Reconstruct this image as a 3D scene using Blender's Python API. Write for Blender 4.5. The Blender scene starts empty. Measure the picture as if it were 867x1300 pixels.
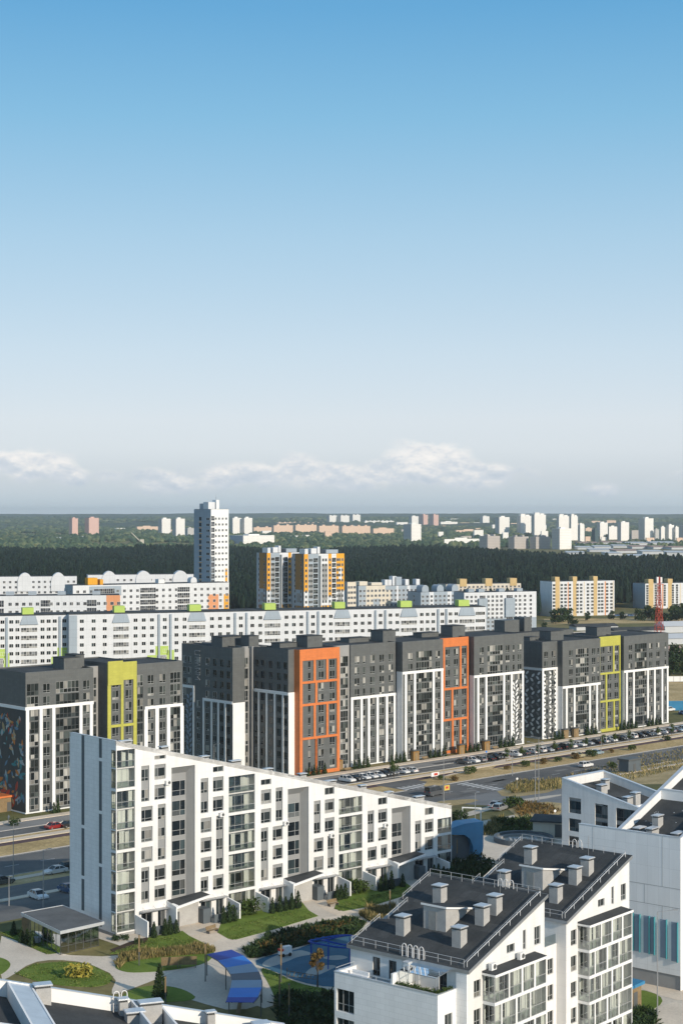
import bpy, math, random
from mathutils import Vector, Matrix
from math import radians, sin, cos, tan, pi, sqrt, atan2

RNG = random.Random(11)
SC = bpy.context.scene
COL = SC.collection
F, H = 2080.0, 62.0            # focal length in photo pixels, camera height

# ------------------------------------------------------------------ terrain
AG = radians(42.8)
OG = (-70.0, 364.0)            # front left foot of the dark block row; s runs along it, n towards the camera
E1 = (cos(AG), sin(AG))
NN = (sin(AG), -cos(AG))
LOW = -5.2
def sn(s, n): return (OG[0] + s*E1[0] + n*NN[0], OG[1] + s*E1[1] + n*NN[1])
def to_sn(x, y):
    dx, dy = x-OG[0], y-OG[1]
    return dx*E1[0]+dy*E1[1], dx*NN[0]+dy*NN[1]
def gzn(n):
    if n >= 92: return 0.0
    if n <= 50: return LOW
    return LOW + (n-50)/42.0*(-LOW)
def gz(x, y): return gzn(to_sn(x, y)[1])
def at(px, D, z=None):
    x = (px-433.5)*D/F
    return (x, D, gz(x, D) if z is None else z)
def gnd(px, py):
    z = 0.0
    for _ in range(40):
        D = (H-z)*F/(py-650.0)
        x = (px-433.5)*D/F
        z = .5*z+.5*gz(x, D)
    return (x, D)
def along(O, ang, px):
    q = (px-433.5)/F
    return (q*O[1]-O[0])/(cos(ang)-q*sin(ang))

# ------------------------------------------------------------------ objects
def tag(o, label=None, cat=None, group=None, kind=None):
    if label: o['label'] = label
    if cat: o['category'] = cat
    if group: o['group'] = group
    if kind: o['kind'] = kind
    return o
def empty(name, loc=(0,0,0), rz=0.0, label=None, cat=None, group=None):
    o = bpy.data.objects.new(name, None)
    o.empty_display_size = .5
    COL.objects.link(o); o.location = loc; o.rotation_euler = (0,0,rz)
    return tag(o, label, cat, group)
def mobj(name, me, parent=None, mat=None):
    o = bpy.data.objects.new(name, me); COL.objects.link(o)
    if parent: o.parent = parent
    if mat is not None:
        l, r, s = mat.decompose(); o.location = l; o.rotation_euler = r.to_euler(); o.scale = s
    return o
def copy_tree(o, parent=None):
    c = o.copy(); COL.objects.link(c)
    if parent: c.parent = parent
    for ch in o.children: copy_tree(ch, c)
    return c

class MB:
    def __init__(self): self.v=[]; self.f=[]; self.m=[]
    def poly(self, pts, m=0):
        i=len(self.v); self.v.extend([tuple(p) for p in pts]); self.f.append(tuple(range(i,i+len(pts)))); self.m.append(m)
    def box(self, x0,x1,y0,y1,z0,z1,m=0,M=None):
        p=[(x0,y0,z0),(x1,y0,z0),(x1,y1,z0),(x0,y1,z0),(x0,y0,z1),(x1,y0,z1),(x1,y1,z1),(x0,y1,z1)]
        self.hexa(p,m,M)
    def hexa(self,p,m=0,M=None):
        if M is not None: p=[tuple(M@Vector(q)) for q in p]
        i=len(self.v); self.v.extend(p)
        for f in ((3,2,1,0),(4,5,6,7),(0,1,5,4),(1,2,6,5),(2,3,7,6),(3,0,4,7)):
            self.f.append(tuple(i+k for k in f)); self.m.append(m)
    def prism(self, pts, z0, z1, m=0, mtop=None):
        # pts: xy outline; z0, z1 numbers or per-point lists
        n=len(pts); i=len(self.v)
        a=z0 if isinstance(z0,(list,tuple)) else [z0]*n
        b=z1 if isinstance(z1,(list,tuple)) else [z1]*n
        self.v.extend([(p[0],p[1],a[k]) for k,p in enumerate(pts)]); self.v.extend([(p[0],p[1],b[k]) for k,p in enumerate(pts)])
        self.f.append(tuple(range(i+n-1,i-1,-1))); self.m.append(m)
        self.f.append(tuple(range(i+n,i+2*n))); self.m.append(m if mtop is None else mtop)
        for k in range(n):
            l=(k+1)%n; self.f.append((i+k,i+l,i+n+l,i+n+k)); self.m.append(m)
    def tube(self, p0, p1, r, r1=None, n=6, m=0, caps=True):
        p0=Vector(p0); p1=Vector(p1); d=(p1-p0)
        if d.length<1e-6: return
        d.normalize(); a=d.orthogonal().normalized(); b=d.cross(a); r1=r if r1 is None else r1
        i=len(self.v)
        for k in range(n):
            c=cos(2*pi*k/n); s=sin(2*pi*k/n); self.v.append(tuple(p0+(a*c+b*s)*r))
        for k in range(n):
            c=cos(2*pi*k/n); s=sin(2*pi*k/n); self.v.append(tuple(p1+(a*c+b*s)*r1))
        for k in range(n):
            l=(k+1)%n; self.f.append((i+k,i+l,i+n+l,i+n+k)); self.m.append(m)
        if caps:
            self.f.append(tuple(range(i+n-1,i-1,-1))); self.m.append(m)
            self.f.append(tuple(range(i+n,i+2*n))); self.m.append(m)
    def path(self, pts, r, n=6, m=0):
        for a,b in zip(pts,pts[1:]): self.tube(a,b,r,None,n,m)
    def mesh(self, name, mats, smooth=False):
        me=bpy.data.meshes.new(name); me.from_pydata(self.v,[],self.f)
        for x in mats: me.materials.append(x)
        if any(self.m): me.polygons.foreach_set('material_index', self.m)
        if smooth: me.polygons.foreach_set('use_smooth',[True]*len(self.f))
        me.update(); return me
    def obj(self, name, mats, parent=None, mat=None, smooth=False):
        if not isinstance(mats,(list,tuple)): mats=[mats]
        return mobj(name, self.mesh(name, mats, smooth), parent, mat)
    def merge(self, o, M=None, moff=0):
        i=len(self.v)
        self.v.extend(o.v if M is None else [tuple(M@Vector(p)) for p in o.v])
        self.f.extend([tuple(i+k for k in f) for f in o.f]); self.m.extend([k+moff for k in o.m])

def clip(poly, fn):
    # keep the part of poly where fn(p) >= 0 (fn linear)
    out=[]
    for k in range(len(poly)):
        a,b=poly[k],poly[(k+1)%len(poly)]; fa,fb=fn(a),fn(b)
        if fa>=0: out.append(a)
        if (fa>=0)!=(fb>=0):
            t=fa/(fa-fb); out.append(tuple(a[i]+(b[i]-a[i])*t for i in range(len(a))))
    return out

def wall_holes(mb, P, s0, s1, z0, za, zb, holes, d0, d1, m=0, reveal=True, mr=None):
    """a wall in the plane d=d0, its top running from height za at s0 to zb at s1, with rectangular openings"""
    top=lambda s: za+(zb-za)*(s-s0)/(s1-s0)
    S=sorted({s0,s1}|{h[0] for h in holes}|{h[1] for h in holes})
    Z=sorted({z0,max(za,zb)}|{h[2] for h in holes}|{h[3] for h in holes})
    S=[s for s in S if s0<=s<=s1]
    for a,b in zip(S,S[1:]):
        if b-a<1e-5: continue
        run=None
        cells=[]
        for c,d in zip(Z,Z[1:]):
            sm,zm=(a+b)/2,(c+d)/2
            inh=any(h[0]<sm<h[1] and h[2]<zm<h[3] for h in holes)
            if inh:
                if run: cells.append(run)
                run=None
            else: run=(run[0],d) if run else (c,d)
        if run: cells.append(run)
        for c,d in cells:
            q=clip([(a,c),(b,c),(b,d),(a,d)], lambda p: top(p[0])-p[1])
            if len(q)>2: mb.poly([P(p[0],p[1],d0) for p in q], m)
    if reveal:
        mr=m if mr is None else mr
        for h in holes:
            a,b,c,d=h[:4]; e=d1
            mb.poly([P(a,c,d0),P(b,c,d0),P(b,c,e),P(a,c,e)],mr); mb.poly([P(a,d,d0),P(b,d,d0),P(b,d,e),P(a,d,e)],mr)
            sk=h[4] if len(h)>4 else ''
            if 'l' not in sk: mb.poly([P(a,c,d0),P(a,d,d0),P(a,d,e),P(a,c,e)],mr)
            if 'r' not in sk: mb.poly([P(b,c,d0),P(b,d,d0),P(b,d,e),P(b,c,e)],mr)

# ------------------------------------------------------------------ materials
def _nt(name):
    m=bpy.data.materials.new(name); m.use_nodes=True
    nt=m.node_tree; b=nt.nodes['Principled BSDF']; return m,nt,b
def L(nt,a,b): nt.links.new(a,b)
def node(nt,t,**kw):
    n=nt.nodes.new(t)
    for k,v in kw.items(): setattr(n,k,v)
    return n
def ramp(nt,fac,stops):
    r=node(nt,'ShaderNodeValToRGB'); L(nt,fac,r.inputs[0])
    e=r.color_ramp.elements
    while len(e)<len(stops): e.new(.5)
    for k,(p,c) in enumerate(stops): e[k].position=p; e[k].color=(*c,1) if len(c)==3 else c
    return r.outputs[0]
def mixc(nt,fac,a,b,mode='MIX'):
    n=node(nt,'ShaderNodeMix',data_type='RGBA',blend_type=mode)
    for s,v in ((n.inputs[0],fac),(n.inputs[6],a),(n.inputs[7],b)):
        if hasattr(v,'links') or isinstance(v,bpy.types.NodeSocket): L(nt,v,s)
        elif isinstance(v,(int,float)): s.default_value=v
        else: s.default_value=(*v,1) if len(v)==3 else v
    return n.outputs[2]
def math_(nt,op,a,b=None,c=None):
    n=node(nt,'ShaderNodeMath',operation=op)
    for k,v in enumerate((a,b,c)):
        if v is None: continue
        if isinstance(v,(int,float)): n.inputs[k].default_value=v
        else: L(nt,v,n.inputs[k])
    return n.outputs[0]
def noise(nt,vec,scale,detail=4,rough=.55):
    n=node(nt,'ShaderNodeTexNoise'); n.inputs['Scale'].default_value=scale; n.inputs['Detail'].default_value=detail; n.inputs['Roughness'].default_value=rough
    if vec is not None: L(nt,vec,n.inputs['Vector'])
    return n.outputs[0]
def coords(nt,which='Object'): return node(nt,'ShaderNodeTexCoord').outputs[which]

def mat(name,col,rough=.7,amp=.12,scale=.6,spec=.3,metal=0.0,fine=0.0,bump=0.0,coord='Object'):
    m,nt,b=_nt(name)
    tc=coords(nt,coord)
    n1=noise(nt,tc,scale,5)
    lo=tuple(c*(1-amp) for c in col); hi=tuple(min(1,c*(1+amp)) for c in col)
    c=ramp(nt,n1,[(.3,lo),(.7,hi)])
    if fine>0:
        n2=noise(nt,tc,scale*14,3)
        c=mixc(nt,1.0,c,ramp(nt,n2,[(.3,(1-fine,)*3),(.7,(1,1,1))]),'MULTIPLY')
    L(nt,c,b.inputs['Base Color'])
    b.inputs['Roughness'].default_value=rough; b.inputs['Specular IOR Level'].default_value=spec; b.inputs['Metallic'].default_value=metal
    if bump>0:
        bp=node(nt,'ShaderNodeBump'); bp.inputs['Strength'].default_value=bump; bp.inputs['Distance'].default_value=.05
        L(nt,noise(nt,tc,scale*10,4),bp.inputs['Height']); L(nt,bp.outputs[0],b.inputs['Normal'])
    return m

def panel_mat(name,col,w=1.2,h=.6,joint=.012,jdark=.55,var=.05,rough=.6,spec=.35,offset=.5,stain=.10):
    """facade cladding in panels with thin joints, weathered"""
    m,nt,b=_nt(name)
    tc=coords(nt); sx=node(nt,'ShaderNodeSeparateXYZ'); L(nt,tc,sx.inputs[0])
    cb=node(nt,'ShaderNodeCombineXYZ'); L(nt,math_(nt,'ADD',sx.outputs[0],sx.outputs[1]),cb.inputs[0]); L(nt,sx.outputs[2],cb.inputs[1])
    br=node(nt,'ShaderNodeTexBrick'); L(nt,cb.outputs[0],br.inputs['Vector'])
    br.offset=offset; br.inputs['Scale'].default_value=1.0
    br.inputs['Brick Width'].default_value=w; br.inputs['Row Height'].default_value=h; br.inputs['Mortar Size'].default_value=joint
    br.inputs['Color1'].default_value=(*[c*(1-var) for c in col],1); br.inputs['Color2'].default_value=(*[min(1,c*(1+var)) for c in col],1)
    br.inputs['Mortar'].default_value=(*[c*jdark for c in col],1); br.inputs['Bias'].default_value=0
    # rain streaks and weather, in the facade's own shape
    mp=node(nt,'ShaderNodeMapping'); L(nt,tc,mp.inputs[0]); mp.inputs['Scale'].default_value=(1.1,1.1,.10)
    st=ramp(nt,noise(nt,mp.outputs[0],1.0,6),[(.30,(1-stain,)*3),(.62,(1,1,1))])
    bl=ramp(nt,noise(nt,tc,.13,4),[(.3,(1-stain*.7,)*3),(.7,(1,1,1))])
    c=mixc(nt,1.0,br.outputs[0],st,'MULTIPLY'); c=mixc(nt,1.0,c,bl,'MULTIPLY')
    L(nt,c,b.inputs['Base Color']); b.inputs['Roughness'].default_value=rough; b.inputs['Specular IOR Level'].default_value=spec
    return m

def pane_mat(name,dark=(.018,.022,.024),mid=(.10,.115,.115),light=(.52,.51,.47),share=(.45,.72),rough=.06,spec=.5):
    """window glass seen from outside: dark rooms, net curtains and blinds vary from pane to pane"""
    m,nt,b=_nt(name)
    g=node(nt,'ShaderNodeNewGeometry'); oi=node(nt,'ShaderNodeObjectInfo')
    r=math_(nt,'FRACT',math_(nt,'ADD',g.outputs['Random Per Island'],oi.outputs['Random']))
    rp=node(nt,'ShaderNodeValToRGB'); L(nt,r,rp.inputs[0]); rp.color_ramp.interpolation='CONSTANT'
    e=rp.color_ramp.elements
    st=[(0,dark),(share[0]*.5,tuple(c*1.7 for c in dark)),(share[0],mid),((share[0]+share[1])/2,tuple(c*1.7 for c in mid)),(share[1],tuple(c*.62 for c in light)),((share[1]+1)/2,light)]
    while len(e)<len(st): e.new(.5)
    for k,(p,c) in enumerate(st): e[k].position=p; e[k].color=(*c,1)
    # curtain folds, their shade streaked into the pane colour
    tc=coords(nt); mp=node(nt,'ShaderNodeMapping'); L(nt,tc,mp.inputs[0]); mp.inputs['Scale'].default_value=(9,9,.3)
    fo=ramp(nt,noise(nt,mp.outputs[0],1.0,2),[(.35,(.62,)*3),(.65,(1,1,1))])
    c=mixc(nt,1.0,rp.outputs[0],fo,'MULTIPLY')
    L(nt,c,b.inputs['Base Color']); b.inputs['Roughness'].default_value=rough; b.inputs['Specular IOR Level'].default_value=spec
    return m

def glass_mat(name,tint=(.86,.9,.88),gloss=.12):
    m,nt,b=_nt(name); nt.nodes.remove(b)
    out=nt.nodes['Material Output']
    t=node(nt,'ShaderNodeBsdfTransparent'); t.inputs[0].default_value=(*tint,1)
    g=node(nt,'ShaderNodeBsdfGlossy'); g.inputs['Roughness'].default_value=.03; g.inputs[0].default_value=(.9,.95,1,1)
    lw=node(nt,'ShaderNodeFresnel'); lw.inputs[0].default_value=1.5
    mx=node(nt,'ShaderNodeMixShader'); L(nt,math_(nt,'ADD',math_(nt,'MULTIPLY',lw.outputs[0],1.6),gloss*.4),mx.inputs[0]); L(nt,t.outputs[0],mx.inputs[1]); L(nt,g.outputs[0],mx.inputs[2])
    L(nt,mx.outputs[0],out.inputs[0]); return m

def leaf_mat(name,cols,rough=.65,transl=.0,scale=.35):
    m,nt,b=_nt(name)
    g=node(nt,'ShaderNodeNewGeometry'); oi=node(nt,'ShaderNodeObjectInfo')
    r=math_(nt,'FRACT',math_(nt,'ADD',g.outputs['Random Per Island'],math_(nt,'MULTIPLY',oi.outputs['Random'],.35)))
    n=len(cols); c=ramp(nt,r,[(k/(max(1,n-1)),cols[k]) for k in range(n)])
    big=ramp(nt,noise(nt,coords(nt),scale,3),[(.3,(.72,.74,.7)),(.7,(1.15,1.12,1.0))])
    c=mixc(nt,1.0,c,big,'MULTIPLY')
    L(nt,c,b.inputs['Base Color']); b.inputs['Roughness'].default_value=rough; b.inputs['Specular IOR Level'].default_value=.2
    return m

def ground_mat(name,c1,c2,c3=None,scale=.25,rough=.9,fine=.25,fscale=6.0,bump=.3):
    m,nt,b=_nt(name)
    tc=coords(nt)
    st=[(.30,c1),(.62,c2)] if c3 is None else [(.28,c1),(.5,c2),(.70,c3)]
    c=ramp(nt,noise(nt,tc,scale,7,.62),st)
    f=ramp(nt,noise(nt,tc,fscale,4,.7),[(.3,(1-fine,)*3),(.68,(1.08,)*3)])
    c=mixc(nt,1.0,c,f,'MULTIPLY')
    L(nt,c,b.inputs['Base Color']); b.inputs['Roughness'].default_value=rough; b.inputs['Specular IOR Level'].default_value=.15
    if bump:
        bp=node(nt,'ShaderNodeBump'); bp.inputs['Strength'].default_value=bump; bp.inputs['Distance'].default_value=.08
        L(nt,noise(nt,tc,fscale,4,.7),bp.inputs['Height']); L(nt,bp.outputs[0],b.inputs['Normal'])
    return m

M={}
M['white']=panel_mat('white_render',(.80,.79,.77),2.4,1.5,.012,.84,.02,.65,.3,.5,.11)
M['white2']=panel_mat('white_tile_cladding',(.88,.88,.875),1.2,.6,.014,.80,.03,.6,.35,.5,.07)
M['white_plain']=mat('white_paint',(.80,.80,.79),.55,.04,.5)
M['lgrey']=panel_mat('light_grey_cladding',(.80,.81,.81),1.6,2.6,.014,.78,.025,.6,.3,0,.08)
M['infill']=mat('grey_render',(.27,.275,.275),.75,.06,.4)
M['midgrey']=mat('mid_grey_render',(.30,.30,.295),.8,.08,.5)
M['strip']=mat('dark_blue_grey_strip',(.10,.12,.135),.6,.1,.5)
M['charcoal']=panel_mat('charcoal_cladding',(.122,.129,.127),1.2,.6,.012,.75,.07,.55,.35,.5,.12)
M['charcoal2']=panel_mat('dark_charcoal_cladding',(.062,.066,.069),1.2,2.8,.012,.8,.06,.55,.35,0,.12)
M['roof']=ground_mat('roof_felt',(.040,.044,.046),(.062,.066,.068),(.088,.092,.094),.22,.85,.25,5,.2)
M['roof_light']=ground_mat('pale_roof_felt',(.11,.115,.118),(.155,.16,.163),None,.35,.85,.15,5,.2)
M['roof_patch']=ground_mat('newer_roof_felt',(.060,.064,.066),(.085,.089,.091),None,.5,.85,.25,5,.2)
M['metal']=mat('zinc_sheet',(.66,.68,.70),.42,.08,.8,.5,.45)
M['rail']=mat('painted_railing',(.58,.59,.60),.45,.05,1)
M['galv']=mat('galvanised_steel',(.42,.43,.44),.4,.08,2,.5,.7)
M['concrete']=ground_mat('plastered_concrete',(.36,.355,.345),(.44,.435,.42),None,.8,.85,.12,7,.1)
M['frame_dark']=mat('dark_window_frame',(.10,.105,.105),.45,.05,1)
M['frame_grey']=mat('grey_window_frame',(.36,.365,.36),.45,.05,1)
M['frame_white']=mat('white_window_frame',(.72,.72,.71),.45,.04,1)
M['pane']=pane_mat('window_glass',(.012,.016,.017),(.04,.048,.048),(.34,.33,.30),(.64,.88))
M['pane_grey']=pane_mat('half_curtained_glass',(.016,.02,.02),(.055,.065,.062),(.50,.49,.45),(.52,.80))
M['pane_curtain']=pane_mat('curtained_window_glass',(.022,.027,.028),(.08,.088,.085),(.42,.41,.38),(.46,.72))
M['pane_dark']=pane_mat('dark_window_glass',(.010,.014,.017),(.035,.05,.055),(.16,.17,.17),(.6,.88))
M['pane_far']=pane_mat('distant_window_glass',(.03,.035,.045),(.08,.09,.10),(.22,.22,.22),(.6,.9),.2,.3)
M['glass']=glass_mat('clear_glass')
M['glass_rail']=glass_mat('tinted_glass',(.50,.56,.53),.25)
M['orange']=panel_mat('orange_cladding',(.66,.195,.055),1.2,.6,.012,.8,.05,.55,.35,.5,.10)
M['yellow']=panel_mat('lime_yellow_cladding',(.47,.455,.085),1.2,.6,.012,.8,.05,.55,.35,.5,.10)
M['asphalt']=ground_mat('asphalt',(.10,.103,.104),(.145,.146,.143),(.19,.186,.178),.09,.9,.18,3.5,.1)
M['patch_dark']=ground_mat('fresh_asphalt_patch',(.085,.087,.088),(.115,.115,.113),None,.4,.9,.18,3.5,.1)
M['patch_pale']=ground_mat('old_asphalt_patch',(.19,.187,.18),(.235,.23,.22),None,.4,.9,.18,3.5,.1)
M['asphalt2']=ground_mat('worn_asphalt',(.215,.212,.205),(.27,.265,.255),None,.12,.9,.16,3.5,.1)
M['purple']=ground_mat('mauve_cycle_path',(.105,.070,.075),(.14,.095,.10),None,.2,.9,.2,3,.1)
M['path']=ground_mat('concrete_pavers',(.58,.51,.42),(.70,.615,.51),None,.15,.9,.14,2.6,.1)
M['path_warm']=ground_mat('warm_pavers',(.60,.51,.40),(.72,.61,.485),None,.15,.9,.14,2.6,.1)
M['kerb']=mat('kerb_stone',(.40,.39,.37),.85,.1,1)
M['paint']=mat('white_road_paint',(.62,.62,.60),.7,.18,1.5)
M['dry']=ground_mat('dry_grass',(.36,.27,.13),(.56,.415,.205),(.68,.52,.29),.11,.95,.45,1.6,.5)
M['lawn']=ground_mat('mown_lawn',(.10,.16,.022),(.145,.215,.036),(.20,.265,.058),.22,.95,.35,5,.5)
M['field']=ground_mat('rough_field',(.09,.105,.035),(.18,.165,.065),(.30,.235,.115),.018,.95,.35,.4,.4)
M['soil']=ground_mat('planting_soil',(.05,.036,.026),(.085,.06,.042),None,.5,.95,.35,5,.4)
M['pave']=ground_mat('courtyard_paving',(.50,.445,.375),(.60,.535,.45),(.67,.60,.505),.12,.9,.15,2.5,.1)
M['blue_rubber']=ground_mat('blue_rubber_surface',(.04,.115,.18),(.06,.15,.225),None,.3,.9,.12,4,.1)
M['pale_rubber']=ground_mat('pale_rubber_surface',(.30,.33,.33),(.36,.39,.38),None,.3,.9,.12,4,.1)
M['blue1']=mat('deep_blue_canvas',(.008,.055,.33),.6,.06,.6)
M['blue2']=mat('bright_blue_canvas',(.02,.20,.62),.6,.06,.6)
M['blue3']=mat('pale_blue_canvas',(.22,.33,.44),.6,.06,.6)
M['blue4']=mat('slate_canvas',(.09,.12,.155),.6,.06,.6)
M['turq']=mat('blue_metal_panel',(.03,.20,.38),.4,.12,.4,.5)
M['teal']=mat('teal_fin',(.06,.27,.31),.5,.08,.6)
M['fin']=mat('grey_blue_fin',(.25,.31,.38),.5,.06,.6)
M['wood']=ground_mat('weathered_wood',(.21,.15,.08),(.30,.215,.12),None,1.2,.7,.3,9,.1)
M['bark']=ground_mat('bark',(.07,.05,.035),(.13,.10,.07),None,2,.9,.3,8,.4)
M['black']=mat('black_rubber',(.02,.02,.021),.7,.1,1)
M['tyre']=mat('tyre_rubber',(.018,.018,.018),.85,.1,3)
M['rim']=mat('alloy_rim',(.42,.43,.44),.3,.05,3,.5,.8)
M['carglass']=mat('car_glass',(.012,.015,.018),.05,.1,1,.6)
M['lamp_w']=mat('headlight_lens',(.75,.76,.75),.15,.03,4,.6)
M['lamp_r']=mat('tail_light_lens',(.35,.01,.01),.2,.03,4,.6)
M['red']=mat('red_steel',(.42,.055,.03),.5,.1,1)
M['mastw']=mat('white_steel',(.72,.70,.68),.5,.08,1)
M['leaf']=leaf_mat('green_leaves',[(.025,.05,.012),(.05,.085,.02),(.085,.12,.03),(.03,.06,.015)])
M['leaf_dark']=leaf_mat('dark_green_leaves',[(.014,.032,.012),(.028,.055,.018),(.045,.075,.024)])
M['leaf_aut']=leaf_mat('autumn_leaves',[(.17,.095,.03),(.22,.14,.04),(.10,.06,.025),(.12,.11,.035)])
M['leaf_yel']=leaf_mat('yellow_leaves',[(.36,.30,.05),(.42,.36,.08),(.24,.24,.05)])
M['brown']=panel_mat('brown_and_shaded_amber',(.30,.17,.055),3.2,2.8,.05,.85,.03,.7,.25,0,.06)  # brown of the porches, and shade painted into the amber tower sides
M['straw']=leaf_mat('straw_grass',[(.24,.19,.085),(.33,.26,.12),(.17,.15,.06),(.11,.12,.04)])
M['conifer']=leaf_mat('pine_needles',[(.002,.010,.0085),(.005,.016,.012),(.0085,.022,.015),(.003,.013,.010),(.015,.032,.019)],.9,0,.01)
M['far_leaf']=leaf_mat('distant_foliage',[(.024,.055,.038),(.045,.085,.052),(.08,.12,.066),(.17,.19,.10)],.9,0,.0018)
M['far_ground']=ground_mat('distant_land',(.05,.075,.03),(.08,.10,.04),(.16,.15,.08),.0022,.95,.2,.02,0)
M['hill']=ground_mat('wooded_hills',(.03,.058,.045),(.055,.085,.06),(.08,.11,.07),.0028,.95,.25,.03,0)
SKY_VEIL,HAZE,EXPO=.88,6.0e-5,0.0
# ------------------------------------------------------------------ windows
_WC={}
def win_parts(w,h,cols,trans,fr=.07,dep=.07):
    key=(round(w,2),round(h,2),tuple(cols),tuple(trans),fr,dep)
    if key in _WC: return _WC[key]
    f=MB(); p=MB()
    xs=[0]+[c*w for c in cols]+[w]; zs=[0]+[t*h for t in trans]+[h]
    f.box(0,fr,0,dep,0,h); f.box(w-fr,w,0,dep,0,h); f.box(fr,w-fr,.001,dep,0,fr); f.box(fr,w-fr,.001,dep,h-fr,h)
    for x in xs[1:-1]: f.box(x-fr*.5,x+fr*.5,.004,dep-.004,fr,h-fr)
    for z in zs[1:-1]: f.box(fr,w-fr,.008,dep-.008,z-fr*.4,z+fr*.4)
    for a,b in zip(xs,xs[1:]):
        for c,d in zip(zs,zs[1:]): p.poly([(a,dep*.6,c),(b,dep*.6,c),(b,dep*.6,d),(a,dep*.6,d)])
    _WC[key]=(f,p,{}); return _WC[key]
def win_mesh(key_parts,fm,pm):
    f,p,c=key_parts; k=(fm,pm)
    if k not in c:
        c[k]=(f.mesh('window',[M[fm]]),p.mesh('pane',[M[pm]]),None)
    return c[k]
def T(x,y,z,rz=0.0): return Matrix.Translation((x,y,z))@Matrix.Rotation(rz,4,'Z')
def windows(root, specs, cap=100, name='window', sub=True):
    """specs: (matrix, w, h, cols, trans, frame, pane); the nearest to the camera become parts of their own"""
    RM=Matrix.Translation(root.location)@Matrix.Rotation(root.rotation_euler.z,4,'Z')
    cam=Vector((0,0,H))
    specs=sorted(specs,key=lambda t:((RM@t[0].translation)-cam).length)
    rest=MB(); rm=None
    for i,(mt,w,h,cols,trans,fm,pm) in enumerate(specs):
        kp=win_parts(w,h,cols,trans)
        if i<cap:
            fme,pme,_=win_mesh(kp,fm,pm)
            if sub:
                o=mobj(name,fme,root,mt); mobj('pane',pme,o)
            else:
                c=kp[2]; k=(fm,pm,'one')
                if k not in c:
                    b=MB(); b.merge(kp[0]); b.merge(kp[1],None,1); c[k]=b.mesh(name,[M[fm],M[pm]])
                mobj(name,c[k],root,mt)
        else:
            rest.merge(kp[0],mt); rest.merge(kp[1],mt,1); rm=[M[fm],M[pm]]
    if rest.v: tag(rest.obj('windows',rm,root),kind='stuff')

def glazing(root, mt, w, h=2.72, rail=.95, nm=3, fm='frame_grey', curtain=True):
    """one storey of loggia glazing: frame with mullions > clear panes, tinted lower panel"""
    key=('gl',round(w,2),nm,fm,h,rail)
    if key not in _WC:
        f=MB(); g=MB(); r=MB(); fr=.05
        f.box(0,fr,0,.06,0,h); f.box(w-fr,w,0,.06,0,h); f.box(fr,w-fr,0,.06,0,fr); f.box(fr,w-fr,0,.06,h-fr,h); f.box(fr,w-fr,.003,.057,rail-.03,rail+.03)
        for k in range(1,nm): f.box(w*k/nm-fr*.45,w*k/nm+fr*.45,.006,.054,fr,h-fr)
        g.poly([(fr,.03,rail),(w-fr,.03,rail),(w-fr,.03,h-fr),(fr,.03,h-fr)])
        r.poly([(fr,.03,fr),(w-fr,.03,fr),(w-fr,.03,rail),(fr,.03,rail)])
        _WC[key]=(f.mesh('balcony_glazing',[M[fm]]),g.mesh('pane',[M['glass']]),r.mesh('lower_panel',[M['glass_rail']]))
    a,b,c=_WC[key]
    o=mobj('balcony_glazing',a,root,mt); mobj('pane',b,o); mobj('lower_panel',c,o); return o
def balcony_back(root, mt, w, rng):
    """the flat behind a loggia: balcony door with window, and a curtain or blind now and then"""
    dw=min(2.2,w*.55); x=rng.uniform(.3,max(.31,w-dw-.3))
    kp=win_parts(round(dw,1),2.15,(.4,),(.36,)); a,b,_=win_mesh(kp,'frame_dark','pane_curtain' if rng.random()<.5 else 'pane_dark')
    o=mobj('balcony_door',a,root,mt@T(x,0,.1)); mobj('pane',b,o)
def curtain(root, mt, w, h, rng, col='curtain'):
    b=MB(); n=max(3,int(w/.12))
    for k in range(n):
        x0=w*k/n; x1=w*(k+1)/n; y0=.03*(k%2); y1=.03*((k+1)%2)
        b.poly([(x0,y0,0),(x1,y1,0),(x1,y1,h),(x0,y0,h)])
    b.obj('curtain',M[col],root,mt)
M['curtain']=mat('net_curtain',(.70,.69,.65),.9,.06,2)
M['loggia_wall']=mat('loggia_wall',(.66,.65,.62),.8,.06,.6)

def vent_box(name,label,loc,rz,w,d,h,group,cap=True,ribs=True,parent=None):
    o=empty(name,loc,rz,label,'vent',group)
    b=MB(); b.box(-w/2,w/2,-d/2,d/2,-.6,h); b.obj('shaft',M['concrete'],o)
    s=MB(); n=max(2,int(w/.16))
    for k in range(n):
        x=-w/2+w*(k+.5)/n; s.box(x-.03,x+.03,-d/2+.04,d/2-.04,h-.01,h+.23)
    s.box(-w/2+.05,w/2-.05,-d/2+.14,d/2-.14,h-.02,h+.21)
    s.obj('grille',M['frame_dark'],o)
    c=MB(); c.box(-w/2-.14,w/2+.14,-d/2-.10,d/2+.10,h+.22,h+.32); c.box(-w/2-.08,w/2+.08,-d/2-.05,d/2+.05,h+.321,h+.345)
    c.obj('cap',M['metal'],o); return o

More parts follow.
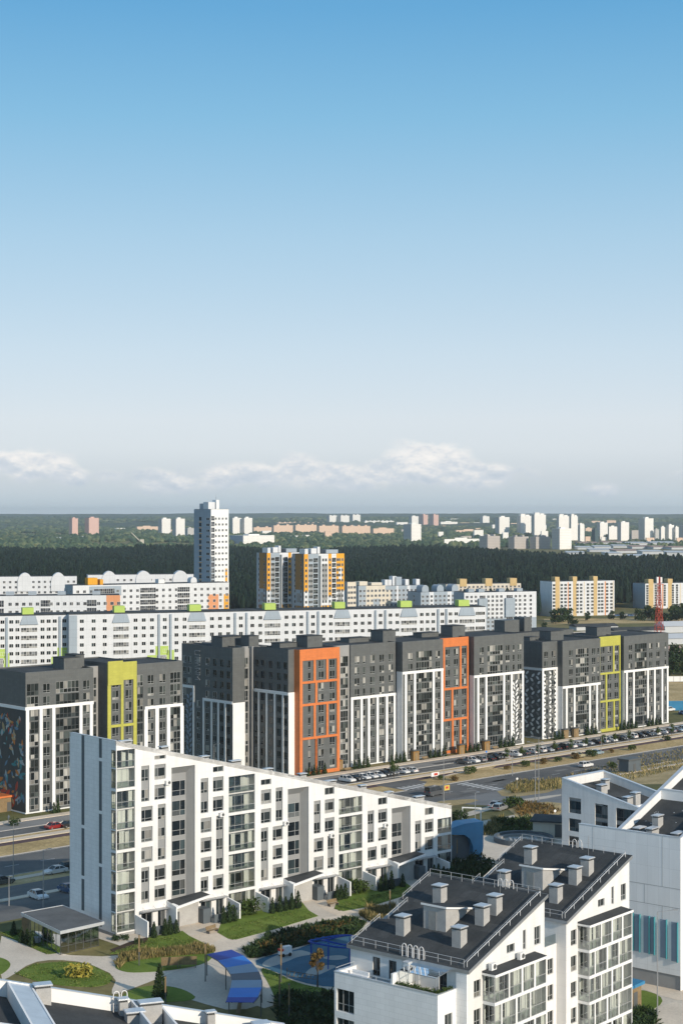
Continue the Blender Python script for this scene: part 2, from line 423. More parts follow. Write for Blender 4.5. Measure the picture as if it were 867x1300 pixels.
# ------------------------------------------------------------------ W1: long white slope-roofed block
def build_slope_block():
    ang=radians(41); O=(-32.8,238.8); Ln=68.7; W=12.7; h0,h1=28.6,11.1
    root=empty('apartment_building',(O[0],O[1],0),ang,'long white apartment block with a sloping roofline and dark stair windows above the courtyard lawns','building')
    zr=lambda s:h0+(h1-h0)*s/Ln
    PF=lambda s,z,d:(s,d,z); PG=lambda s,z,d:(d,s,z)
    t1=.22; deep=1.45; FH=3.0; Z0=.55
    rng=random.Random(5)
    mods=[-2.0,20.4,42.8]
    holes=[]; core_holes=[]; wins=[]; log=[]; stairs=[]
    def panel(a,b,z0,z1): holes.append((a,b,z0,z1))
    def win(a,b,z0,z1,cols=(.4,),trans=(.28,),pm='pane'):
        wins.append((T(a+.03,t1-.06,z0),round(b-a-.06,2),round(z1-z0,2),cols,trans,'frame_grey',pm))
    def column_pair(xa,xb,wide,narrow,x_first_narrow):
        # xa: left edge of first column, xb: right edge of the second
        s_mid=(xa+xb)/2; nf=int((zr(xb)-Z0-.7)/FH)
        k=nf-1; mode=x_first_narrow; grp=[2,3,2,2,2]; gi=0
        while k>=1:
            n=min(grp[gi],k) ; gi+=1
            lo=k-n+1
            for col in (0,1):
                nar=(col==0)==mode
                if nar:
                    a,b=(xa,xa+narrow) if col==0 else (xb-narrow,xb)
                    ztop=min(Z0+FH*k+2.95, zr(b)-.35)
                    if k==nf-1: ztop=zr(b)-.30 if (zr(b)-(Z0+FH*k+2.95))<1.8 else ztop
                    panel(a,b,Z0+FH*lo+.65,min(ztop,zr(b)-.28))
                    for j in range(lo,k+1):
                        zt=min(Z0+FH*j+2.45,zr(b)-.6)
                        win(a,b,Z0+FH*j+.65,zt,(.5,),(.28,),'pane' if rng.random()<.75 else 'pane_curtain')
                else:
                    a,b=(xa,xa+wide) if col==0 else (xb-wide,xb)
                    for j in range(lo,k+1):
                        zt=min(Z0+FH*j+2.9,zr(b)-.55); 
                        panel(a,b,Z0+FH*j+.65,zt)
                        win(a,b,Z0+FH*j+.65,min(Z0+FH*j+2.42,zt-.02),(.36,),(.26,),'pane' if rng.random()<.7 else 'pane_curtain')
            # a short attic window under the slope where a storey does not fit
            k=lo-1; mode=not mode
        zt=zr(xb)-.6; zb=Z0+FH*nf+.65
        if zt-zb>.55:
            a,b=(xb-wide,xb) if x_first_narrow else (xa,xa+wide); zt=min(zt,zr(b)-.6)
            panel(a,b,zb,min(zt,zb+1.2)); win(a,b,zb,min(zt,zb+1.2),(.5,),(),'pane')
        # ground floor door windows
        for a,b in ((xa,xa+wide),(xb-narrow,xb)):
            panel(a,b,.25,2.75); win(a,b,.28,2.72,(.5,),(),'pane_dark')
    for mi,m0 in enumerate(mods):
        a,b=(0.0,3.3) if mi==0 else (m0+.1,m0+5.2)
        nf=int((zr(b)-Z0-.9)/FH)+ (1 if (zr(b)-Z0-.9)%FH>2.2 else 0)
        log.append((a,b,nf,mi))
        column_pair(m0+6.4,m0+10.75,2.0,1.4,mi!=1)
        stairs.append((m0+11.8,m0+16.1))
        column_pair(m0+17.2,m0+21.5,2.0,1.4,True)
    log.append((65.3,Ln,3,3))
    # loggia openings: groups of storeys share one opening in the white skin
    units=[]
    for a,b,nf,mi in log:
        groups=[2,2,3,2] if mi==0 else ([1,2,2,2] if mi==1 else ([2,2,1] if mi==2 else [1,1,1])); j=0
        for g in groups:
            n=min(g,nf-j)
            if n<=0: break
            z0=Z0+FH*j+.06; z1=Z0+FH*(j+n)-.34
            z1=min(z1,zr(b)-.55)
            sk='l' if mi==0 else ('r' if mi==3 else '')
            holes.append((a,b,z0,z1,sk)); core_holes.append((a,b,z0,z1,sk))
            for i in range(n):
                zz=z0+FH*i; hh=min(2.86 if i<n-1 else z1-zz,z1-zz); units.append((a,b,zz,hh,mi,i,n))
            j+=n
    for a,b in stairs:
        zt=zr(b)-1.3; holes.append((a,b,3.6,zt)); core_holes.append((a,b,3.6,zt))
    # skin
    w=MB()
    wall_holes(w,PF,0,Ln,0.0,h0,h1,holes,0,t1,0)
    # side faces of the skin and body
    gh=[(0.0,1.35,z,z+hh) for a,b,z,hh,mi,i,n in units if mi==0]
    wall_holes(w,PG,0,W,0.0,h0,h0,gh,0,.12,1)
    eh=[(0.0,1.35,z,z+hh) for a,b,z,hh,mi,i,n in units if mi==3]
    wall_holes(w,lambda s,z,d:(Ln-d,s,z),0,W,0,h1,h1,eh,0,.12,0)
    w.poly([(0,W,0),(Ln,W,0),(Ln,W,h1),(0,W,h0)],0)
    # parapet: coping on the slope
    for y0,y1 in ((0,.28),(W-.28,W)):
        w.hexa([(0,y0,h0-.6),(Ln,y0,h1-.6),(Ln,y1,h1-.6),(0,y1,h0-.6),(0,y0,h0+.001),(Ln,y0,h1+.001),(Ln,y1,h1+.001),(0,y1,h0+.001)],0)
    w.box(0.002,.3,.28,W-.28,h0-.8,h0-.02,1); w.box(Ln-.3,Ln-.002,.28,W-.28,h1-.8,h1-.02,0)
    w.obj('wall',[M['white'],M['white2']],root)
    cp=MB()
    for y0,y1 in ((-.05,.33),(W-.33,W+.05)):
        cp.hexa([(-.04,y0,h0+.004),(Ln+.04,y0,h1+.004),(Ln+.04,y1,h1+.004),(-.04,y1,h0+.004),(-.04,y0,h0+.06),(Ln+.04,y0,h1+.06),(Ln+.04,y1,h1+.06),(-.04,y1,h0+.06)])
    cp.box(-.05,.33,.331,W-.331,h0+.004,h0+.06); cp.obj('coping',M['metal'],root)
    # grey body behind the skin
    c=MB(); wall_holes(c,PF,.13,Ln-.13,0.0,h0-.1,h1-.1,core_holes,t1,deep,0,True,1)
    c.obj('grey_panel',[M['infill'],M['loggia_wall']],root)
    # loggia interiors
    for a,b,z,hh,mi,i,n in units:
        bw=MB(); bw.poly([(a,deep,z-.02),(b,deep,z-.02),(b,deep,z+hh+.02),(a,deep,z+hh+.02)]); 
        bw.box(a+.01,b-.01,t1+.02,deep-.01,z-.16,z-.005)
        bw.obj('balcony',M['loggia_wall'],root)
        balcony_back(root,T(a,deep-.08,z),b-a,rng)
        if rng.random()<.62: 
            cw=rng.uniform(.5,1.0); 
            for kk in range(rng.choice((1,2,2,3))):
                curtain(root,T(rng.uniform(a+.1,b-cw-.1),rng.uniform(.35,.6),z+.05),cw,hh-.15,rng)
        if hh>1.2:
            glazing(root,T(a,.10,z),b-a,round(hh,2),.95,4 if b-a>4 else 3)
            if mi==0: glazing(root,T(.06,1.33,z,-pi/2),1.22,round(hh,2),.95,2)
            if mi==3: glazing(root,T(Ln-.06,.08,z,pi/2),1.22,round(hh,2),.95,2)
    # stair niches: splayed grey reveal and glazed landings
    for a,b in stairs:
        zt=zr(b)-1.3; q=MB(); i0,i1,zi=a+.75,b-.75,zt-1.15; d=1.3
        q.poly([(a+.01,t1,3.6),(i0,d,3.6),(i0,d,zi),(a+.01,t1,zt)]); q.poly([(b-.01,t1,3.6),(i1,d,3.6),(i1,d,zi),(b-.01,t1,zt)]); q.poly([(a,t1,zt-.01),(b,t1,zt-.01),(i1,d,zi),(i0,d,zi)])
        q.poly([(i0,d,3.6),(i1,d,3.6),(i1,d,zi),(i0,d,zi)]); q.poly([(a,0,3.61),(b,0,3.61),(i1,d,3.61),(i0,d,3.61)])
        q.obj('stair_niche',M['infill'],root)
        z=4.1
        while z+2.3<zi+.1:
            kp=win_parts(round(i1-i0-.3,2),2.35,(.62,),(.36,)); x,y,_=win_mesh(kp,'frame_grey','pane_dark')
            o=mobj('stair_window',x,root,T(i0+.15,d-.07,z)); mobj('pane',y,o); z+=FH
    windows(root,wins,100)
    # gable strips
    g=MB()
    for s,segs in ((3.8,((.8,9.6),(10.1,17.4),(17.9,25.2),(25.7,28.55))),(8.6,((2.3,7.0),(7.5,14.6),(15.1,28.55)))):
        for z0,z1 in segs: g.box(-.02,.05,s,s+.75,z0,z1)
    g.obj('gable_strip',M['strip'],root)
    # roof with vents, porches, canopies
    r=MB(); r.hexa([(.3,.28,h0-1.4),(Ln-.3,.28,h1-1.1),(Ln-.3,W-.28,h1-1.1),(.3,W-.28,h0-1.4),(.3,.28,h0-.75),(Ln-.3,.28,h1-.65),(Ln-.3,W-.28,h1-.65),(.3,W-.28,h0-.75)])
    r.obj('roof',M['roof'],root)
    pl=MB(); pl.box(-.03,Ln+.03,-.03,.02,0,.45); pl.box(-.03,.02,.021,W,0,.45); pl.obj('plinth',M['midgrey'],root)
    for a,b in stairs:
        p=empty('porch',(0,0,0)); p.parent=root
        x0,x1=a-.9,b+1.2; dpt=2.5
        f=MB()
        f.hexa([(x0,-dpt,0),(x0+.22,-dpt,0),(x0+.22,-.03,0),(x0,-.03,0),(x0,-dpt,3.1),(x0+.22,-dpt,3.15),(x0+.22,-.03,3.7),(x0,-.03,3.65)])
        f.hexa([(x0,-dpt-.02,3.12),(x1,-dpt-.02,4.0),(x1,-.02,4.1),(x0,-.02,3.7),(x0,-dpt-.02,3.45),(x1,-dpt-.02,4.33),(x1,-.02,4.4),(x0,-.02,4.0)])
        f.obj('porch_frame',M['white_plain'],p)
        k=MB(); k.box(x0+.23,x1-1.2,-.9,-.72,0,3.1); k.obj('back_wall',M['concrete'],p)
        dr=MB(); dr.box(x0+.6,x0+1.7,-.96,-.901,.05,2.25); dr.obj('door',M['frame_dark'],p)
        bx=MB(); bx.box(x1-1.15,x1+.3,-2.1,-.05,0,2.2); bx.obj('store',M['strip'],p)
        rf=MB(); rf.hexa([(x0+.05,-dpt+.2,3.452),(x1-.1,-dpt+.2,4.332),(x1-.1,-.05,4.402),(x0+.05,-.05,4.002),(x0+.05,-dpt+.2,3.47),(x1-.1,-dpt+.2,4.36),(x1-.1,-.05,4.43),(x0+.05,-.05,4.03)]); rf.obj('porch_roof',M['roof'],p)
    for m0 in mods:
        for xa,xb in ((m0+6.0,m0+11.0),(m0+16.9,m0+21.8)):
            cpy=MB(); cpy.box(xa,xb,-1.0,-.02,3.02,3.12)
            cpy.box(xa+.1,xa+2.1,-1.05,-.02,3.13,3.19)
            for x in (xa+.6,(xa+xb)/2,xb-.6): cpy.tube((x,-.95,3.12),(x,-.02,3.62),.02,None,5)
            cpy.obj('canopy',M['galv'],root)
    lam=empty; i=0
    NOM=['highest up the slope','second down the slope','third down the slope','fourth down the slope','fifth down the slope','sixth down the slope','seventh down the slope','eighth down the slope','ninth down the slope','lowest on the slope']
    for s in (3,10,17.5,23.5,30,37,43,50,56,63):
        x,y=O[0]+s*cos(ang)-2.3*sin(ang),O[1]+s*sin(ang)+2.3*cos(ang)
        vent_box('roof_vent','low roof vent along the white sloping roof edge, '+NOM[i],(x,y,zr(s)-.7),ang,1.3 if i%3 else 1.9,.8,.75+.25*(i%2),'vents on the long sloping roof'); i+=1
    return root,ang,O,mods
W1,W1A,W1O,W1M=build_slope_block()
def w1(x,y,z=0): return (W1O[0]+x*cos(W1A)-y*sin(W1A), W1O[1]+x*sin(W1A)+y*cos(W1A), z)
# privacy walls and low terrace screens stand on the lawn in front of it
NOMW=['first','second','third','fourth','fifth','sixth']
wi=0
for mi,m0 in enumerate(W1M):
    for kk,(xa,xb) in enumerate(((m0+5.3,m0+11.0),(m0+17.2,m0+22.1))):
        o=empty('privacy_wall',w1(xa,0),W1A,'white garden privacy wall with sloped top, %s from the left along the white block'%NOMW[wi],'wall','garden walls of the long white block')
        b=MB(); xx=xa
        x0=0 if kk==0 else (xb-xa)
        b.hexa([(x0,-3.2,0),(x0+.25,-3.2,0),(x0+.25,-.06,0),(x0,-.06,0),(x0,-3.2,2.3),(x0+.25,-3.2,2.3),(x0+.25,-.06,2.75),(x0,-.06,2.75)])
        b.obj('wall_panel',M['white_plain'],o)
        s=MB(); s.box(.3 if kk==0 else 0.3,(xb-xa)-.05,-3.1,-3.03,.1,1.35); s.obj('terrace_screen',M['strip'],o); wi+=1

# ------------------------------------------------------------------ N1: two white blocks with steep dark mono-pitch roofs
NA=radians(50.2)
def frame_uv(org, ang):
    u=(cos(ang),sin(ang)); v=(-sin(ang),cos(ang))
    return lambda a,b,z=0.0:(org[0]+a*u[0]+b*v[0],org[1]+a*u[1]+b*v[1],z)
def railing(mb,pts,h=.75,step=1.5,r=.022,rails=2):
    for a,b in zip(pts,pts[1:]):
        a=Vector(a); b=Vector(b); n=max(1,int((b-a).length/step))
        for k in range(n+1):
            p=a+(b-a)*k/n; mb.tube(p,p+Vector((0,0,h)),r,None,5)
        for j in range(rails):
            z=Vector((0,0,h*(1-j*.5))); mb.tube(a+z,b+z,r,None,5)
def build_pitch_block(org, label, place, front_terrace, seed):
    # local u: along the right-hand gable facade, away from the camera; v: to the left
    rng=random.Random(seed)
    U,V,ze,zg=14.3,15.6,14.9,19.9
    root=empty('apartment_building',(org[0],org[1],0),NA,label,'building')
    zr=lambda u: ze+(zg-ze)*u/U
    PR=lambda s,z,d:(s,d,z)       # right facade, plane v=0 facing -v
    w=MB(); wins=[]
    holes=[]
    def win(u0,u1,z0,z1,cols=(.5,),trans=(.3,),pm='pane'):
        holes.append((u0,u1,z0,z1)); wins.append((T(u0,.10,z0),round(u1-u0,2),round(z1-z0,2),cols,trans,'frame_grey',pm))
    FL=[11.4,8.4,5.4,2.4]
    for z in FL+[-.4]: win(1.0,2.2,z+.55,z+2.35)
    win(7.0,8.5,15.3,16.2,(.45,),()); win(10.1,10.65,15.1,17.2,(),(.3,)); win(12.3,13.5,15.1,17.1,(.45,),(.3,))
    # balcony strip: its back wall with doors
    for z in FL+[-.4]:
        for u0,u1 in ((3.1,4.9),(5.6,7.2),(8.4,9.8),(10.4,12.1)):
            win(u0,u1,z+.3,z+2.45,(.45,),(.34,),'pane_dark' if rng.random()<.65 else 'pane_curtain')
    w2=MB()
    wall_holes(w,PR,0,U,0,ze,zg,holes,0,.2)
    # front face (towards -u), back, left
    fh=[]
    if front_terrace:
        for v0,v1 in ((2.7,3.7),(9.3,10.3),(11.5,12.5)):
            fh.append((v0,v1,12.35,14.35)); wins.append((T(.10,v1,12.35,-pi/2),1.0,2.0,(.5,),(.3,),'frame_dark','pane_dark'))
    wall_holes(w,lambda s,z,d:(d,s,z),0,V,0,ze,ze,fh,0,.2)
    bh=[]
    w.poly([(U,0,0),(U,V,0),(U,V,zg),(U,0,zg)]); w.poly([(0,V,0),(U,V,0),(U,V,zg),(0,V,ze)])
    w.obj('wall',M['white'],root)
    core=MB(); core.prism([(.21,.21),(U-.1,.21),(U-.1,V-.1),(.21,V-.1)],0,[ze-.3,zg-.3,zg-.3,ze-.3]); core.obj('inner_wall',M['loggia_wall'],root)
    windows(root,wins,100)
    # roof slab with a stepped left verge
    rf=MB(); ov=.28; nx=[(-ov,-ov),(U+ov,-ov),(U+ov,V+ov),(U*.62,V+ov),(U*.62,V-.9),(U*.36,V-.9),(U*.36,V+ov),(-ov,V+ov)]
    rf.prism(nx,[zr(p[0])+.02 for p in nx],[zr(p[0])+.30 for p in nx])
    rf.obj('roof',M['roof'],root)
    ed=MB(); n=len(nx)
    for k in range(n):
        a,b=nx[k],nx[(k+1)%n]; d=Vector((b[0]-a[0],b[1]-a[1])).normalized(); o=Vector((d.y,-d.x))*.03
        pa=[(a[0]+o.x*0,a[1]+o.y*0),(b[0],b[1])]
        za,zb=zr(a[0]),zr(b[0])
        ed.hexa([(a[0],a[1],za-.04),(b[0],b[1],zb-.04),(b[0]+o.x,b[1]+o.y,zb-.04),(a[0]+o.x,a[1]+o.y,za-.04),(a[0],a[1],za+.325),(b[0],b[1],zb+.325),(b[0]+o.x,b[1]+o.y,zb+.325),(a[0]+o.x,a[1]+o.y,za+.325)])
    ed.obj('roof_edge',M['galv'],root)
    # seams of the roof felt
    sm=MB()
    for k in range(1,15):
        v=V*k/15; sm.hexa([(0,v,zr(0)+.301),(U,v,zr(U)+.301),(U,v+.06,zr(U)+.301),(0,v+.06,zr(0)+.301),(0,v,zr(0)+.312),(U,v,zr(U)+.312),(U,v+.06,zr(U)+.312),(0,v+.06,zr(0)+.312)])
    sm.obj('roof_seam',M['roof'],root)
    for k,(pu,pv,du,dv,mm) in enumerate(((1.2,6.2,3.0,2.2,'roof_light'),(9.0,12.0,2.6,2.0,'asphalt2'),(6.3,.9,1.6,3.4,'roof_light'),(11.3,5.2,1.5,4.2,'asphalt2'),(2.0,12.3,2.2,1.4,'asphalt2'))):
        pm=MB(); pm.hexa([(pu,pv,zr(pu)+.301),(pu+du,pv,zr(pu+du)+.301),(pu+du,pv+dv,zr(pu+du)+.301),(pu,pv+dv,zr(pu)+.301),(pu,pv,zr(pu)+.308),(pu+du,pv,zr(pu+du)+.308),(pu+du,pv+dv,zr(pu+du)+.308),(pu,pv+dv,zr(pu)+.308)]); pm.obj('roof_patch',M['roof_patch'],root)
    an=MB(); an.tube((U-1.2,5.0,zr(U)-.2),(U-1.2,5.0,zr(U)+2.4),.03,None,5)
    for q in range(5): an.tube((U-1.2-.35+.05*q,5.0,zr(U)+1.4+.22*q),(U-1.2+.35-.05*q,5.0,zr(U)+1.4+.22*q),.015,None,4)
    an.obj('antenna',M['galv'],root)
    # railings: eave, both verges (two lines on the right), ridge
    rl=MB(); Z=lambda u,v:(u,v,zr(u)+.28)
    railing(rl,[Z(.1,.6),Z(.1,V-.1)],.85,1.6); rl.obj('eave_railing',M['rail'],root)
    rl=MB(); railing(rl,[Z(U-.15,.5),Z(U-.15,V-.2)],.85,1.4); rl.obj('ridge_railing',M['rail'],root)
    rl=MB(); railing(rl,[Z(.3,.35),Z(U-.3,.35)],.55,1.9,.04,1); railing(rl,[Z(.3,.75),Z(U-.3,.75)],.4,1.9,.03,1); rl.obj('verge_railing',M['rail'],root)
    rl=MB(); railing(rl,[Z(U*.64,V-.1),Z(U-.3,V-.1)],.6,1.7); railing(rl,[Z(U*.37,V-1.1),Z(U*.61,V-1.1)],.6,1.7); railing(rl,[Z(.2,V-.1),Z(U*.35,V-.1)],.6,1.7); rl.obj('verge_railing',M['rail'],root)
    # glazed balcony stack on the right facade
    b0,b1,pr=2.55,12.35,1.5
    bc=MB(); bc.hexa([(b0-.1,-pr-.15,14.12),(b1,-pr-.15,14.12),(b1,-.005,14.3),(b0-.1,-.005,14.3),(b0-.1,-pr-.15,14.3),(b1,-pr-.15,14.3),(b1,-.005,14.5),(b0-.1,-.005,14.5)])
    bc.obj('balcony_canopy',M['roof_light'] if False else M['roof'],root)
    ce=MB(); ce.box(b0-.12,b1,-pr-.2,-pr-.151,14.05,14.31); ce.box(b0-.15,b0-.101,-pr-.15,-.01,14.1,14.32); ce.obj('canopy_edge',M['white_plain'],root)
    for zi,z in enumerate(FL+[-.6]):
        sl=MB(); sl.box(b0,b1,-pr-.04,-.004,z-.32,z); sl.obj('balcony_slab',M['white_plain'],root)
        hgt=14.1-z if zi==0 else 2.68
        cuts=[b0+.06,b0+2.6,b0+2.8,b0+5.0,b0+5.3,b0+7.4,b0+7.7,b1-.1] if zi%2==0 else [b0+.06,b0+1.2,b0+1.4,b0+3.9,b0+4.2,b0+6.6,b0+6.8,b1-.1]
        for a,b in zip(cuts[0::2],cuts[1::2]):
            glazing(root,T(a,-pr,z),b-a,round(hgt,2),1.0,3 if b-a>2 else 1,'frame_grey')
            if rng.random()<.7:
                cw=rng.uniform(.4,.8); 
                for q in range(rng.choice((1,2))): curtain(root,T(rng.uniform(a+.05,max(a+.06,b-cw)),-pr+.2,z+.05),min(cw,b-a-.1),hgt-.2,rng)
        for a,b in zip(cuts[1::2],cuts[2::2]):
            ps=MB(); ps.box(a,b,-pr-.03,-pr+.2,z+.001,z+hgt-.001); ps.obj('balcony_post',M['white_plain'],root)
        glazing(root,T(b0+.02,-.06,z,-pi/2),pr-.1,round(hgt,2),1.0,2,'frame_grey')
        dv=MB(); dv.box(b0+5.05,b0+5.25,-pr+.21,-.005,z+.001,z+hgt-.001); dv.obj('balcony_divider',M['white_plain'],root)
        ew=MB(); ew.box(b1-.09,b1,-pr-.03,-.005,z+.001,z+hgt-.001); ew.obj('end_wall',M['white_plain'],root)
    pl=MB(); pl.box(-.03,U,-.04,-.002,0,.5); pl.obj('plinth',M['midgrey'],root)
    # roof furniture: things of their own
    P=frame_uv(org,NA)
    CH=place[0]
    for (u,v,lab) in CH:
        vent_box('chimney','plastered zinc-capped chimney, '+lab,P(u,v,zr(u)+.25),NA,1.15,1.15,1.7,'chimneys on the steep dark roofs')
    (u0,u1,v0,v1,lab)=place[1]
    ph=empty('stair_penthouse',P(u0,v0,0),NA,lab,'penthouse')
    k=MB(); a,b=u1-u0,v1-v0; zb=zr(u0)+.1; zt=zb+2.75; ze_=zt-1.05
    k.prism([(0,0),(a,0),(a,b),(0,b)],zb-.5,[zt,ze_,ze_,zt]); k.obj('wall',M['concrete'],ph)
    k=MB(); q=[(-.18,-.18),(a+.3,-.18),(a+.3,b+.18),(-.18,b+.18)]; k.prism(q,[zt+.04,ze_-.05,ze_-.05,zt+.04],[zt+.19,ze_+.10,ze_+.10,zt+.19],0); k.obj('roof',M['roof'],ph)
    k=MB(); k.prism([(-.2,-.21),(a+.3,-.21),(a+.3,-.182),(-.2,-.182)],[zt,ze_-.08,ze_-.08,zt],[zt+.2,ze_+.11,ze_+.11,zt+.2]); k.box(-.21,-.182,-.18,b+.2,zt,zt+.21); k.obj('roof_trim',M['white_plain'],ph)
    k=MB(); k.box(-.06,-.001,b*.42,b*.42+1.0,zb+.15,zb+2.2); k.obj('door',M['galv'],ph)
    return root,P,zr
U_,V_=14.3,15.6
C2=(34.9,199.0)
u=(cos(NA),sin(NA)); v=(-sin(NA),cos(NA))
orgB=(C2[0]-u[0]*U_,C2[1]-u[1]*U_)
orgA=(22.1-u[0]*U_,178.7-u[1]*U_)
def roof_uv(org,px,py):
    # where a pixel ray meets the sloping roof (slope 5 m over 14.3 m)
    for _ in range(60):
        pass
    dx,dz=(px-433.5)/F,(650-py)/F
    # z = 62 + dz*D ; u = ((dx*D-ox)*ux + (D-oy)*uy); z = 15.15 + .35*u
    k=5/14.3; A=dz-k*(dx*u[0]+u[1]); B=15.15-62+k*(-(org[0]*u[0]+org[1]*u[1]))
    D=B/A; x,y=dx*D-org[0],D-org[1]
    return round(x*u[0]+y*u[1],2),round(x*v[0]+y*v[1],2)
def zz(px,py,ox,oy,sc=4.335): return ox+px/sc, oy+py/sc
chA=[roof_uv(orgA,*zz(*p,440,1080))+(l,) for p,l in (((310,455),'left of the penthouse on the nearer roof'),((512,285),'behind the penthouse on the nearer roof'),((745,400),'right of the penthouse on the nearer roof, lower of two'),((815,342),'nearest the ridge on the nearer roof'),((620,520),'in front of the penthouse on the nearer roof'))]
chB=[roof_uv(orgB,*zz(*p,620,1050))+(l,) for p,l in (((230,195),'behind the penthouse on the farther roof'),((85,330),'left of the penthouse on the farther roof'),((475,308),'right of the penthouse on the farther roof, lower of two'),((542,258),'nearest the ridge on the farther roof'),((370,408),'in front of the penthouse on the farther roof'))]
pA=roof_uv(orgA,*zz(545,452,440,1080)); pA2=roof_uv(orgA,*zz(432,440,440,1080)); 
pB=roof_uv(orgB,*zz(297,352,620,1050)); pB2=roof_uv(orgB,*zz(190,335,620,1050))
print('chim',chA,chB,pA,pA2,pB,pB2)
NB1,PA,zrA=build_pitch_block(orgA,'nearer white block with a steep dark roof and a planted roof terrace at the front',(chA,(pA[0],pA[0]+5.6,pA[1],pA[1]+3.0,'plastered stair penthouse on the nearer steep dark roof')),True,3)
NB2,PB,zrB=build_pitch_block(orgB,'farther of the twin white blocks with steep dark roofs, partly behind its neighbour',(chB,(pB[0],pB[0]+5.6,pB[1],pB[1]+3.0,'plastered stair penthouse on the farther steep dark roof')),False,4)

# lower front volume of the nearer block with the roof terrace, link between the blocks
def front_volume():
    r=NB1; w=MB(); u0=-3.4; va,vb=1.35,15.0; zt=13.0; zf=12.15
    ph=[(12.3,14.7,z+.3,z+2.7) for z in (8.6,5.5,2.4)]
    rh=[(-2.2,-.9,z+.55,z+2.35) for z in (8.4,5.4,2.4)]
    wall_holes(w,lambda s,z,d:(u0+d,s,z),va,vb,0,zt,zt,ph,0,.25)
    wall_holes(w,lambda s,z,d:(s,va+d,z),u0,-.003,0,zt,zt,rh,0,.2)
    w.poly([(u0,vb,0),(-.003,vb,0),(-.003,vb,zt),(u0,vb,zt)])
    # parapet thickness
    w.box(u0+.22,u0+.26,va+.25,vb-.25,zf,zt); w.box(u0+.22,-.01,va+.22,va+.26,zf,zt-.001); w.box(u0+.22,-.01,vb-.26,vb-.22,zf,zt-.001)
    w.obj('wall',M['white2'],r)
    c=MB(); c.box(u0-.05,u0+.3,va-.05,vb+.05,zt+.001,zt+.07); c.box(u0+.301,-.01,va-.05,va+.3,zt+.001,zt+.07); c.box(u0+.301,-.01,vb-.3,vb+.05,zt+.001,zt+.07); c.obj('coping',M['metal'],r)
    f=MB(); f.box(u0+.26,-.005,va+.26,vb-.26,zf-.3,zf); f.obj('terrace_floor',M['concrete'],r)
    cb=MB(); cb.box(u0+.26,-.006,va+.26,vb-.26,.1,zf-.31); cb.obj('inner_wall',M['loggia_wall'],r)
    for z in (8.6,5.5,2.4):
        kp=win_parts(2.4,2.4,(.33,.66),(.34,)); a,b,_=win_mesh(kp,'frame_grey','pane_dark'); o=mobj('window',a,r,T(u0+.15,14.7,z+.3,-pi/2)); mobj('pane',b,o)
    for z in (8.4,5.4,2.4):
        kp=win_parts(1.3,1.8,(.5,),(.3,)); a,b,_=win_mesh(kp,'frame_grey','pane'); o=mobj('window',a,r,T(-2.2,va+.1,z+.55)); mobj('pane',b,o)
    # dividing pier and glass screens
    d=MB(); d.box(u0+.05,-.3,7.15,7.4,zf,zf+2.0); d.box(-.9,-.02,7.0,7.7,zf,14.7); d.obj('terrace_divider',M['white_plain'],r)
    d=MB(); d.box(-1.0,.02,6.95,7.75,14.75,14.85); d.obj('divider_cap',M['metal'],r)
    g=MB()
    for vv in (2.2,4.6,6.9): 
        g.tube((u0+.8,vv,zf),(u0+.8,vv,zf+2.25),.04,None,6); g.tube((u0+.8,vv,zf+2.25),(-.05,vv,zf+2.6),.035,None,6)
    g.tube((u0+.8,2.2,zf+2.25),(u0+.8,6.9,zf+2.25),.04,None,6); g.tube((u0+1.9,2.2,zf+2.4),(u0+1.9,6.9,zf+2.4),.03,None,6)
    o=g.obj('pergola_frame',M['galv'],r); p=MB(); p.poly([(u0+.8,2.2,zf+2.3),(u0+.8,6.9,zf+2.3),(-.05,6.9,zf+2.65),(-.05,2.2,zf+2.65)]); p.obj('pergola_glass',M['glass'],o)
    # other terrace: glass balustrade on the coping
    g=MB(); railing(g,[(u0+.15,7.6,zt+.07),(u0+.15,vb-.1,zt+.07),(-.2,vb-.1,zt+.07)],.35,1.6,.02,1); g.obj('terrace_railing',M['rail'],r)
    # white pier at the corner under the eave
    q=MB(); q.box(-.25,-.004,-.0+.002,va-.003,0,14.85); q.obj('corner_pier',M['white2'],r)
front_volume()
# furniture and plants on the terraces
def terr(a,b,z=12.15): return PA(a,b,z)
def link():
    ux=14.35; ln=24.0-14.35-.0
    # local frame of the nearer block: v offset of the farther block
    d=(orgB[0]-orgA[0],orgB[1]-orgA[1]); du=d[0]*u[0]+d[1]*u[1]; dv=d[0]*v[0]+d[1]*v[1]
    root=empty('link_building',PA(14.35,dv+1.3,0),NA,'low white link with a glass-railed terrace between the two steep-roofed blocks','building')
    w=MB(); Ln=du-14.35-.02; holes=[(Ln-1.9,Ln-.7,z+.6,z+2.4) for z in (8.4,5.4,2.4)]; ztop=12.3
    wall_holes(w,lambda s,z,d_:(s,d_,z),0,Ln,0,ztop,ztop,holes,0,.2); w.poly([(0,.2,ztop),(Ln,.2,ztop),(Ln,12,ztop),(0,12,ztop)]); w.poly([(0,0,ztop),(Ln,0,ztop),(Ln,.2,ztop),(0,.2,ztop)])
    w.poly([(0,12,0),(Ln,12,0),(Ln,12,ztop),(0,12,ztop)])
    w.obj('wall',M['white'],root)
    c=MB(); c.box(0.01,Ln-.01,.21,11.9,0,ztop-.2); c.obj('inner_wall',M['loggia_wall'],root)
    windows(root,[(T(h[0],.1,h[2]),1.2,1.8,(.5,),(.3,),'frame_grey','pane') for h in holes])
    g=MB(); g.poly([(0,.1,ztop),(Ln,.1,ztop),(Ln,.1,ztop+1.1),(0,.1,ztop+1.1)]); g.obj('glass_railing',M['glass_rail'],root)
    return dv
link()
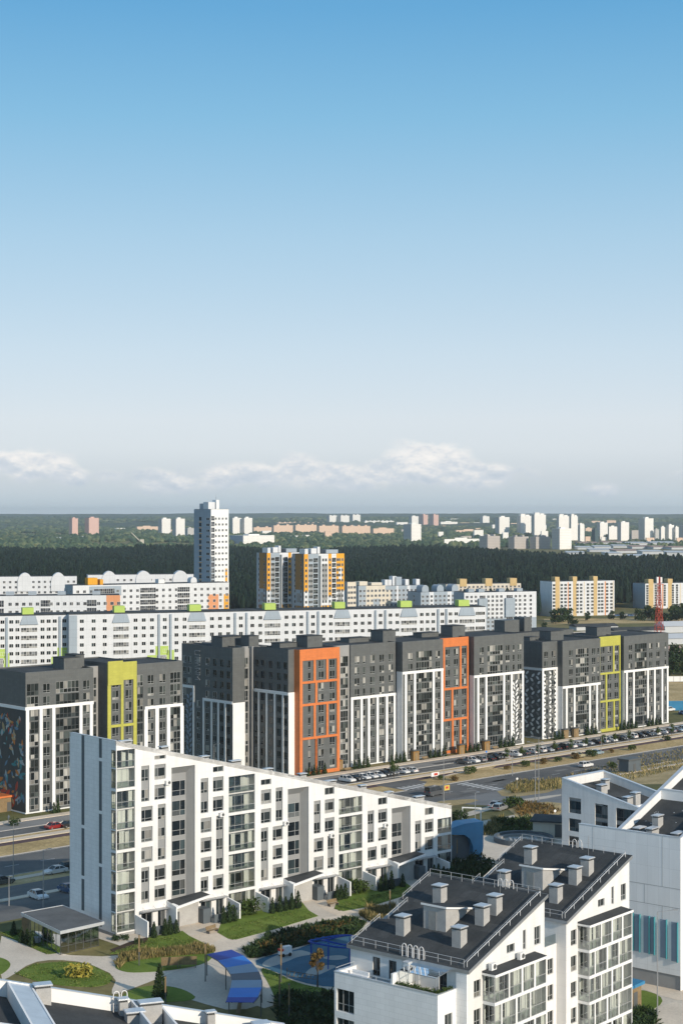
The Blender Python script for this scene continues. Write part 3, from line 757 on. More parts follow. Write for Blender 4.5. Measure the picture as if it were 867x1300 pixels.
# ------------------------------------------------------------------ N2: big pale grey block at the right edge
def build_n2():
    ang=radians(50.5); u=(cos(ang),sin(ang)); vv=(-sin(ang),cos(ang))
    org=(43.8,212.0)
    root=empty('apartment_building',(org[0],org[1],0),ang,'large pale grey block at the right edge with teal fins and a rising parapet roof','building')
    # local x: along the right facade going away, y: to the left along the wall seen here
    V=15.2; vs=9.4; U=42.0; zt=19.8; rise=.335
    w=MB(); PF=lambda s,z,d:(d,s,z)
    # the blank gable wall with fins
    wall_holes(w,PF,0,V,1.9,zt,zt,[],0,.3)
    w.poly([(0,V,1.9),(.3,V,1.9),(.3,V,zt),(0,V,zt)]); w.poly([(.3,0,zt),(.3,V,zt),(0,V,zt),(0,0,zt)])
    w.poly([(.3,V,zt-3),(.3,vs,zt-3),(.3,vs,zt),(.3,V,zt)])
    # left long wall rising with the roof
    w.poly([(.3,vs,zt-4),(U,vs,zt-4),(U,vs,zt+rise*U),(.3,vs,zt)]); w.poly([(.3,vs-.45,zt-2.5),(U,vs-.45,zt-2.5+rise*U),(U,vs-.45,zt+rise*U),(.3,vs-.45,zt)])
    w.poly([(.3,vs,zt),(U,vs,zt+rise*U),(U,vs-.45,zt+rise*U),(.3,vs-.45,zt)])
    w.poly([(.3,V,0),(U,V,0),(U,V,zt-2.2),(.3,V,zt-2.2)]); w.poly([(.3,vs,zt-2.2),(U,vs,zt-2.2),(U,V,zt-2.2),(.3,V,zt-2.2)])
    # right facade with openings, and the far end
    holes=[]
    fl=[.6+3.0*k for k in range(6)]
    for z in fl:
        for a,b in ((1.6,4.6),(6,7.4),(9,12.5),(15,16.4),(18,22),(25,28),(31,34)): holes.append((a,b,z+.4,z+2.5))
    wall_holes(w,lambda s,z,d:(s,d,z),0,U,0,zt,zt+rise*U,holes,0,.3)
    w.poly([(U,0,0),(U,V,0),(U,V,zt+1),(U,0,zt+rise*U)]); w.poly([(U,0,zt-2),(U,vs,zt-2),(U,vs,zt+rise*U),(U,0,zt+rise*U)])
    w.obj('wall',[M['lgrey']],root)
    c=MB(); c.prism([(.32,.31),(U-.1,.31),(U-.1,vs-.5),(.32,vs-.5)],0,[zt-1.6,zt-1.6+rise*U,zt-1.6+rise*U,zt-1.6]); c.obj('inner_wall',M['infill'],root)
    sp=[]
    for h in holes:
        if h[0] in (9,18): continue
        sp.append((T(h[0],.15,h[2]),round(h[1]-h[0],2),2.1,(.35,.7),(.3,),'frame_dark','pane'))
    windows(root,sp)
    for h in holes:
        if h[0] in (9,18): glazing(root,T(h[0],.1,h[2]),h[1]-h[0],2.1,.9,4)
    # base, set slightly back, and panel joints
    b=MB(); b.box(.12,.4,.1,V-.1,0,1.899); b.obj('plinth',M['midgrey'],root)
    j=MB()
    for z in (13.1,10.6): j.box(-.012,.002,.05,V-.05,z,z+.07)
    for y in (2.6,9.9): j.box(-.014,.002,y,y+.06,6.9,10.6) 
    for y,z0,z1 in ((2.6,13.17,19.7),(13.0,13.17,19.7),(9.9,10.67,13.1),(5.2,10.67,13.1)): j.box(-.014,.002,y,y+.05,z0,z1)
    j.obj('panel_joint',M['frame_grey'],root)
    # fins: recessed blue-grey strips each with a teal edge
    for y0,y1,z0,z1 in ((10.6,9.7,4.2,9.0),(9.4,8.6,4.2,9.0),(7.8,6.9,4.15,9.0),(6.75,5.9,4.1,9.0),(5.35,4.5,4.1,9.0),(4.4,3.75,4.1,9.0),(2.9,2.0,3.9,8.9),(1.3,.4,3.7,8.8)):
        f=MB(); f.box(-.06,.02,y1,y0,z0,z1); o=f.obj('fin_panel',M['fin'],root)
        t=MB(); t.box(-.30,.01,y1-.10,y1-.001,z0-.05,z1+.05); t.obj('teal_fin',M['teal'],o)
    # coping
    cp=MB(); cp.box(-.05,.36,-.05,V+.05,zt+.004,zt+.09)
    cp.hexa([(.37,vs-.5,zt+.004),(U,vs-.5,zt+.004+rise*U),(U,vs+.05,zt+.004+rise*U),(.37,vs+.05,zt+.004),(.37,vs-.5,zt+.10),(U,vs-.5,zt+.10+rise*U),(U,vs+.05,zt+.10+rise*U),(.37,vs+.05,zt+.10)])
    cp.hexa([(.37,-.05,zt+.004),(U,-.05,zt+.004+rise*U),(U,.35,zt+.004+rise*U),(.37,.35,zt+.004),(.37,-.05,zt+.09),(U,-.05,zt+.09+rise*U),(U,.35,zt+.09+rise*U),(.37,.35,zt+.09)])
    cp.obj('coping',M['metal'],root)
    zroof=lambda x: zt-1.25+rise*x
    r=MB(); r.hexa([(.35,.3,zroof(.35)-.4),(U-.1,.3,zroof(U)-.4),(U-.1,vs-.46,zroof(U)-.4),(.35,vs-.46,zroof(.35)-.4),(.35,.3,zroof(.35)),(U-.1,.3,zroof(U)),(U-.1,vs-.46,zroof(U)),(.35,vs-.46,zroof(.35))]); r.obj('roof',M['roof'],root)
    # fire wall across the roof
    fw=MB(); fx=11.3; fw.box(fx,fx+.5,.3,vs-.47,zroof(fx)-.2,zroof(fx)+1.35); fw.obj('fire_wall',M['white_plain'],root)
    fw=MB(); fw.box(fx-.05,fx+.55,.36,vs-.51,zroof(fx)+1.351,zroof(fx)+1.43); fw.obj('coping',M['metal'],root)
    rng=random.Random(3); sb=MB()
    for k in range(26):
        x=rng.uniform(1,10.5); y=rng.uniform(.8,vs-1)
        sb.tube((x,y,zroof(x)),(x,y,zroof(x)+.05),.09,.05,6)
    sb.obj('roof_fixing',M['metal'],root)
    P=frame_uv(org,ang)
    for (a,b,h,wd,l) in ((2.2,7.2,.45,1.7,'low, nearest the parapet corner'),(1.7,5.0,.9,1.9,'low and wide behind the front parapet'),(4.2,5.6,1.3,1.4,'tallest of those on this roof'),(1.6,1.2,.8,1.9,'at the right-hand front corner'),(7.6,.9,1.2,1.3,'farther up by the right edge')):
        vent_box('roof_vent','metal-capped vent on the pale grey finned block, '+l,P(a,b,zroof(a)),ang,wd,.9,h,'vents on the pale grey block')
    return root,P
N2,PN2=build_n2()

# ------------------------------------------------------------------ W2: white slope-roofed block behind, seen end-on
def build_w2():
    ang=radians(45.0); org=(40.3,300.0)   # left front corner of the seen facade
    root=empty('apartment_building',(org[0],org[1],0),ang,'white block with a sunken dark roof behind the pale grey block with teal fins','building')
    # local x: along the gable going away; local -y: along the facade to the right
    Ln=40.0; U=12.6; h0=13.3; sl=.205
    zr=lambda t:h0-sl*t
    w=MB(); PF=lambda s,z,d:(d,-s,z)
    holes=[(1.6,4.3,7.2,10.0),(1.6,4.3,3.9,6.2),(7.4,10.2,4.2,9.6),(12.0,16.6,4.2,9.4),(18.5,21.5,4.2,8.2),(24,27,3,6),(7.4,10.2,.6,3.3),(1.6,4.3,.6,3.0)]
    wall_holes(w,PF,0,Ln,0,zr(0),zr(Ln),holes,0,.25)
    w.poly([(0,0,0),(U,0,0),(U,0,h0),(0,0,h0)]); w.poly([(U,0,0),(U,-Ln,0),(U,-Ln,zr(Ln)),(U,0,zr(0))]); w.poly([(0,-Ln,0),(U,-Ln,0),(U,-Ln,zr(Ln)),(0,-Ln,zr(Ln))])
    pt=.55
    for x in (pt,U-pt): w.poly([(x,-pt,zr(pt)-3),(x,-Ln,zr(Ln)-3),(x,-Ln,zr(Ln)),(x,-pt,zr(pt))])
    w.poly([(pt,-pt,zr(pt)-3),(U-pt,-pt,zr(pt)-3),(U-pt,-pt,zr(pt)),(pt,-pt,zr(pt))])
    w.obj('wall',M['white'],root)
    cp=MB()
    for x0,x1 in ((-.05,pt+.03),(U-pt-.03,U+.05)):
        cp.hexa([(x0,-.0,zr(0)+.004),(x0,-Ln,zr(Ln)+.004),(x1,-Ln,zr(Ln)+.004),(x1,0,zr(0)+.004),(x0,0,zr(0)+.1),(x0,-Ln,zr(Ln)+.1),(x1,-Ln,zr(Ln)+.1),(x1,0,zr(0)+.1)])
    cp.hexa([(pt+.04,.05,zr(0)+.004),(U-pt-.04,.05,zr(0)+.004),(U-pt-.04,-pt-.03,zr(pt)+.004),(pt+.04,-pt-.03,zr(pt)+.004),(pt+.04,.05,zr(0)+.1),(U-pt-.04,.05,zr(0)+.1),(U-pt-.04,-pt-.03,zr(pt)+.1),(pt+.04,-pt-.03,zr(pt)+.1)])
    cp.obj('coping',M['metal'],root)
    c=MB(); c.hexa([(.27,-.1,0),(.27,-Ln+.1,0),(U-.2,-Ln+.1,0),(U-.2,-.1,0),(.27,-.1,zr(0)-2.6),(.27,-Ln+.1,zr(Ln)-2.6),(U-.2,-Ln+.1,zr(Ln)-2.6),(U-.2,-.1,zr(0)-2.6)]); c.obj('inner_wall',M['infill'],root)
    r=MB(); r.hexa([(pt,-pt,zr(pt)-2.2),(pt,-Ln,zr(Ln)-2.2),(U-pt,-Ln,zr(Ln)-2.2),(U-pt,-pt,zr(pt)-2.2),(pt,-pt,zr(pt)-1.5),(pt,-Ln,zr(Ln)-1.5),(U-pt,-Ln,zr(Ln)-1.5),(U-pt,-pt,zr(pt)-1.5)]); r.obj('roof',M['roof'],root)
    # step wall on the roof
    f=MB(); f.hexa([(pt,-15.2,zr(15)-1.7),(U-pt,-15.2,zr(15)-1.7),(U-pt,-15.6,zr(15)-1.7),(pt,-15.6,zr(15)-1.7),(pt,-15.2,zr(15)-.2),(U-pt,-15.2,zr(15)-.2),(U-pt,-15.6,zr(15)-.2),(pt,-15.6,zr(15)-.2)]); f.obj('fire_wall',M['white_plain'],root)
    sp=[]
    for h in holes:
        big=h[1]-h[0]>2.9
        zt=h[3]-(0 if big else .9 if h[3]-h[2]>2.6 else 0)
        z=h[2]
        while z+1.8<=h[3]+.01:
            sp.append((T(.12,-h[0],z,-pi/2),round(h[1]-h[0],2),min(2.2,h[3]-z),(.33,.66) if big else (.5,),(.3,),'frame_dark','pane_dark')); z+=2.9
    windows(root,sp)
    P=frame_uv(org,ang)
    for a,b,h,wd,l in ((7.5,-4.2,1.5,1.3,'slim one nearest the peak'),(4.6,-5.6,1.3,1.9,'wide one in the middle'),(3.4,-12.2,1.4,2.0,'wide one farther down the slope'),(4.8,-12.8,2.2,1.5,'tall one farther down the slope'),(2.6,-17.5,1.0,2.0,'lowest one')):
        vent_box('roof_vent','vent on the sunken roof of the small white block, '+l,P(a,b,zr(-b)-1.5),ang,wd,1.1,h,'vents on the sunken dark roof')
    # arched ladder rails
    return root,P
W2,PW2=build_w2()

# ------------------------------------------------------------------ S1: roof of the block right below the camera, bottom left
def build_s1():
    # white slope-roofed block like the one across the courtyard; only its roof is seen
    zt0=19.5; sl=.255; th=radians(20)
    D=(H-zt0)*F/(1238.5-650.0); A=((-30-433.5)*D/F,D)
    ln=29.6; W=15.0
    root=empty('apartment_building',(A[0],A[1],0),th,'sloping dark roof with white parapets and ribs in the bottom left corner','building')
    zt=lambda x: zt0-sl*x
    def sb(m,x0,x1,y0,y1,a,b,k=0):   # a box whose bottom and top follow the slope, given relative to the parapet top
        m.hexa([(x0,y0,zt(x0)+a),(x1,y0,zt(x1)+a),(x1,y1,zt(x1)+a),(x0,y1,zt(x0)+a),(x0,y0,zt(x0)+b),(x1,y0,zt(x1)+b),(x1,y1,zt(x1)+b),(x0,y1,zt(x0)+b)],k)
    w=MB(); x0=-6
    w.hexa([(x0,-W,0),(ln,-W,0),(ln,0,0),(x0,0,0),(x0,-W,zt(x0)-1.6),(ln,-W,zt(ln)-1.6),(ln,0,zt(ln)-1.6),(x0,0,zt(x0)-1.6)])
    sb(w,x0,ln,-.42,.001,-1.61,0); sb(w,x0,ln,-W,-W+.42,-1.61,0); sb(w,ln-.45,ln+.001,-W+.43,-.43,-1.61,-.02)
    w.obj('wall',M['white_plain'],root)
    cp=MB(); sb(cp,x0,ln+.05,-.46,.05,.003,.06); cp.obj('coping',M['metal'],root)
    for a_,b_,h_ in ((x0+.1,2.7,-1.45),(5.1,14.3,-1.25),(17.4,ln-.5,-1.15)):
        r=MB(); sb(r,a_,b_,-W+.43,-.43,-1.62,h_); r.obj('roof',M['roof'],root)
    rb=MB(); sb(rb,2.75,2.95,-W+.44,-.44,-1.6,.02); sb(rb,4.85,5.05,-W+.44,-.44,-1.6,.02); rb.obj('roof_rib',M['white_plain'],root)
    rb=MB(); sb(rb,2.96,4.84,-W+.44,-.44,-1.6,-.05); rb.obj('rib_cover',M['metal'],root)
    rb=MB(); sb(rb,14.35,14.6,-W+.44,-.44,-1.6,.03); rb.obj('roof_rib',M['white_plain'],root)
    rb=MB(); sb(rb,17.1,17.35,-W+.44,-.44,-1.6,.03); rb.obj('roof_rib',M['white_plain'],root)
    rb=MB(); sb(rb,14.61,17.09,-W+.44,-.44,-1.6,-1.35); rb.obj('roof_valley',M['roof_light'],root)
    return root,frame_uv((A[0],A[1]),th),ln,th
S1,PS1,S1L,S1A=build_s1()
S1Z=lambda x: 19.5-.255*x
for (x,y,h,wd,dp,l) in ((5.9,-1.2,1.5,1.4,1.1,'beside the metal rib at the left'),(13.4,-1.3,1.35,.8,.8,'slim one in the middle of the roof'),(15.9,-1.7,1.6,2.0,1.2,'wide one in the recess'),(14.0,-3.4,.9,1.6,1.2,'low one nearest the camera'),(21.9,-1.2,1.4,.75,.7,'slim one near the right-hand end'),(26.6,-2.2,1.3,1.4,1.2,'at the right-hand corner')):
    p=PS1(x,y,S1Z(x)-1.3); vent_box('roof_vent','white vent shaft on the bottom left roof, '+l,p,S1A,wd,dp,h,'vents on the bottom left roof')
def hoop_ladder(name,label,loc,rz,n=2,w=.45,h=1.3,drop=1.5,group=None):
    o=empty(name,loc,rz,label,'roof ladder',group); 
    for k in range(n):
        m=MB(); x=k*.75; pts=[(x,0,-drop),(x,0,h*.6)]+[(x+.28*(1-cos(t*pi/6)),0,h*.6+.35*sin(t*pi/6)) for t in range(1,7)]+[(x+.56,0,-drop*.0)]
        m.path(pts,.05,6); m.obj('hoop',M['mastw'],o)
    m=MB()
    for z in (-1.2,-.8,-.4,0.0): m.tube((0,0,z),((n-1)*.75+.56,0,z),.025,None,5)
    m.obj('rung',M['galv'],o); return o
hoop_ladder('roof_ladder','white hooped ladder over the eave of the nearer steep roof',PA(-.15,8.4,15.2),NA-pi/2,4,.45,1.6,2.6)
hoop_ladder('roof_ladder','white hooped ladder at the ridge of the nearer steep roof',PA(14.45,6.2,20.1),NA-pi/2,3,.45,1.2,1.5)
hoop_ladder('roof_ladder','white hooped ladder at the ridge of the farther steep roof',PB(14.45,8.1,20.1),NA-pi/2,2,.45,1.3,1.5)
hoop_ladder('roof_ladder','small hooped ladder on the bottom left roof',PS1(12.6,-.75,S1Z(12.6)-.2),S1A,2,.4,.9,1.2)
# ------------------------------------------------------------------ dark cladding blocks along the street
def leaf_poly(mb,P,cs,cz,l,w,ang,m,d=-.05):
    pts=[]; N=7
    for k in range(N): t=k/(N-1); pts.append((l*(t-.5), w*sin(pi*t)**.8*.5))
    for k in range(N-2,0,-1): t=k/(N-1); pts.append((l*(t-.5), -w*sin(pi*t)**.8*.5))
    c,s=cos(ang),sin(ang); q=[(cs+a*c-b*s, cz+a*s+b*c) for a,b in pts]
    mb.poly([P(a,b,d) for a,b in q],m)
    for (a,b),(e,f) in zip(q,q[1:]+q[:1]): mb.poly([P(a,b,d),P(e,f,d),P(e,f,0.0),P(a,b,0.0)],m)
def islands(mb,tol=.03):
    """the boxes of a builder, gathered into the groups that touch"""
    nb=len(mb.v)//8; bb=[]
    for k in range(nb):
        p=mb.v[8*k:8*k+8]; bb.append([min(q[i] for q in p)-tol for i in range(3)]+[max(q[i] for q in p)+tol for i in range(3)])
    par=list(range(nb))
    def fd(a):
        while par[a]!=a: a=par[a]
        return a
    for a in range(nb):
        for b in range(a):
            if all(bb[a][i]<=bb[b][i+3] and bb[b][i]<=bb[a][i+3] for i in range(3)): par[fd(a)]=fd(b)
    out={}
    for k in range(nb):
        m=out.setdefault(fd(k),MB()); m.hexa(mb.v[8*k:8*k+8],mb.m[6*k])
    return list(out.values())
class GB:
    """one dark block: local x along the street front, y into the block, z up from its foot"""
    def __init__(s,label,px0,px1,zroof,nf,fh,plinth,seed):
        s.s0=along(OG,AG,px0); s.len=along(OG,AG,px1)-s.s0
        O=sn(s.s0,0); s.O=O; s.nf,s.fh,s.pl=nf,fh,plinth; s.zr=zroof-LOW; s.rng=random.Random(seed)
        s.root=empty('apartment_building',(O[0],O[1],LOW),AG,label,'building')
        s.wall=MB(); s.wins=[]; s.glz=[]; s.frame=MB(); s.col=MB(); s.roof=MB(); s.core=MB(); s.pen=[]; s.frames=[]
    def x(s,px): return along(OG,AG,px)-s.s0
    def px_v(s,px,v):   # same, on a plane v metres behind the front
        return along(sn(0,-v),AG,px)-s.s0
    def fl(s,k): return s.pl+s.fh*k
    def section(s,xa,xb,y,depth,items,nframe=None,verts=(),colour=None,bars=(),zr=None,mat=0,vw=.8,floors=None):
        zr=s.zr if zr is None else zr
        P=lambda a,z,d:(a,y+d,z); holes=[]; rng=s.rng
        for it in items:
            for k in (range(s.nf) if floors is None else floors):
                z=s.fl(k)
                if it[0]=='g':
                    a,b=it[1],it[2]; holes.append((a,b,z+.08,z+s.fh-.12)); n=max(3,int((b-a)/.95))
                    s.glz.append((T(a,y+.06,z+.08),round(b-a,2),round(s.fh-.2,2),tuple((i+1)/n for i in range(n-1)),(.36,),'frame_grey' if rng.random()<.5 else 'frame_dark','pane_grey' if rng.random()<.6 else 'pane'))
                else:
                    w=1.85 if it[0]=='w' else .95; c=it[1]
                    holes.append((c-w/2,c+w/2,z+.42,z+2.5))
                    s.wins.append((T(c-w/2,y+.11,z+.42),w,2.08,(.5,) if it[0]=='w' else (),(.24,),'frame_grey','pane_grey' if rng.random()<.6 else 'pane'))
        wall_holes(s.wall,P,xa,xb,0,zr,zr,holes,0,.22,mat)
        s.wall.poly([(xa,y,0),(xa,y+depth,0),(xa,y+depth,zr),(xa,y,zr)],mat if mat<2 else mat); s.wall.poly([(xb,y,0),(xb,y+depth,0),(xb,y+depth,zr),(xb,y,zr)],mat)
        s.wall.poly([(xa,y+depth,0),(xb,y+depth,0),(xb,y+depth,zr),(xa,y+depth,zr)],mat)
        s.wall.box(xa+.002,xb-.002,y+.003,y+.3,zr-.6,zr-.001,mat); s.wall.poly([(xa,y,zr),(xb,y,zr),(xb,y+.3,zr),(xa,y+.3,zr)],mat)
        s.core.box(xa+.23,xb-.23,y+.23,y+depth-.2,0,zr-.5)
        s.roof.box(xa+.02,xb-.02,y+.31,y+depth-.02,zr-.49,zr-.3)
        if nframe:
            keep=s.frame; s.frame=MB()
            zt=s.fl(nframe)
            s.frame.box(xa,xb,y-.16,y-.003,zt-.28,zt+.42)
            for v in verts: s.frame.box(v-vw/2,v+vw/2,y-.14,y-.003,.35,zt-.281)
            s.frame.box(xa,xb,y-.15,y-.004,.1,.349)
            s.frames.append(s.frame); s.frame=keep
    def colour_grid(s,xa,xb,y,segs,verts,zr=None,bw=.75,top=2.6,side=True,sd=1.9):
        """bright frame laid over a grey section: borders, top band, bars between groups of storeys"""
        zr=s.zr if zr is None else zr
        c=s.col; d0,d1=y-.2,y-.003
        c.box(xa,xa+bw,d0,d1,0,zr-top); c.box(xb-bw,xb,d0,d1,0,zr-top); c.box(xa,xb,d0,d1,zr-top+.001,zr)
        zs=[0]+[s.fl(k) for k in segs]+[zr-top]
        for z in zs[1:-1]: c.box(xa+bw+.001,xb-bw-.001,d0+.004,d1,z-.3,z+.3)
        c.box(xa+bw+.001,xb-bw-.001,d0+.004,d1,0,.9)
        for i,vs in enumerate(verts):
            for v in vs: c.box(v-.36,v+.36,d0+.006,d1,(zs[i]+.301) if i else .901,zs[i+1]-.301 if i+1<len(zs)-1 else zs[i+1])
        if side: c.box(xa-.02,xa+.001,d0,y+sd,0,zr)
    def penthouse(s,xa,xb,y,d,h,z=None):
        z=s.zr-.4 if z is None else z
        h=h*.88; m=MB(); m.box(xa,xb,y,y+d,z,z+h); o=m.obj('penthouse',M['charcoal'],s.root)
        m=MB(); m.box(xa-.1,xb+.1,y-.1,y+d+.1,z+h+.002,z+h+.14); m.obj('penthouse_roof',M['roof'],o)
        n=max(1,int((xb-xa)/2)); m=MB()
        for k in range(n): m=MB(); m.box(xa+.4+2*k,xa+1.2+2*k,y-.03,y-.001,z+h*.55,z+h*.8); m.obj('grille',M['frame_dark'],o)
    def finish(s,colmat=None):
        s.wall.obj('wall',[M['charcoal'],M['charcoal2'],M['white2'],M['midgrey']],s.root)
        s.core.obj('inner_wall',M['strip'],s.root); s.roof.obj('roof',M['roof'],s.root)
        for q in s.frames+[s.frame]:
            for i_ in islands(q): i_.obj('white_frame',M['white_plain'],s.root)
        for i_ in islands(s.col): i_.obj('colour_frame',M[colmat],s.root)
        windows(s.root,s.wins,100); windows(s.root,s.glz,100,'balcony_glazing')

# --- block at the left
def build_g0():
    g=GB('dark grey block with lime yellow frame and a leaf-painted end wall at the left',33,232,26.3,10,2.83,.75,21); x=g.x
    D=14.5
    g.section(0,x(119),0,D,[('g',x(34.5),x(49.5)),('w',x(60)),('g',x(71.5),x(101)),('w',x(110.5))],8,[x(33)+.45,x(52.5),x(68.5),x(103),x(117)-.2])
    g.section(x(119)+.002,x(133),2.6,D-2.7,[('g',x(121.5),x(131))],mat=3)
    g.section(x(133)+.002,x(170),-1.1,D+1.0,[('w',x(143.8)),('w',x(160.6))],zr=g.zr+.9)
    g.colour_grid(x(133),x(170),-1.1,[6],[[x(151.6)],[x(151.6)]],zr=g.zr+.9,bw=.95,top=4.2,side=False)
    g.col.box(x(133),x(152),-1.45,-1.31,g.fl(9)+1.0,g.zr+1.25)
    g.section(x(170)+.002,x(232),0,D,[('g',x(171.5),x(182)),('w',x(192)),('w',x(207)),('g',x(216.5),x(229.5))],None)
    zt=g.fl(7)+.4
    xa=x(184); g.frame.box(xa,x(232),-.16,-.003,zt-.3,zt+.4)
    for v in (x(185.5),x(199.5),x(214),x(231)): g.frame.box(v-.5,v+.5,-.14,-.003,.35,zt-.301)
    # end wall with the painting
    P=lambda s_,z,d:(d,D-s_,z)
    zt=g.fl(8); f=g.frame; f.box(-.16,-.003,-.16,D,zt-.28,zt+.42); f.box(-.14,-.003,-.15,D,.1,.35)
    mu=MB(); rng=random.Random(17)
    mu.box(-.03,-.001,.05,D-.05,.36,zt-.29,0)
    for k in range(95):
        s_=rng.uniform(.7,D-.7); z=rng.uniform(1.2,zt-1.3); c=rng.choice((1,1,2,3,4,5,6,6))
        l=rng.uniform(.9,2.9); a=rng.uniform(-.6,2.2)
        leaf_poly(mu,P,s_,z,l,l*rng.uniform(.25,.5),a,c,-.034-.0012*k/10)
        if rng.random()<.5: leaf_poly(mu,P,s_+rng.uniform(-.5,.5),z+rng.uniform(-.5,.5),l*.6,l*.25,a+1,rng.choice((1,2,3,6)),-.052-.0005*k/10)
    mu.obj('leaf_mural',[M['charcoal2'],mat('mural_blue',(.12,.21,.30),.7),mat('mural_teal',(.06,.22,.24),.7),mat('mural_sand',(.42,.31,.17),.7),mat('mural_orange',(.52,.19,.045),.7),mat('mural_red',(.42,.06,.03),.7),mat('mural_grey',(.34,.39,.40),.7)],g.root)
    g.penthouse(x(91),x(112),3.0,4.6,3.0); g.penthouse(x(113)-.5,x(126)-1,4.5,4.5,3.4); 
    g.finish('yellow'); return g
G0=build_g0()

def build_g1():
    g=GB('very long dark grey block with two orange framed bays in the middle of the view',366,656.5,27.0,10,2.86,.85,22); x=g.x; D=13.5
    # shaded left end of the bar
    A=x(374)
    g.section(0,A,0,D,[])
    g.wall.box(-.02,-.004,.6,D-.3,g.fl(7),g.fl(7)+.5,2)
    lh=[]; zt=g.fl(7)
    f=g.frame
    f.box(0,A,-.16,-.003,.1,zt+.4); f.box(-.16,-.003,-.16,D,zt-.3,zt+.4)
    for y in (2.0,5.2,8.4,11.6): f.box(-.14,-.003,y-.3,y+.3,.3,zt-.301)
    for k in range(g.nf):
        for i,y in enumerate((1.0,3.6,6.8,10.0,12.4)):
            w=1.5; g.wins.append((T(-.05,y+w/2,g.fl(k)+.5,-pi/2),w,1.9,(.5,),(.24,),'frame_dark','pane_dark'))
    # first orange bay
    xa,xb=x(373.5),x(424); ya=-2.0
    g.section(xa+.002,xb,ya,D+1.9,[('n',x(386.5)),('w',x(401.5)),('w',x(415.5))])
    g.colour_grid(xa,xb,ya,[3,6,8],[[x(394.5),x(394.5)],[x(392.5),x(408.5)],[x(394.5)],[x(392.5),x(408.5)]],bw=.95,top=2.9,sd=2.0)
    # glazed column
    g.section(xb+.002,x(445),.5,D-.6,[('g',x(425.5),x(433)),('g',x(434),x(443.5))],mat=3)
    # grey with white frame on six storeys
    xc=x(445)
    g.section(xc+.002,x(502),0,D,[('w',x(453.5)),('n',x(462.5)),('w',x(473)),('w',x(484.8)),('w',x(496.5))],6,[x(446.5),x(458.8),x(468),x(479),x(490.8),x(500.5)])
    # projecting bay
    xd=x(503.5)
    g.section(xd,x(555),-2.2,D+2.1,[('w',x(513.8)),('g',x(520.8),x(541)),('w',x(548.5))],8,[x(507.5),x(519),x(542.7),x(554)-.2])
    g.frame.box(xd-.12,xd-.004,-2.3,-.05,.2,g.fl(8)+.4)
    # second orange bay
    xe=x(555)
    g.section(xe+.002,x(592),-.6,D+.5,[('n',x(557)),('w',x(566.5)),('w',x(577)),('w',x(587))])
    g.colour_grid(xe,x(592),-.6,[3,6],[[x(572),x(582)],[x(560),x(571.5)],[x(561),x(582)]],bw=.62,top=2.5,side=False)
    xf=x(593.5)
    g.section(xf,x(656.5),-2.4,D+2.3,[('w',x(603.5)),('g',x(610.5),x(630)),('w',x(636.3)),('n',x(644)),('w',x(651.5))],7,[x(598.5),x(608.8),x(631.3),x(641),x(656)-.3])
    g.frame.box(xf-.12,xf-.004,-2.5,-.7,.2,g.fl(7)+.4)
    lp=MB(); P=lambda a,z,d:(a,-2.4+d,z); rng=random.Random(8)
    for k in range(30):
        zz=1.5+k*.58; leaf_poly(lp,P,x(641.5)+.7+(k%2)*1.5+rng.uniform(-.3,.3),zz,rng.uniform(1.1,1.7),.55,.8 if k%2 else 2.2,0,-.06-.001*k)
        if k%3==0: leaf_poly(lp,P,x(654.5)-.2,zz,.8,.4,1.0,0,-.06-.001*k)
    lp.obj('leaf_pattern',M['white_plain'],g.root)
    # rear wing with the shaded long face
    v0=13.6; w0=g.px_v(295.5,v0); w1_=g.px_v(311,v0); w2=g.px_v(321,v0); w3=g.px_v(331,v0)
    WD=21.5; zw=g.zr
    g.section(w0,w1_,v0,WD,[],mat=0); f.box(w0,w1_,v0-.1,v0-.003,.1,g.fl(6))
    g.section(w1_+.002,w2,v0+1.5,WD-1.6,[('g',w1_+.25,w2-.3)],mat=3)
    g.section(w2+.002,w3+3,v0+.3,WD-.4,[],mat=3)
    zt1,zt2=g.fl(7),g.fl(6)
    f.box(w0-.16,w0-.003,v0,v0+12.3,zt2-.3,zt2+.4); f.box(w0-.16,w0-.003,v0+16.0,v0+WD,zt1-.3,zt1+.4)
    for y,zt in ((v0+3.0,zt2),(v0+5.8,zt2),(v0+8.6,zt2),(v0+12.0,zt2),(v0+16.3,zt1),(v0+WD-.3,zt1)): f.box(w0-.14,w0-.003,y-.33,y+.33,.3,zt-.301)
    for k in range(g.nf):
        for i,y in enumerate((1.6,4.4,7.3,10.4,14.2,18.0,20.2)):
            if i==4 and k>5 and k<8: continue
            w=1.5; 
            if i==5 and k<7: continue
            g.wins.append((T(w0-.05,v0+y+w/2,g.fl(k)+.5,-pi/2),w,1.9,(.5,),(.24,),'frame_dark','pane_dark'))
    lp=MB(); P=lambda s_,z,d:(w0+d,v0+WD-s_,z)
    for k in range(26): leaf_poly(lp,P,1.6+(k%2)*1.3+rng.uniform(-.3,.3)+1.0,2+k*.68,rng.uniform(1.3,2.0),.7,.8 if k%2 else 2.2,0,-.06-.001*k)
    lp.obj('leaf_pattern',M['fin'],g.root)
    # tall letters running down the wing
    tx=MB(); zt=zw-1.6; y1,y0=v0+15.6,v0+13.5
    def st(a,b): 
        # a,b in letter space: (across 0..1, down metres)
        pa=(w0-.045,y1+(y0-y1)*a[0],zt-a[1]); pb=(w0-.045,y1+(y0-y1)*b[0],zt-b[1]); tx.tube(pa,pb,.14,None,4)
    st((0,0),(1,0)); st((0,0),(0,1.1)); st((0,1.1),(1,1.1))
    st((0,1.7),(1,1.7)); st((1,1.7),(0,2.7)); st((0,2.7),(1,2.7))
    st((0,3.2),(1,3.7)); st((1,3.7),(0,4.2))
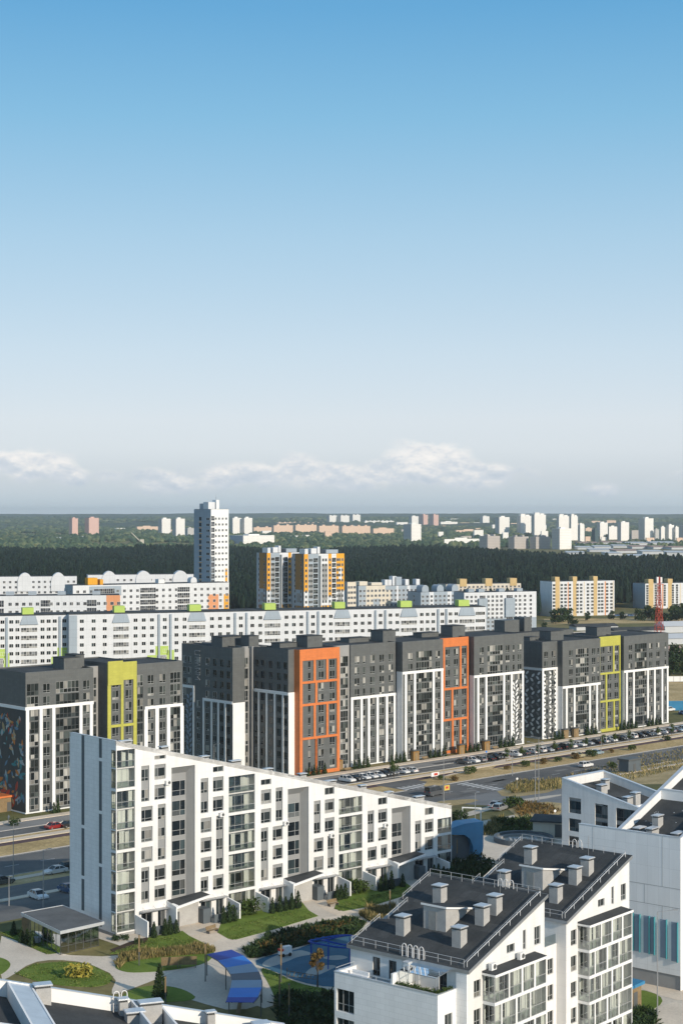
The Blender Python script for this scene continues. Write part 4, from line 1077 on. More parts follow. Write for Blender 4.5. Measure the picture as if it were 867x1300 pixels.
    st((0,4.7),(1,4.7)); st((1,4.7),(0,5.7)); st((0,5.7),(1,5.7))
    st((0,6.2),(1,6.2)); st((1,6.2),(.4,6.9)); st((.4,6.9),(1,7.6)); st((1,7.6),(0,7.6))
    tx.obj('lettering',M['infill'],g.root)
    g.penthouse(w0+2.2,w0+9.5,v0+7,4.6,3.0); g.penthouse(w0+6.5,w0+9.8,v0+1.2,3.4,3.4)
    g.penthouse(x(404),x(425)-.5,4.2,4.5,3.4); g.penthouse(x(382),x(403.5),8.2,3.5,1.4)
    g.penthouse(x(496),x(512),3.0,4.8,3.6); g.penthouse(x(470),x(495),8.2,3.5,1.4)
    g.penthouse(x(584),x(600),3.0,4.6,3.6); g.penthouse(x(562),x(583.5),8.2,3.5,1.4)
    g.finish('orange'); return g
G1=build_g1()

def build_g2():
    g=GB('dark grey block with yellow framed bay and leaf-patterned end, farthest in its row',688,840,23.6,9,2.83,.8,23); x=g.x; D=14
    g.section(0,x(707),0,D,[('w',x(693)),('w',x(702.5))],7,[x(688)+.25,x(706)])
    g.section(x(707)+.002,x(755),-2.0,D+1.9,[('w',x(718)),('g',x(724),x(740.5)),('w',x(746.8)),('n',x(752.5))],5,[x(712),x(722),x(741.5),x(750.5)])
    g.frame.box(x(707)-.12,x(707)-.002,-2.1,-.2,.2,g.fl(5)+.4)
    g.section(x(755)+.002,x(782),-1.4,D+1.3,[('w',x(760.3)),('w',x(768.8)),('w',x(777.5))],zr=g.zr+.3)
    g.colour_grid(x(755),x(782),-1.4,[3,6],[[x(764.5),x(774)],[x(764)],[x(773.5)]],zr=g.zr+.3,bw=.55,top=3.0,side=False)
    xf=x(783.5)
    g.section(xf,x(840),-2.4,D+2.3,[('w',x(792)),('g',x(797.5),x(812.5)),('w',x(818)),('w',x(827)),('n',x(836.5))],6,[x(787),x(796),x(813.8),x(822.5),x(832),x(839.5)-.3])
    g.frame.box(xf-.12,xf-.004,-2.5,-1.5,.2,g.fl(6)+.4)
    zt=g.fl(7); f=g.frame; f.box(-.16,-.003,-.16,D,zt-.28,zt+.42); f.box(-.14,-.003,-.15,D,.1,.35)
    lp=MB(); P=lambda s_,z,d:(d,D-s_,z); P2=lambda a,z,d:(a,d,z); rng=random.Random(9)
    for i in range(6):
        for k in range(14):
            s_=1.2+i*2.25; z=1.6+k*1.32+(i%2)*.66
            if z<zt-1: leaf_poly(lp,P,s_+(.25 if k%2 else -.25),z,1.55,.72,(.75 if k%2 else 2.4),rng.choice((0,0,1)),-.06-.001*(k%5))
    for k in range(15):
        z=1.5+k*1.25
        for px in (690.8,698,704.5):
            if z<zt-1: leaf_poly(lp,P2,x(px),z+.5*(px>697),1.3,.6,.75 if k%2 else 2.4,0,-.065-.001*(k%5))
    lp.obj('leaf_pattern',[M['white_plain'],M['infill']],g.root)
    g.penthouse(x(712),x(728),4.0,4.5,3.2); g.penthouse(x(773)-1,x(788),4.0,4.5,3.4); g.penthouse(x(700),x(711),8.5,3,1.2)
    g.finish('yellow')
    # twin wing behind, only its roof and penthouses rise above
    return g
G2=build_g2()
def build_g2b():
    O=sn(G2.s0+18,-15-14)
    root=empty('apartment_building',(O[0],O[1],LOW),AG,'rear dark grey block whose roof and two lift houses rise behind the yellow framed one','building')
    zr=23.3-LOW+.2; b=MB(); b.box(0,32,0,13,0,zr); b.obj('wall',M['charcoal'],root); r=MB(); r.box(.3,31.7,.3,12.7,zr+.002,zr+.1); r.obj('roof',M['roof'],root)
    for a,bb,y,h in ((1.5,8.5,3,4.0),(11,14.5,3,4.6)):
        m=MB(); m.box(a,bb,y,y+4.5,zr+.1,zr+h); m.obj('penthouse',M['charcoal'],root)
build_g2b()

# ------------------------------------------------------------------ pale slab blocks and towers behind
M['frame_w']=M['frame_white']
def corner_width(O,ang,px):
    q=(px-433.5)/F; return (O[0]-q*O[1])/(sin(ang)+q*cos(ang))
def block(label,pxl,pxc,pxr,D,ytop,nf,ang,wallm='lgrey',sidem=None,cols=8,scols=0,base=LOW,group=None,ww=1.5,wh=1.45,cap=100,glz=(),patches=(),zadd=0,pm='pane_far',fm='frame_white',depth=None,z0=1.0,topb=1.6,name='apartment_building',bal='infill'):
    O=((pxc-433.5)*D/F,D); ln=along(O,ang,pxr); dp=depth or corner_width(O,ang,pxl)
    zr=H-(ytop-650)*D/F-base
    root=empty(name,(O[0],O[1],base),ang,label,'building',group)
    w=MB(); w.box(0,ln,0,dp,0,zr); sm=sidem or wallm
    me=w.mesh('wall',[M[wallm],M[sm]]); 
    me.polygons[5].material_index=1; mobj('wall',me,root)  # a blue-grey left side puts its shade into the colour
    r=MB(); r.box(.25,ln-.25,.25,dp-.25,zr+.002,zr+.12); r.obj('roof',M['roof'],root)
    fh=(zr-z0-topb)/nf; sp=[]
    pos=cols if isinstance(cols,(list,tuple)) else [(k+.5)/cols for k in range(cols)]
    for k in range(nf):
        for c in pos:
            x=c*ln-ww/2
            if any(a<=c<=b for a,b in glz): continue
            sp.append((T(x,-.11,z0+fh*k+.8),ww,wh,(.5,),(),fm,pm))
        for i in range(scols):
            y=dp*(i+.5)/scols; sp.append((T(-.11,y+ww/2,z0+fh*k+.8,-pi/2),ww,wh,(.5,),(),fm,pm))
    windows(root,sp,cap,'window',False)
    gl=[]
    for a,b in glz:
        n=max(2,int((b-a)*ln/1.0))
        for k in range(nf): gl.append((T(a*ln,-.12,z0+fh*k+.35),round((b-a)*ln,2),round(fh*.82,2),tuple((i+1)/n for i in range(n-1)),(.45,),fm,pm))
    if gl: windows(root,gl,100,'balcony_glazing',False)
    for i,(face,a,b,c,d,m) in enumerate(patches):
        q=MB()
        if face=='f': q.box(a*ln,b*ln,-.03-.0015*i,-.001,c*zr,d*zr)
        else: q.box(-.03-.0015*i,-.001,a*dp,b*dp,c*zr,d*zr)
        q.obj('colour_panel',M[m],root)
    return root,ln,dp,zr,fh
def roofbox(root,x0,x1,y0,y1,z,h,m='lgrey',name='lift_house',arch=False):
    b=MB()
    if arch:
        pts=[(x0,z)]+[(x0+(x1-x0)*(.5-.5*cos(pi*k/10)),z+h*.45+h*.55*sin(pi*k/10)) for k in range(11)]+[(x1,z)]
        n=len(pts); 
        b.poly([(p[0],y0,p[1]) for p in pts]); b.poly([(p[0],y1,p[1]) for p in pts])
        for a,c in zip(pts,pts[1:]): b.poly([(a[0],y0,a[1]),(c[0],y0,c[1]),(c[0],y1,c[1]),(a[0],y1,a[1])])
    else: b.box(x0,x1,y0,y1,z,z+h)
    b.obj(name,M[m],root)
M['pane_bal']=pane_mat('balcony_window_glass',(.06,.065,.07),(.16,.17,.18),(.40,.40,.38),(.35,.65),.25,.3)
M['lime']=mat('lime_green_panel',(.42,.56,.13),.6,.05)
M['blwhite']=panel_mat('bluish_white_panels',(.68,.70,.73),3.2,2.8,.05,.80,.02,.7,.25,0,.06)
M['blgrey']=panel_mat('blue_grey_panels',(.34,.40,.46),3.2,2.8,.05,.80,.03,.7,.25,0,.06)
M['cream']=panel_mat('cream_panels',(.66,.60,.50),3.2,2.8,.05,.85,.03,.7,.25,0,.06)
M['ochre']=panel_mat('ochre_panels',(.58,.42,.20),3.2,2.8,.05,.85,.03,.7,.25,0,.06)
M['amber']=panel_mat('amber_panels',(.74,.36,.03),3.2,2.8,.05,.85,.03,.7,.25,0,.06)
M['salmon']=panel_mat('salmon_panels',(.70,.32,.16),3.2,2.8,.05,.85,.03,.7,.25,0,.06)
A18=radians(17.5)
def build_l1():
    O=((97-433.5)*585/F,585.0)
    X=lambda px: along(O,A18,px)
    def part(label,pxa,pxb,voff,ytop_z,grp,loggias,fins):
        Oo=(O[0]-voff*sin(A18),O[1]+voff*cos(A18)); xa,xb=along(Oo,A18,pxa),along(Oo,A18,pxb)
        root=empty('apartment_building',(Oo[0]+xa*cos(A18),Oo[1]+xa*sin(A18),LOW),A18,label,'building')
        ln=xb-xa; zr=ytop_z-LOW; w=MB(); w.box(0,ln,0,14,0,zr)
        me=w.mesh('wall',[M['blwhite'],M['blgrey']]); me.polygons[5].material_index=1; mobj('wall',me,root)  # blue-grey left face: shade put into the wall colour
        r=MB(); r.box(.2,ln-.2,.4,13.6,zr+.002,zr+.35); r.obj('roof',M['roof'],root)
        nf=10; z0=1.2; fh=2.83; sp=[]; gl=[]
        lx=[(along(Oo,A18,a)-xa,along(Oo,A18,b)-xa) for a,b in loggias]
        gp=MB(); lg=MB(); dg=MB(); fn=MB()
        for i,(a,b) in enumerate(lx):
            for k in range(nf): gl.append((T(a+.3,-.08,z0+fh*k+.55),round(b-a-.6,2),1.6,tuple((j+1)/6 for j in range(5)),(.34,),'frame_white','pane_bal'))
            gp=MB(); gp.hexa([(a,-.5,zr-3.1),(b,-.5,zr-3.1),(b,-.001,zr-3.1),(a,-.001,zr-3.1),(a+.9,-.05,zr-.03),(b-.9,-.05,zr-.03),(b-.9,-.001,zr-.03),(a+.9,-.001,zr-.03)]); gp.obj('bay_panel',M['blgrey'],root)
            roofbox(root,a+1.2,b-1.2,3,7,zr+.3,2.4,'lime')
            nxt=lx[i+1][0] if i+1<len(lx) else ln+4
            gap=nxt-b
            cs=[b+gap*t for t in (.10,.24,.38,.60,.80,.94)]
            for c in cs:
                if c<1 or c>ln-1: continue
                for k in range(nf): sp.append((T(c-.75,-.05,z0+fh*k+.8),1.5,1.35,(.5,),(),'frame_white','pane_dark'))
            for t in (.50,.70):
                if 0<b+gap*t<ln-.5: fn=MB(); fn.box(b+gap*t-.35,b+gap*t+.35,-.5,-.001,0,zr-.4); fn.obj('fin',M['blgrey'],root)
            for (t0,t1,k0,k1) in ((.30,.46,3,5.0),(.44,.66,5,6.15),(.63,.76,3.2,5.6)):
                q=MB(); q.box(b+gap*t0,b+gap*t1,-.03,-.001,z0+fh*k0,z0+fh*k1); q.obj('lime_panel',M['lime'],root)
            dg=MB(); dg.box(b+gap*.46,b+gap*.62,-.034,-.001,z0+fh*3,z0+fh*4.95); dg.obj('grey_panel',M['infill'],root)
        if pxa>0: q=MB(); q.box(0,2.9,-.05,-.001,0,zr-.2); q.obj('painted_end_shade',M['blgrey'],root)  # flat strip on the front, coloured as the block's shaded end face
        if lx and lx[0][0]>6:
            for c in ((4.6,8.8,12.8) if pxa>0 else (2.5,5.8)): 
                for k in range(nf): sp.append((T(c-.75,-.05,z0+fh*k+.8),1.5,1.35,(.5,),(),'frame_white','pane_dark'))
        RM=LOW
        sp.sort(key=lambda t:-t[0].translation.z)
        vis=[t for t in sp if t[0].translation.z>z0+fh*4]; hid=[t for t in sp if t[0].translation.z<=z0+fh*4]
        windows(root,vis,100,'window',False)
        windows(root,hid,0,'window',False); windows(root,gl,100,'balcony_glazing',False)
        return root
    part('long white block with lime green patches filling the middle distance',88,617,0,25.3,None,[(143,165),(239,262),(335,357),(424,445),(508,530),(582,603)],())
    part('white block with lime green patches cut off by the left edge',-60,90,4,25.0,None,[(-52,-30),(26,49)],())
build_l1()
# --- second line of white blocks at the left
def l_series():
    b,ln,dp,zr,fh=block('low white block with a salmon end panel, second row at the left edge',-40,-25,153,712,757,8,radians(9),'blwhite','blgrey',[.02+.0485*k for k in range(21)],0,depth=13,glz=((.10,.17),(.43,.50),(.76,.83)),patches=(('f',.90,1.0,.62,1.0,'salmon'),('f',.86,.93,.40,.66,'salmon')))
    for x in (.18,.34,.55,.8): roofbox(b,ln*x,ln*x+3.5,4,8,zr,1.6,'blgrey')
    b,ln,dp,zr,fh=block('white block with amber balcony stacks at its right end, below the tall tower',84,93,291,822,743.5,9,radians(26),'blwhite','blgrey',[.03+.0415*k for k in range(24)],2,depth=14,glz=((.13,.26),(.42,.52),(.66,.74)),patches=(('f',.86,.93,.0,.80,'salmon'),('f',.965,.998,.0,.80,'amber'),('f',.10,.30,.82,.98,'blgrey')))
    roofbox(b,ln*.10,ln*.16,2,7,zr,3.6,'amber'); roofbox(b,ln*.175,ln*.195,2,7,zr,2.8,'amber'); roofbox(b,ln*.55,ln*.59,3,8,zr,2.2,'lgrey'); roofbox(b,ln*.76,ln*.80,3,8,zr,3,'blwhite','lift_house',True)
    for lab,pl,pc,pr,D,yt,arches in (('far white block with two arched stair tops at the left edge',-30,-20,98,990,732.5,((.36,.52),(.72,.88))),('far white block with three arched stair tops left of the tall tower',104,112,246,1010,730,((.13,.27),(.45,.60),(.80,.95)))):
        b,ln,dp,zr,fh=block(lab,pl,pc,pr,D,yt,8,radians(12),'blwhite','blgrey',16,0,depth=14,cap=60)
        for a,c in arches: roofbox(b,ln*a,ln*c,-.6,8,zr-9,11.3,'blwhite','stair_tower',True)
    b,ln,dp,zr,fh=block('white block end with a tall gable just behind the orange stair top',80,88,130,905,748,8,radians(20),'blwhite','blgrey',8,1,depth=14,cap=40)
l_series()
# --- tall grey-white tower
def t1():
    b,ln,dp,zr,fh=block('tallest pale tower, with amber strips on its lit side, above the white blocks',246.5,268,290.5,905,646.5,20,radians(42),'lgrey','blgrey',[.27+.0,.46,.66,.86],0,ww=1.3,wh=1.25,glz=((.02,.20),),topb=3.4,patches=(('f',.80,.93,0,.52,'amber'),('f',.0,.22,0,.62,'blgrey')),pm='pane_far',fm='frame_white')
    sw=[]
    for k in range(20): sw.append((T(-.06,dp*.16+1.6,1+fh*k+.5,-pi/2),3.2,1.4,(.5,),(),'frame_white','pane_far'))
    windows(b,sw,40,'side_window',False)
    for k in range(20): q=MB(); q.box(-.05,-.002,dp*.62-1.0,dp*.62+1.0,1+fh*k+.35,1+fh*k+2.3); q.obj('stair_window',M['black'],b)
    for k in range(19): q=MB(); q.box(-.04,-.001,dp*.62-1.4,dp*.62+1.4,1+fh*k+2.55,1+fh*k+2.95); q.obj('amber_band',M['amber'],b)
    roofbox(b,1,5,dp*.5,dp*.75,zr,3.2,'blgrey'); roofbox(b,ln*.05,ln*.42,dp*.2,dp*.5,zr,4.0,'blwhite'); roofbox(b,ln*.45,ln*.62,2.5,6,zr,5.2,'lgrey')
    m=MB(); m.tube((ln*.53,4,zr+5.2),(ln*.53,4,zr+8.5),.12,.05,5); m.obj('antenna',M['galv'],b)
t1()
# --- amber and white towers
def t2():
    base=[('amber and grey tower with stepped roof, left of the pair',326,339,384,842,702,16),('amber and white tower with stepped roof, right of the pair',371,386,437,835,703.5,16)]
    for i,(lab,a,c,d,D,yt,nf) in enumerate(base):
        b,ln,dp,zr,fh=block(lab,a,c,d,D,yt,nf,radians(36),'blwhite','blgrey',[.05,.14,.19,.47,.54,.64,.72,.83,.88,.95],2,ww=1.15,topb=2.0,
            patches=(('f',.0,.10,.58,1.0,'amber'),('f',.10,.36,.0,1.0,'blgrey'),('f',.0,.22,.26,.42,'amber'),('f',.14,.22,.50,.86,'infill'),('f',.44,.58,.48,.88,'infill'),('f',.60,.68,.52,1.0,'amber'),('f',.42,.68,.26,.42,'amber'))+((('f',.80,1.0,.58,1.0,'amber'),('f',.74,.98,.24,.40,'amber'),('f',.84,.96,.44,.56,'infill'),('f',.86,.94,.70,.84,'blwhite'),('f',.44,.60,.0,.12,'amber')) if i else (('f',.80,.92,.5,.86,'infill'),('f',.84,.96,.2,.4,'amber')))+
                     (('s',.15,.75,.60,1.0,'brown'),('s',.15,.75,.26,.42,'brown'),('s',.0,.14,0,1.0,'strip'),('s',.30,.6,.46,.56,'infill')),glz=((.23,.34),(.485,.58) if i==0 else (.69,.79)),pm='pane_dark',fm='frame_grey')
        # stepped roof parts
        roofbox(b,ln*.02,ln*.1,0,5,zr,2.6,'blwhite','roof_step'); roofbox(b,ln*.2,ln*.34,1,6,zr,2.8,'blwhite','roof_step'); roofbox(b,ln*.36,ln*.42,1,5,zr,3.6,'blwhite','roof_step'); roofbox(b,ln*.6,ln*.9,2,7,zr,2.0,'blgrey','roof_step'); roofbox(b,ln*.42,ln*.5,4,8,zr,3.2,'amber','roof_step')
        # balcony slots: flat dark strips with the recess shade in their colour
        for a0,a1 in ((.345,.415),(.70,.74) if i==0 else (.61,.615)): q=MB(); q.box(ln*a0,ln*a1,-.02,-.001,0,zr-1); q.obj('slot_shade_strip',M['strip'],b)
t2()
def mid_right():
    # pale complex between the towers and the white-blue slab
    b,ln,dp,zr,fh=block('pinkish beige block with a stepped top beside the amber towers',437,441,452,905,739,9,radians(30),'cream','blgrey',3,0,cap=30,depth=14)
    b,ln,dp,zr,fh=block('beige and blue-grey block with ragged roofline, second right of the amber towers',450,455,489,930,744,8,radians(30),'cream','blgrey',7,1,cap=60,depth=14,patches=(('f',0,.28,0,1,'blgrey'),('f',.55,.8,0,.7,'blgrey')))
    roofbox(b,ln*.1,ln*.4,2,8,zr,2.4,'cream'); roofbox(b,ln*.55,ln*.95,2,8,zr,1.6,'cream')
    b,ln,dp,zr,fh=block('grey-blue block with white roof boxes, behind the long white block',486,489,535,950,744,8,radians(30),'blgrey','blgrey',9,1,cap=60,depth=14,patches=(('f',.0,.16,0,.9,'cream'),('f',.3,.36,0,1,'blwhite'),('f',.6,.68,0,1,'blwhite')))
    for a in (.04,.12,.25,.6,.9): roofbox(b,ln*a,ln*a+2.5,2,6,zr,3.5+2*(a==.25),'blwhite')
    roofbox(b,ln*.3,ln*.5,2,8,zr,5,'blgrey')
    b,ln,dp,zr,fh=block('blue-grey block with curved bays and pale panels, left of the large white-blue slab',530,534,588,925,752,8,radians(30),'blgrey','blgrey',10,1,cap=60,depth=14,patches=(('f',.2,.3,0,1,'blwhite'),('f',.62,.72,0,1,'blwhite'),('f',.9,1,0,1,'blwhite')))
    for a in (.05,.4,.75): roofbox(b,ln*a,ln*a+4.5,1,7,zr,4.0,'blgrey','lift_house',True)
    b,ln,dp,zr,fh=block('white and blue-grey slab with two glazed bay stacks, right end of the middle distance',584,589,680.5,889,752.5,9,radians(20),'blwhite','blgrey',[.04,.10,.16,.33,.39,.45,.51,.71,.77,.84,.92],0,depth=14,glz=((.21,.29),(.58,.67)),patches=(('f',0,1,0,.40,'blgrey'),('f',.2,.3,0,.12,'cream'),('f',.57,.68,0,.30,'cream')))
    for a in (.08,.22,.5,.75): roofbox(b,ln*a,ln*a+3.5,2,6,zr,1.8,'blgrey')
    for a,c in ((.19,.31),(.56,.69)):
        q=MB(); q.box(ln*a,ln*c,-1.2,-.09,zr*.42,zr*.86); q.obj('bay',M['blgrey'],b)
    b,ln,dp,zr,fh=block('cream block with ochre roof boxes behind the white and blue-grey slab',563,566,661,1080,742,9,radians(20),'cream','cream',18,0,cap=60,depth=14)
    for a in (.18,.52,.85): roofbox(b,ln*a,ln*a+5,-.3,5,zr-1.5,5,'ochre')
    for lab,pl,pc,pr,D,yt,sm in (('cream and white slab with three ochre stair shafts at the forest edge',689,700.5,779.5,1051,738.5,'lgrey'),('cream and white slab with ochre stair shafts cut off by the right edge',807,818.5,905,1135,741,'blgrey')):
        b,ln,dp,zr,fh=block(lab,pl,pc,pr,D,yt,9,radians(24),'blwhite',sm,[.03,.15,.21,.28,.40,.46,.57,.64,.75,.80,.88,.95],0,depth=None if False else 15,ww=1.9,wh=1.5,patches=(('f',.05,.12,0,1.06,'ochre'),('f',.33,.39,0,1.06,'ochre'),('f',.66,.72,0,1.06,'ochre'),('f',.13,.14,0,.98,'cream'),('f',.245,.26,0,.98,'salmon'),('f',.50,.52,0,.98,'cream'),('f',.84,.86,0,.98,'salmon'),('f',.97,.99,0,.98,'cream')),pm='pane_dark')
        for a in (.05,.33,.66): roofbox(b,ln*a,ln*(a+.07),.3,5,zr,3.0,'ochre')
mid_right()
# --- red lattice mast
def mast():
    x,y,_=at(836,699); z=LOW; hgt=39.5
    o=empty('lattice_mast',(x,y,z),radians(20),'red and white lattice radio mast in front of the slabs at the right','mast')
    m=MB(); w=MB(); 
    def wd(h): return 1.9*(1-h/hgt)+.30
    hs=[hgt*(1-(1-k/11)**1.0) for k in range(12)]
    for i,(a,b) in enumerate(zip(hs,hs[1:])):
        t=w if i in () else m
        for sx,sy in ((-1,-1),(1,-1),(1,1),(-1,1)): t.tube((sx*wd(a),sy*wd(a),a),(sx*wd(b),sy*wd(b),b),.085,None,5)
        for (p,q) in (((-1,-1),(1,-1)),((1,-1),(1,1)),((1,1),(-1,1)),((-1,1),(-1,-1))):
            t.tube((p[0]*wd(a),p[1]*wd(a),a),(q[0]*wd(b),q[1]*wd(b),b),.07,None,4); t.tube((q[0]*wd(a),q[1]*wd(a),a),(p[0]*wd(b),p[1]*wd(b),b),.07,None,4); t.tube((p[0]*wd(b),p[1]*wd(b),b),(q[0]*wd(b),q[1]*wd(b),b),.08,None,4)
    m.obj('lattice',M['red'],o)
    a=MB(); a.box(-1.3,-.5,-.5,.4,hgt-2.6,hgt); a.box(.45,1.3,-.5,.4,hgt-2.4,hgt-.1);  a.obj('antenna_panel',M['mastw'],o)
    p=MB(); p.box(-1.5,1.5,-1.5,1.5,hgt-3.2,hgt-3.0); p.obj('platform',M['red'],o)
mast()
# ordinals for labels
ORD=['first','second','third','fourth','fifth','sixth','seventh','eighth','ninth','tenth','eleventh','twelfth','thirteenth','fourteenth','fifteenth','sixteenth','seventeenth','eighteenth','nineteenth','twentieth','twenty-first','twenty-second','twenty-third','twenty-fourth','twenty-fifth','twenty-sixth','twenty-seventh','twenty-eighth','twenty-ninth','thirtieth','thirty-first','thirty-second','thirty-third','thirty-fourth','thirty-fifth','thirty-sixth']
_T=('thirty-','forty-','fifty-','sixty-'); ORD=ORD[:30]+[t+x for t in _T for x in (ORD[:9])]
# ------------------------------------------------------------------ far town
def tower_mat(name,col,dark=.45,px=3.0,pz=2.9):
    m,nt,b=_nt(name); tc=coords(nt); s=node(nt,'ShaderNodeSeparateXYZ'); L(nt,tc,s.inputs[0])
    sx=math_(nt,'FRACT',math_(nt,'DIVIDE',math_(nt,'ADD',s.outputs[0],s.outputs[1]),px)); sz=math_(nt,'FRACT',math_(nt,'DIVIDE',s.outputs[2],pz))
    mk=math_(nt,'MULTIPLY',math_(nt,'MULTIPLY',math_(nt,'GREATER_THAN',sx,.3),math_(nt,'LESS_THAN',sx,.72)),math_(nt,'MULTIPLY',math_(nt,'GREATER_THAN',sz,.3),math_(nt,'LESS_THAN',sz,.8)))
    c=mixc(nt,math_(nt,'MULTIPLY',mk,.75),col,tuple(k*dark for k in col))
    L(nt,c,b.inputs['Base Color']); b.inputs['Roughness'].default_value=.7; return m
M['tw_white']=tower_mat('white_tower_facade',(.86,.84,.80)); M['tw_pink']=tower_mat('pink_tower_facade',(.66,.44,.38)); M['tw_peach']=tower_mat('peach_block_facade',(.72,.53,.40)); M['tw_grey_and_shaded']=tower_mat('grey_and_shaded_facade',(.50,.49,.47))  # the grey also paints shade on the left sides of white towers
M['tw_brown']=tower_mat('brownish_block_facade',(.46,.42,.39)); M['tw_shade_blue']=tower_mat('blue_shaded_facade',(.36,.42,.50)); M['tw_dark']=tower_mat('dark_glass_facade',(.05,.09,.10)); M['shed']=mat('shed_sheet',(.52,.54,.56),.6,.08,.05); M['shedr']=mat('shed_roof',(.40,.27,.22),.7,.1,.05)
# zf: how far the base pixel lies; width from pixels; left side and lit front, m2 putting the side's shade into its colour
def far(label,x0,x1,yt,yb,m,sidefrac=.28,m2=None,top='box',ang=38,group=None,zb=LOW):
    D=(H-zb)*F/(yb-650.0); a=radians(ang)
    xc=x0+(x1-x0)*sidefrac; O=((xc-433.5)*D/F,D); ln=along(O,a,x1); dp=min(corner_width(O,a,x0) if sidefrac>0 else 15.0,60)
    zr=H-(yt-650)*D/F-zb; zr=max(zr,6)
    r=empty('tower_block' if zr>30 else 'apartment_building',(O[0],O[1],zb),a,label,'building',group)
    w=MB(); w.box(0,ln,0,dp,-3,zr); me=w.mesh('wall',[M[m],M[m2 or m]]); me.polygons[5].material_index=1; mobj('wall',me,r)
    q=MB()
    if top=='box': q.box(ln*.3,ln*.65,dp*.3,dp*.7,zr,zr+max(2.5,zr*.06))
    elif top=='steps': q.box(ln*.1,ln*.5,dp*.2,dp*.8,zr,zr+zr*.10); q.box(ln*.55,ln*.9,dp*.2,dp*.8,zr,zr+zr*.06)
    elif top=='many':
        n=max(2,int(ln/24))
        for k in range(n): q.box(ln*(k+.4)/n,ln*(k+.65)/n,dp*.3,dp*.7,zr,zr+3)
    if q.v: q.obj('lift_house',M[m],r)
    return r
FT=[
('left of the two pink towers above the forest',88,99.5,658,679.5,'tw_pink',.35),('right of the two pink towers above the forest, the broader one',108,126,657.5,679.5,'tw_pink',.3),
('long peach block beside the white towers left of the tall tower',173,201,668.5,676,'tw_peach',.05),
('white tower, left one of the pair left of the tall tower',201,217,658.5,681.5,'tw_white',.3),('white tower, right one of the pair left of the tall tower',219,235,658.5,684,'tw_white',.3),('low pale block touching the tall tower on its left',235,247,670.5,684.5,'tw_grey_and_shaded',.3),
('white tower just right of the tall tower',293,306.5,657.5,682,'tw_white',.2),('white tower second right of the tall tower',306.8,320.5,657.5,682,'tw_white',.25),
('long low white block with a shaded blue end, right of the tall tower',292,348.5,680,694,'tw_white',.3),
('peach row, farthest left piece behind the long low white block',320,345,669.5,678.5,'tw_peach',.1),('peach row piece left of centre with stepped roof',345,372,667,680,'tw_peach',.1),('peach row piece above the amber towers, longer',372.5,402,666.5,678,'tw_peach',.1),('peach row piece above the right amber tower',402.5,430,667.5,680,'tw_peach',.1),
('white tower, leftmost of the three slim ones above the peach row',415,428,654.5,669,'tw_white',.25),('white tower, middle of the three slim ones above the peach row',429,443.5,654.5,669,'tw_white',.25),('white tower, rightmost of the three slim ones above the peach row',444.5,457.5,653.5,668,'tw_white',.25),
('peach row piece in the upper tier, left',350,385,663.5,671,'tw_peach',.08),('peach row piece in the upper tier, middle',387,414,664,671,'tw_peach',.08),('pale row piece in the upper tier, right',460,500,661.5,669,'tw_white',.08),('peach row piece right of the amber towers',430.5,470,668,681.5,'tw_peach',.1),('short peach block between the amber towers and the grey-white tower',471,500,671,682,'tw_peach',.1),('small white row on the horizon right of the three slim towers',458,502,664.5,669,'tw_white',.05),
('white and pink tower behind the grey-white tower',519,531,655.5,672,'tw_white',.3),('pinkish tower with dark roof box, left of the twin',531.5,543,653.5,671,'tw_pink',.5),('pinkish tower with dark roof box, right of the twin',545,556.5,653.5,671.5,'tw_pink',.45),
('grey-white tower standing at the far edge of the dark forest',512,534.5,665.5,691.5,'tw_white',.45),('low white block right of the pinkish twin towers',557,580.5,662.5,671,'tw_white',.1),('long low cream block beyond the trees right of centre',577,613,673,679,'tw_peach',.05),
('slim white tower alone right of centre',609,621,655.5,669.5,'tw_white',.3),('white tower with a taller back half, right of centre',628,646.5,656.5,682,'tw_white',.3),
('long white hall at the forest edge right of centre',563,608.5,684.5,694.5,'tw_white',.02),('brownish block with white bands at the forest edge',608,634.5,680.5,697,'tw_brown',.4),
('broad white cluster of towers, left half',656,674,655,682,'tw_white',.25),('broad white cluster of towers, right half',674.5,692.5,653.5,682.5,'tw_white',.2),
('brown-grey block at the forest edge, left of two',645,670.5,681.5,697,'tw_brown',.3),('brown-grey block at the forest edge, right of two',672,698.5,681.5,697,'tw_brown',.3),
('pale tower with a shaded left side at the forest edge',700,725,671,697.5,'tw_white',.4),('tall white tower group behind the pale tower, left piece',706,722,655.5,684,'tw_white',.2),('tall white tower group behind the pale tower, right piece',722.5,733,655.5,686,'tw_white',.2),('white tower stepping down right of the tall white group',733.5,741.5,666,687.5,'tw_white',.3),
('peach block between white towers at the right',742,751,670.5,679,'tw_peach',.1),('dark glass tower among white ones at the right',750.5,759.5,672.5,690.5,'tw_dark',.5),
('white tower with sloped top right of the dark glass one',757,771,663.5,684.5,'tw_white',.3),('lower white link between two towers at the right',771.5,783,668.5,685,'tw_white',.1),('white tower right of the lower white link',783.5,798,663,686.5,'tw_white',.3),
('lone tall white tower near the right edge',810,829,658,685,'tw_white',.42),('low grey block right of the lone tall tower',829.5,836,672,685,'tw_grey_and_shaded',.3),('white slab with dark shafts near the right edge, first',836.5,845,669,686,'tw_white',.25),('white slab with dark shafts near the right edge, second',845.5,855,666.5,686,'tw_white',.3),('white slab with dark shafts near the right edge, third',855.5,861,669,686,'tw_white',.25),('white slab with dark shafts cut off by the right edge',861.5,880,666.5,687,'tw_white',.3),
]
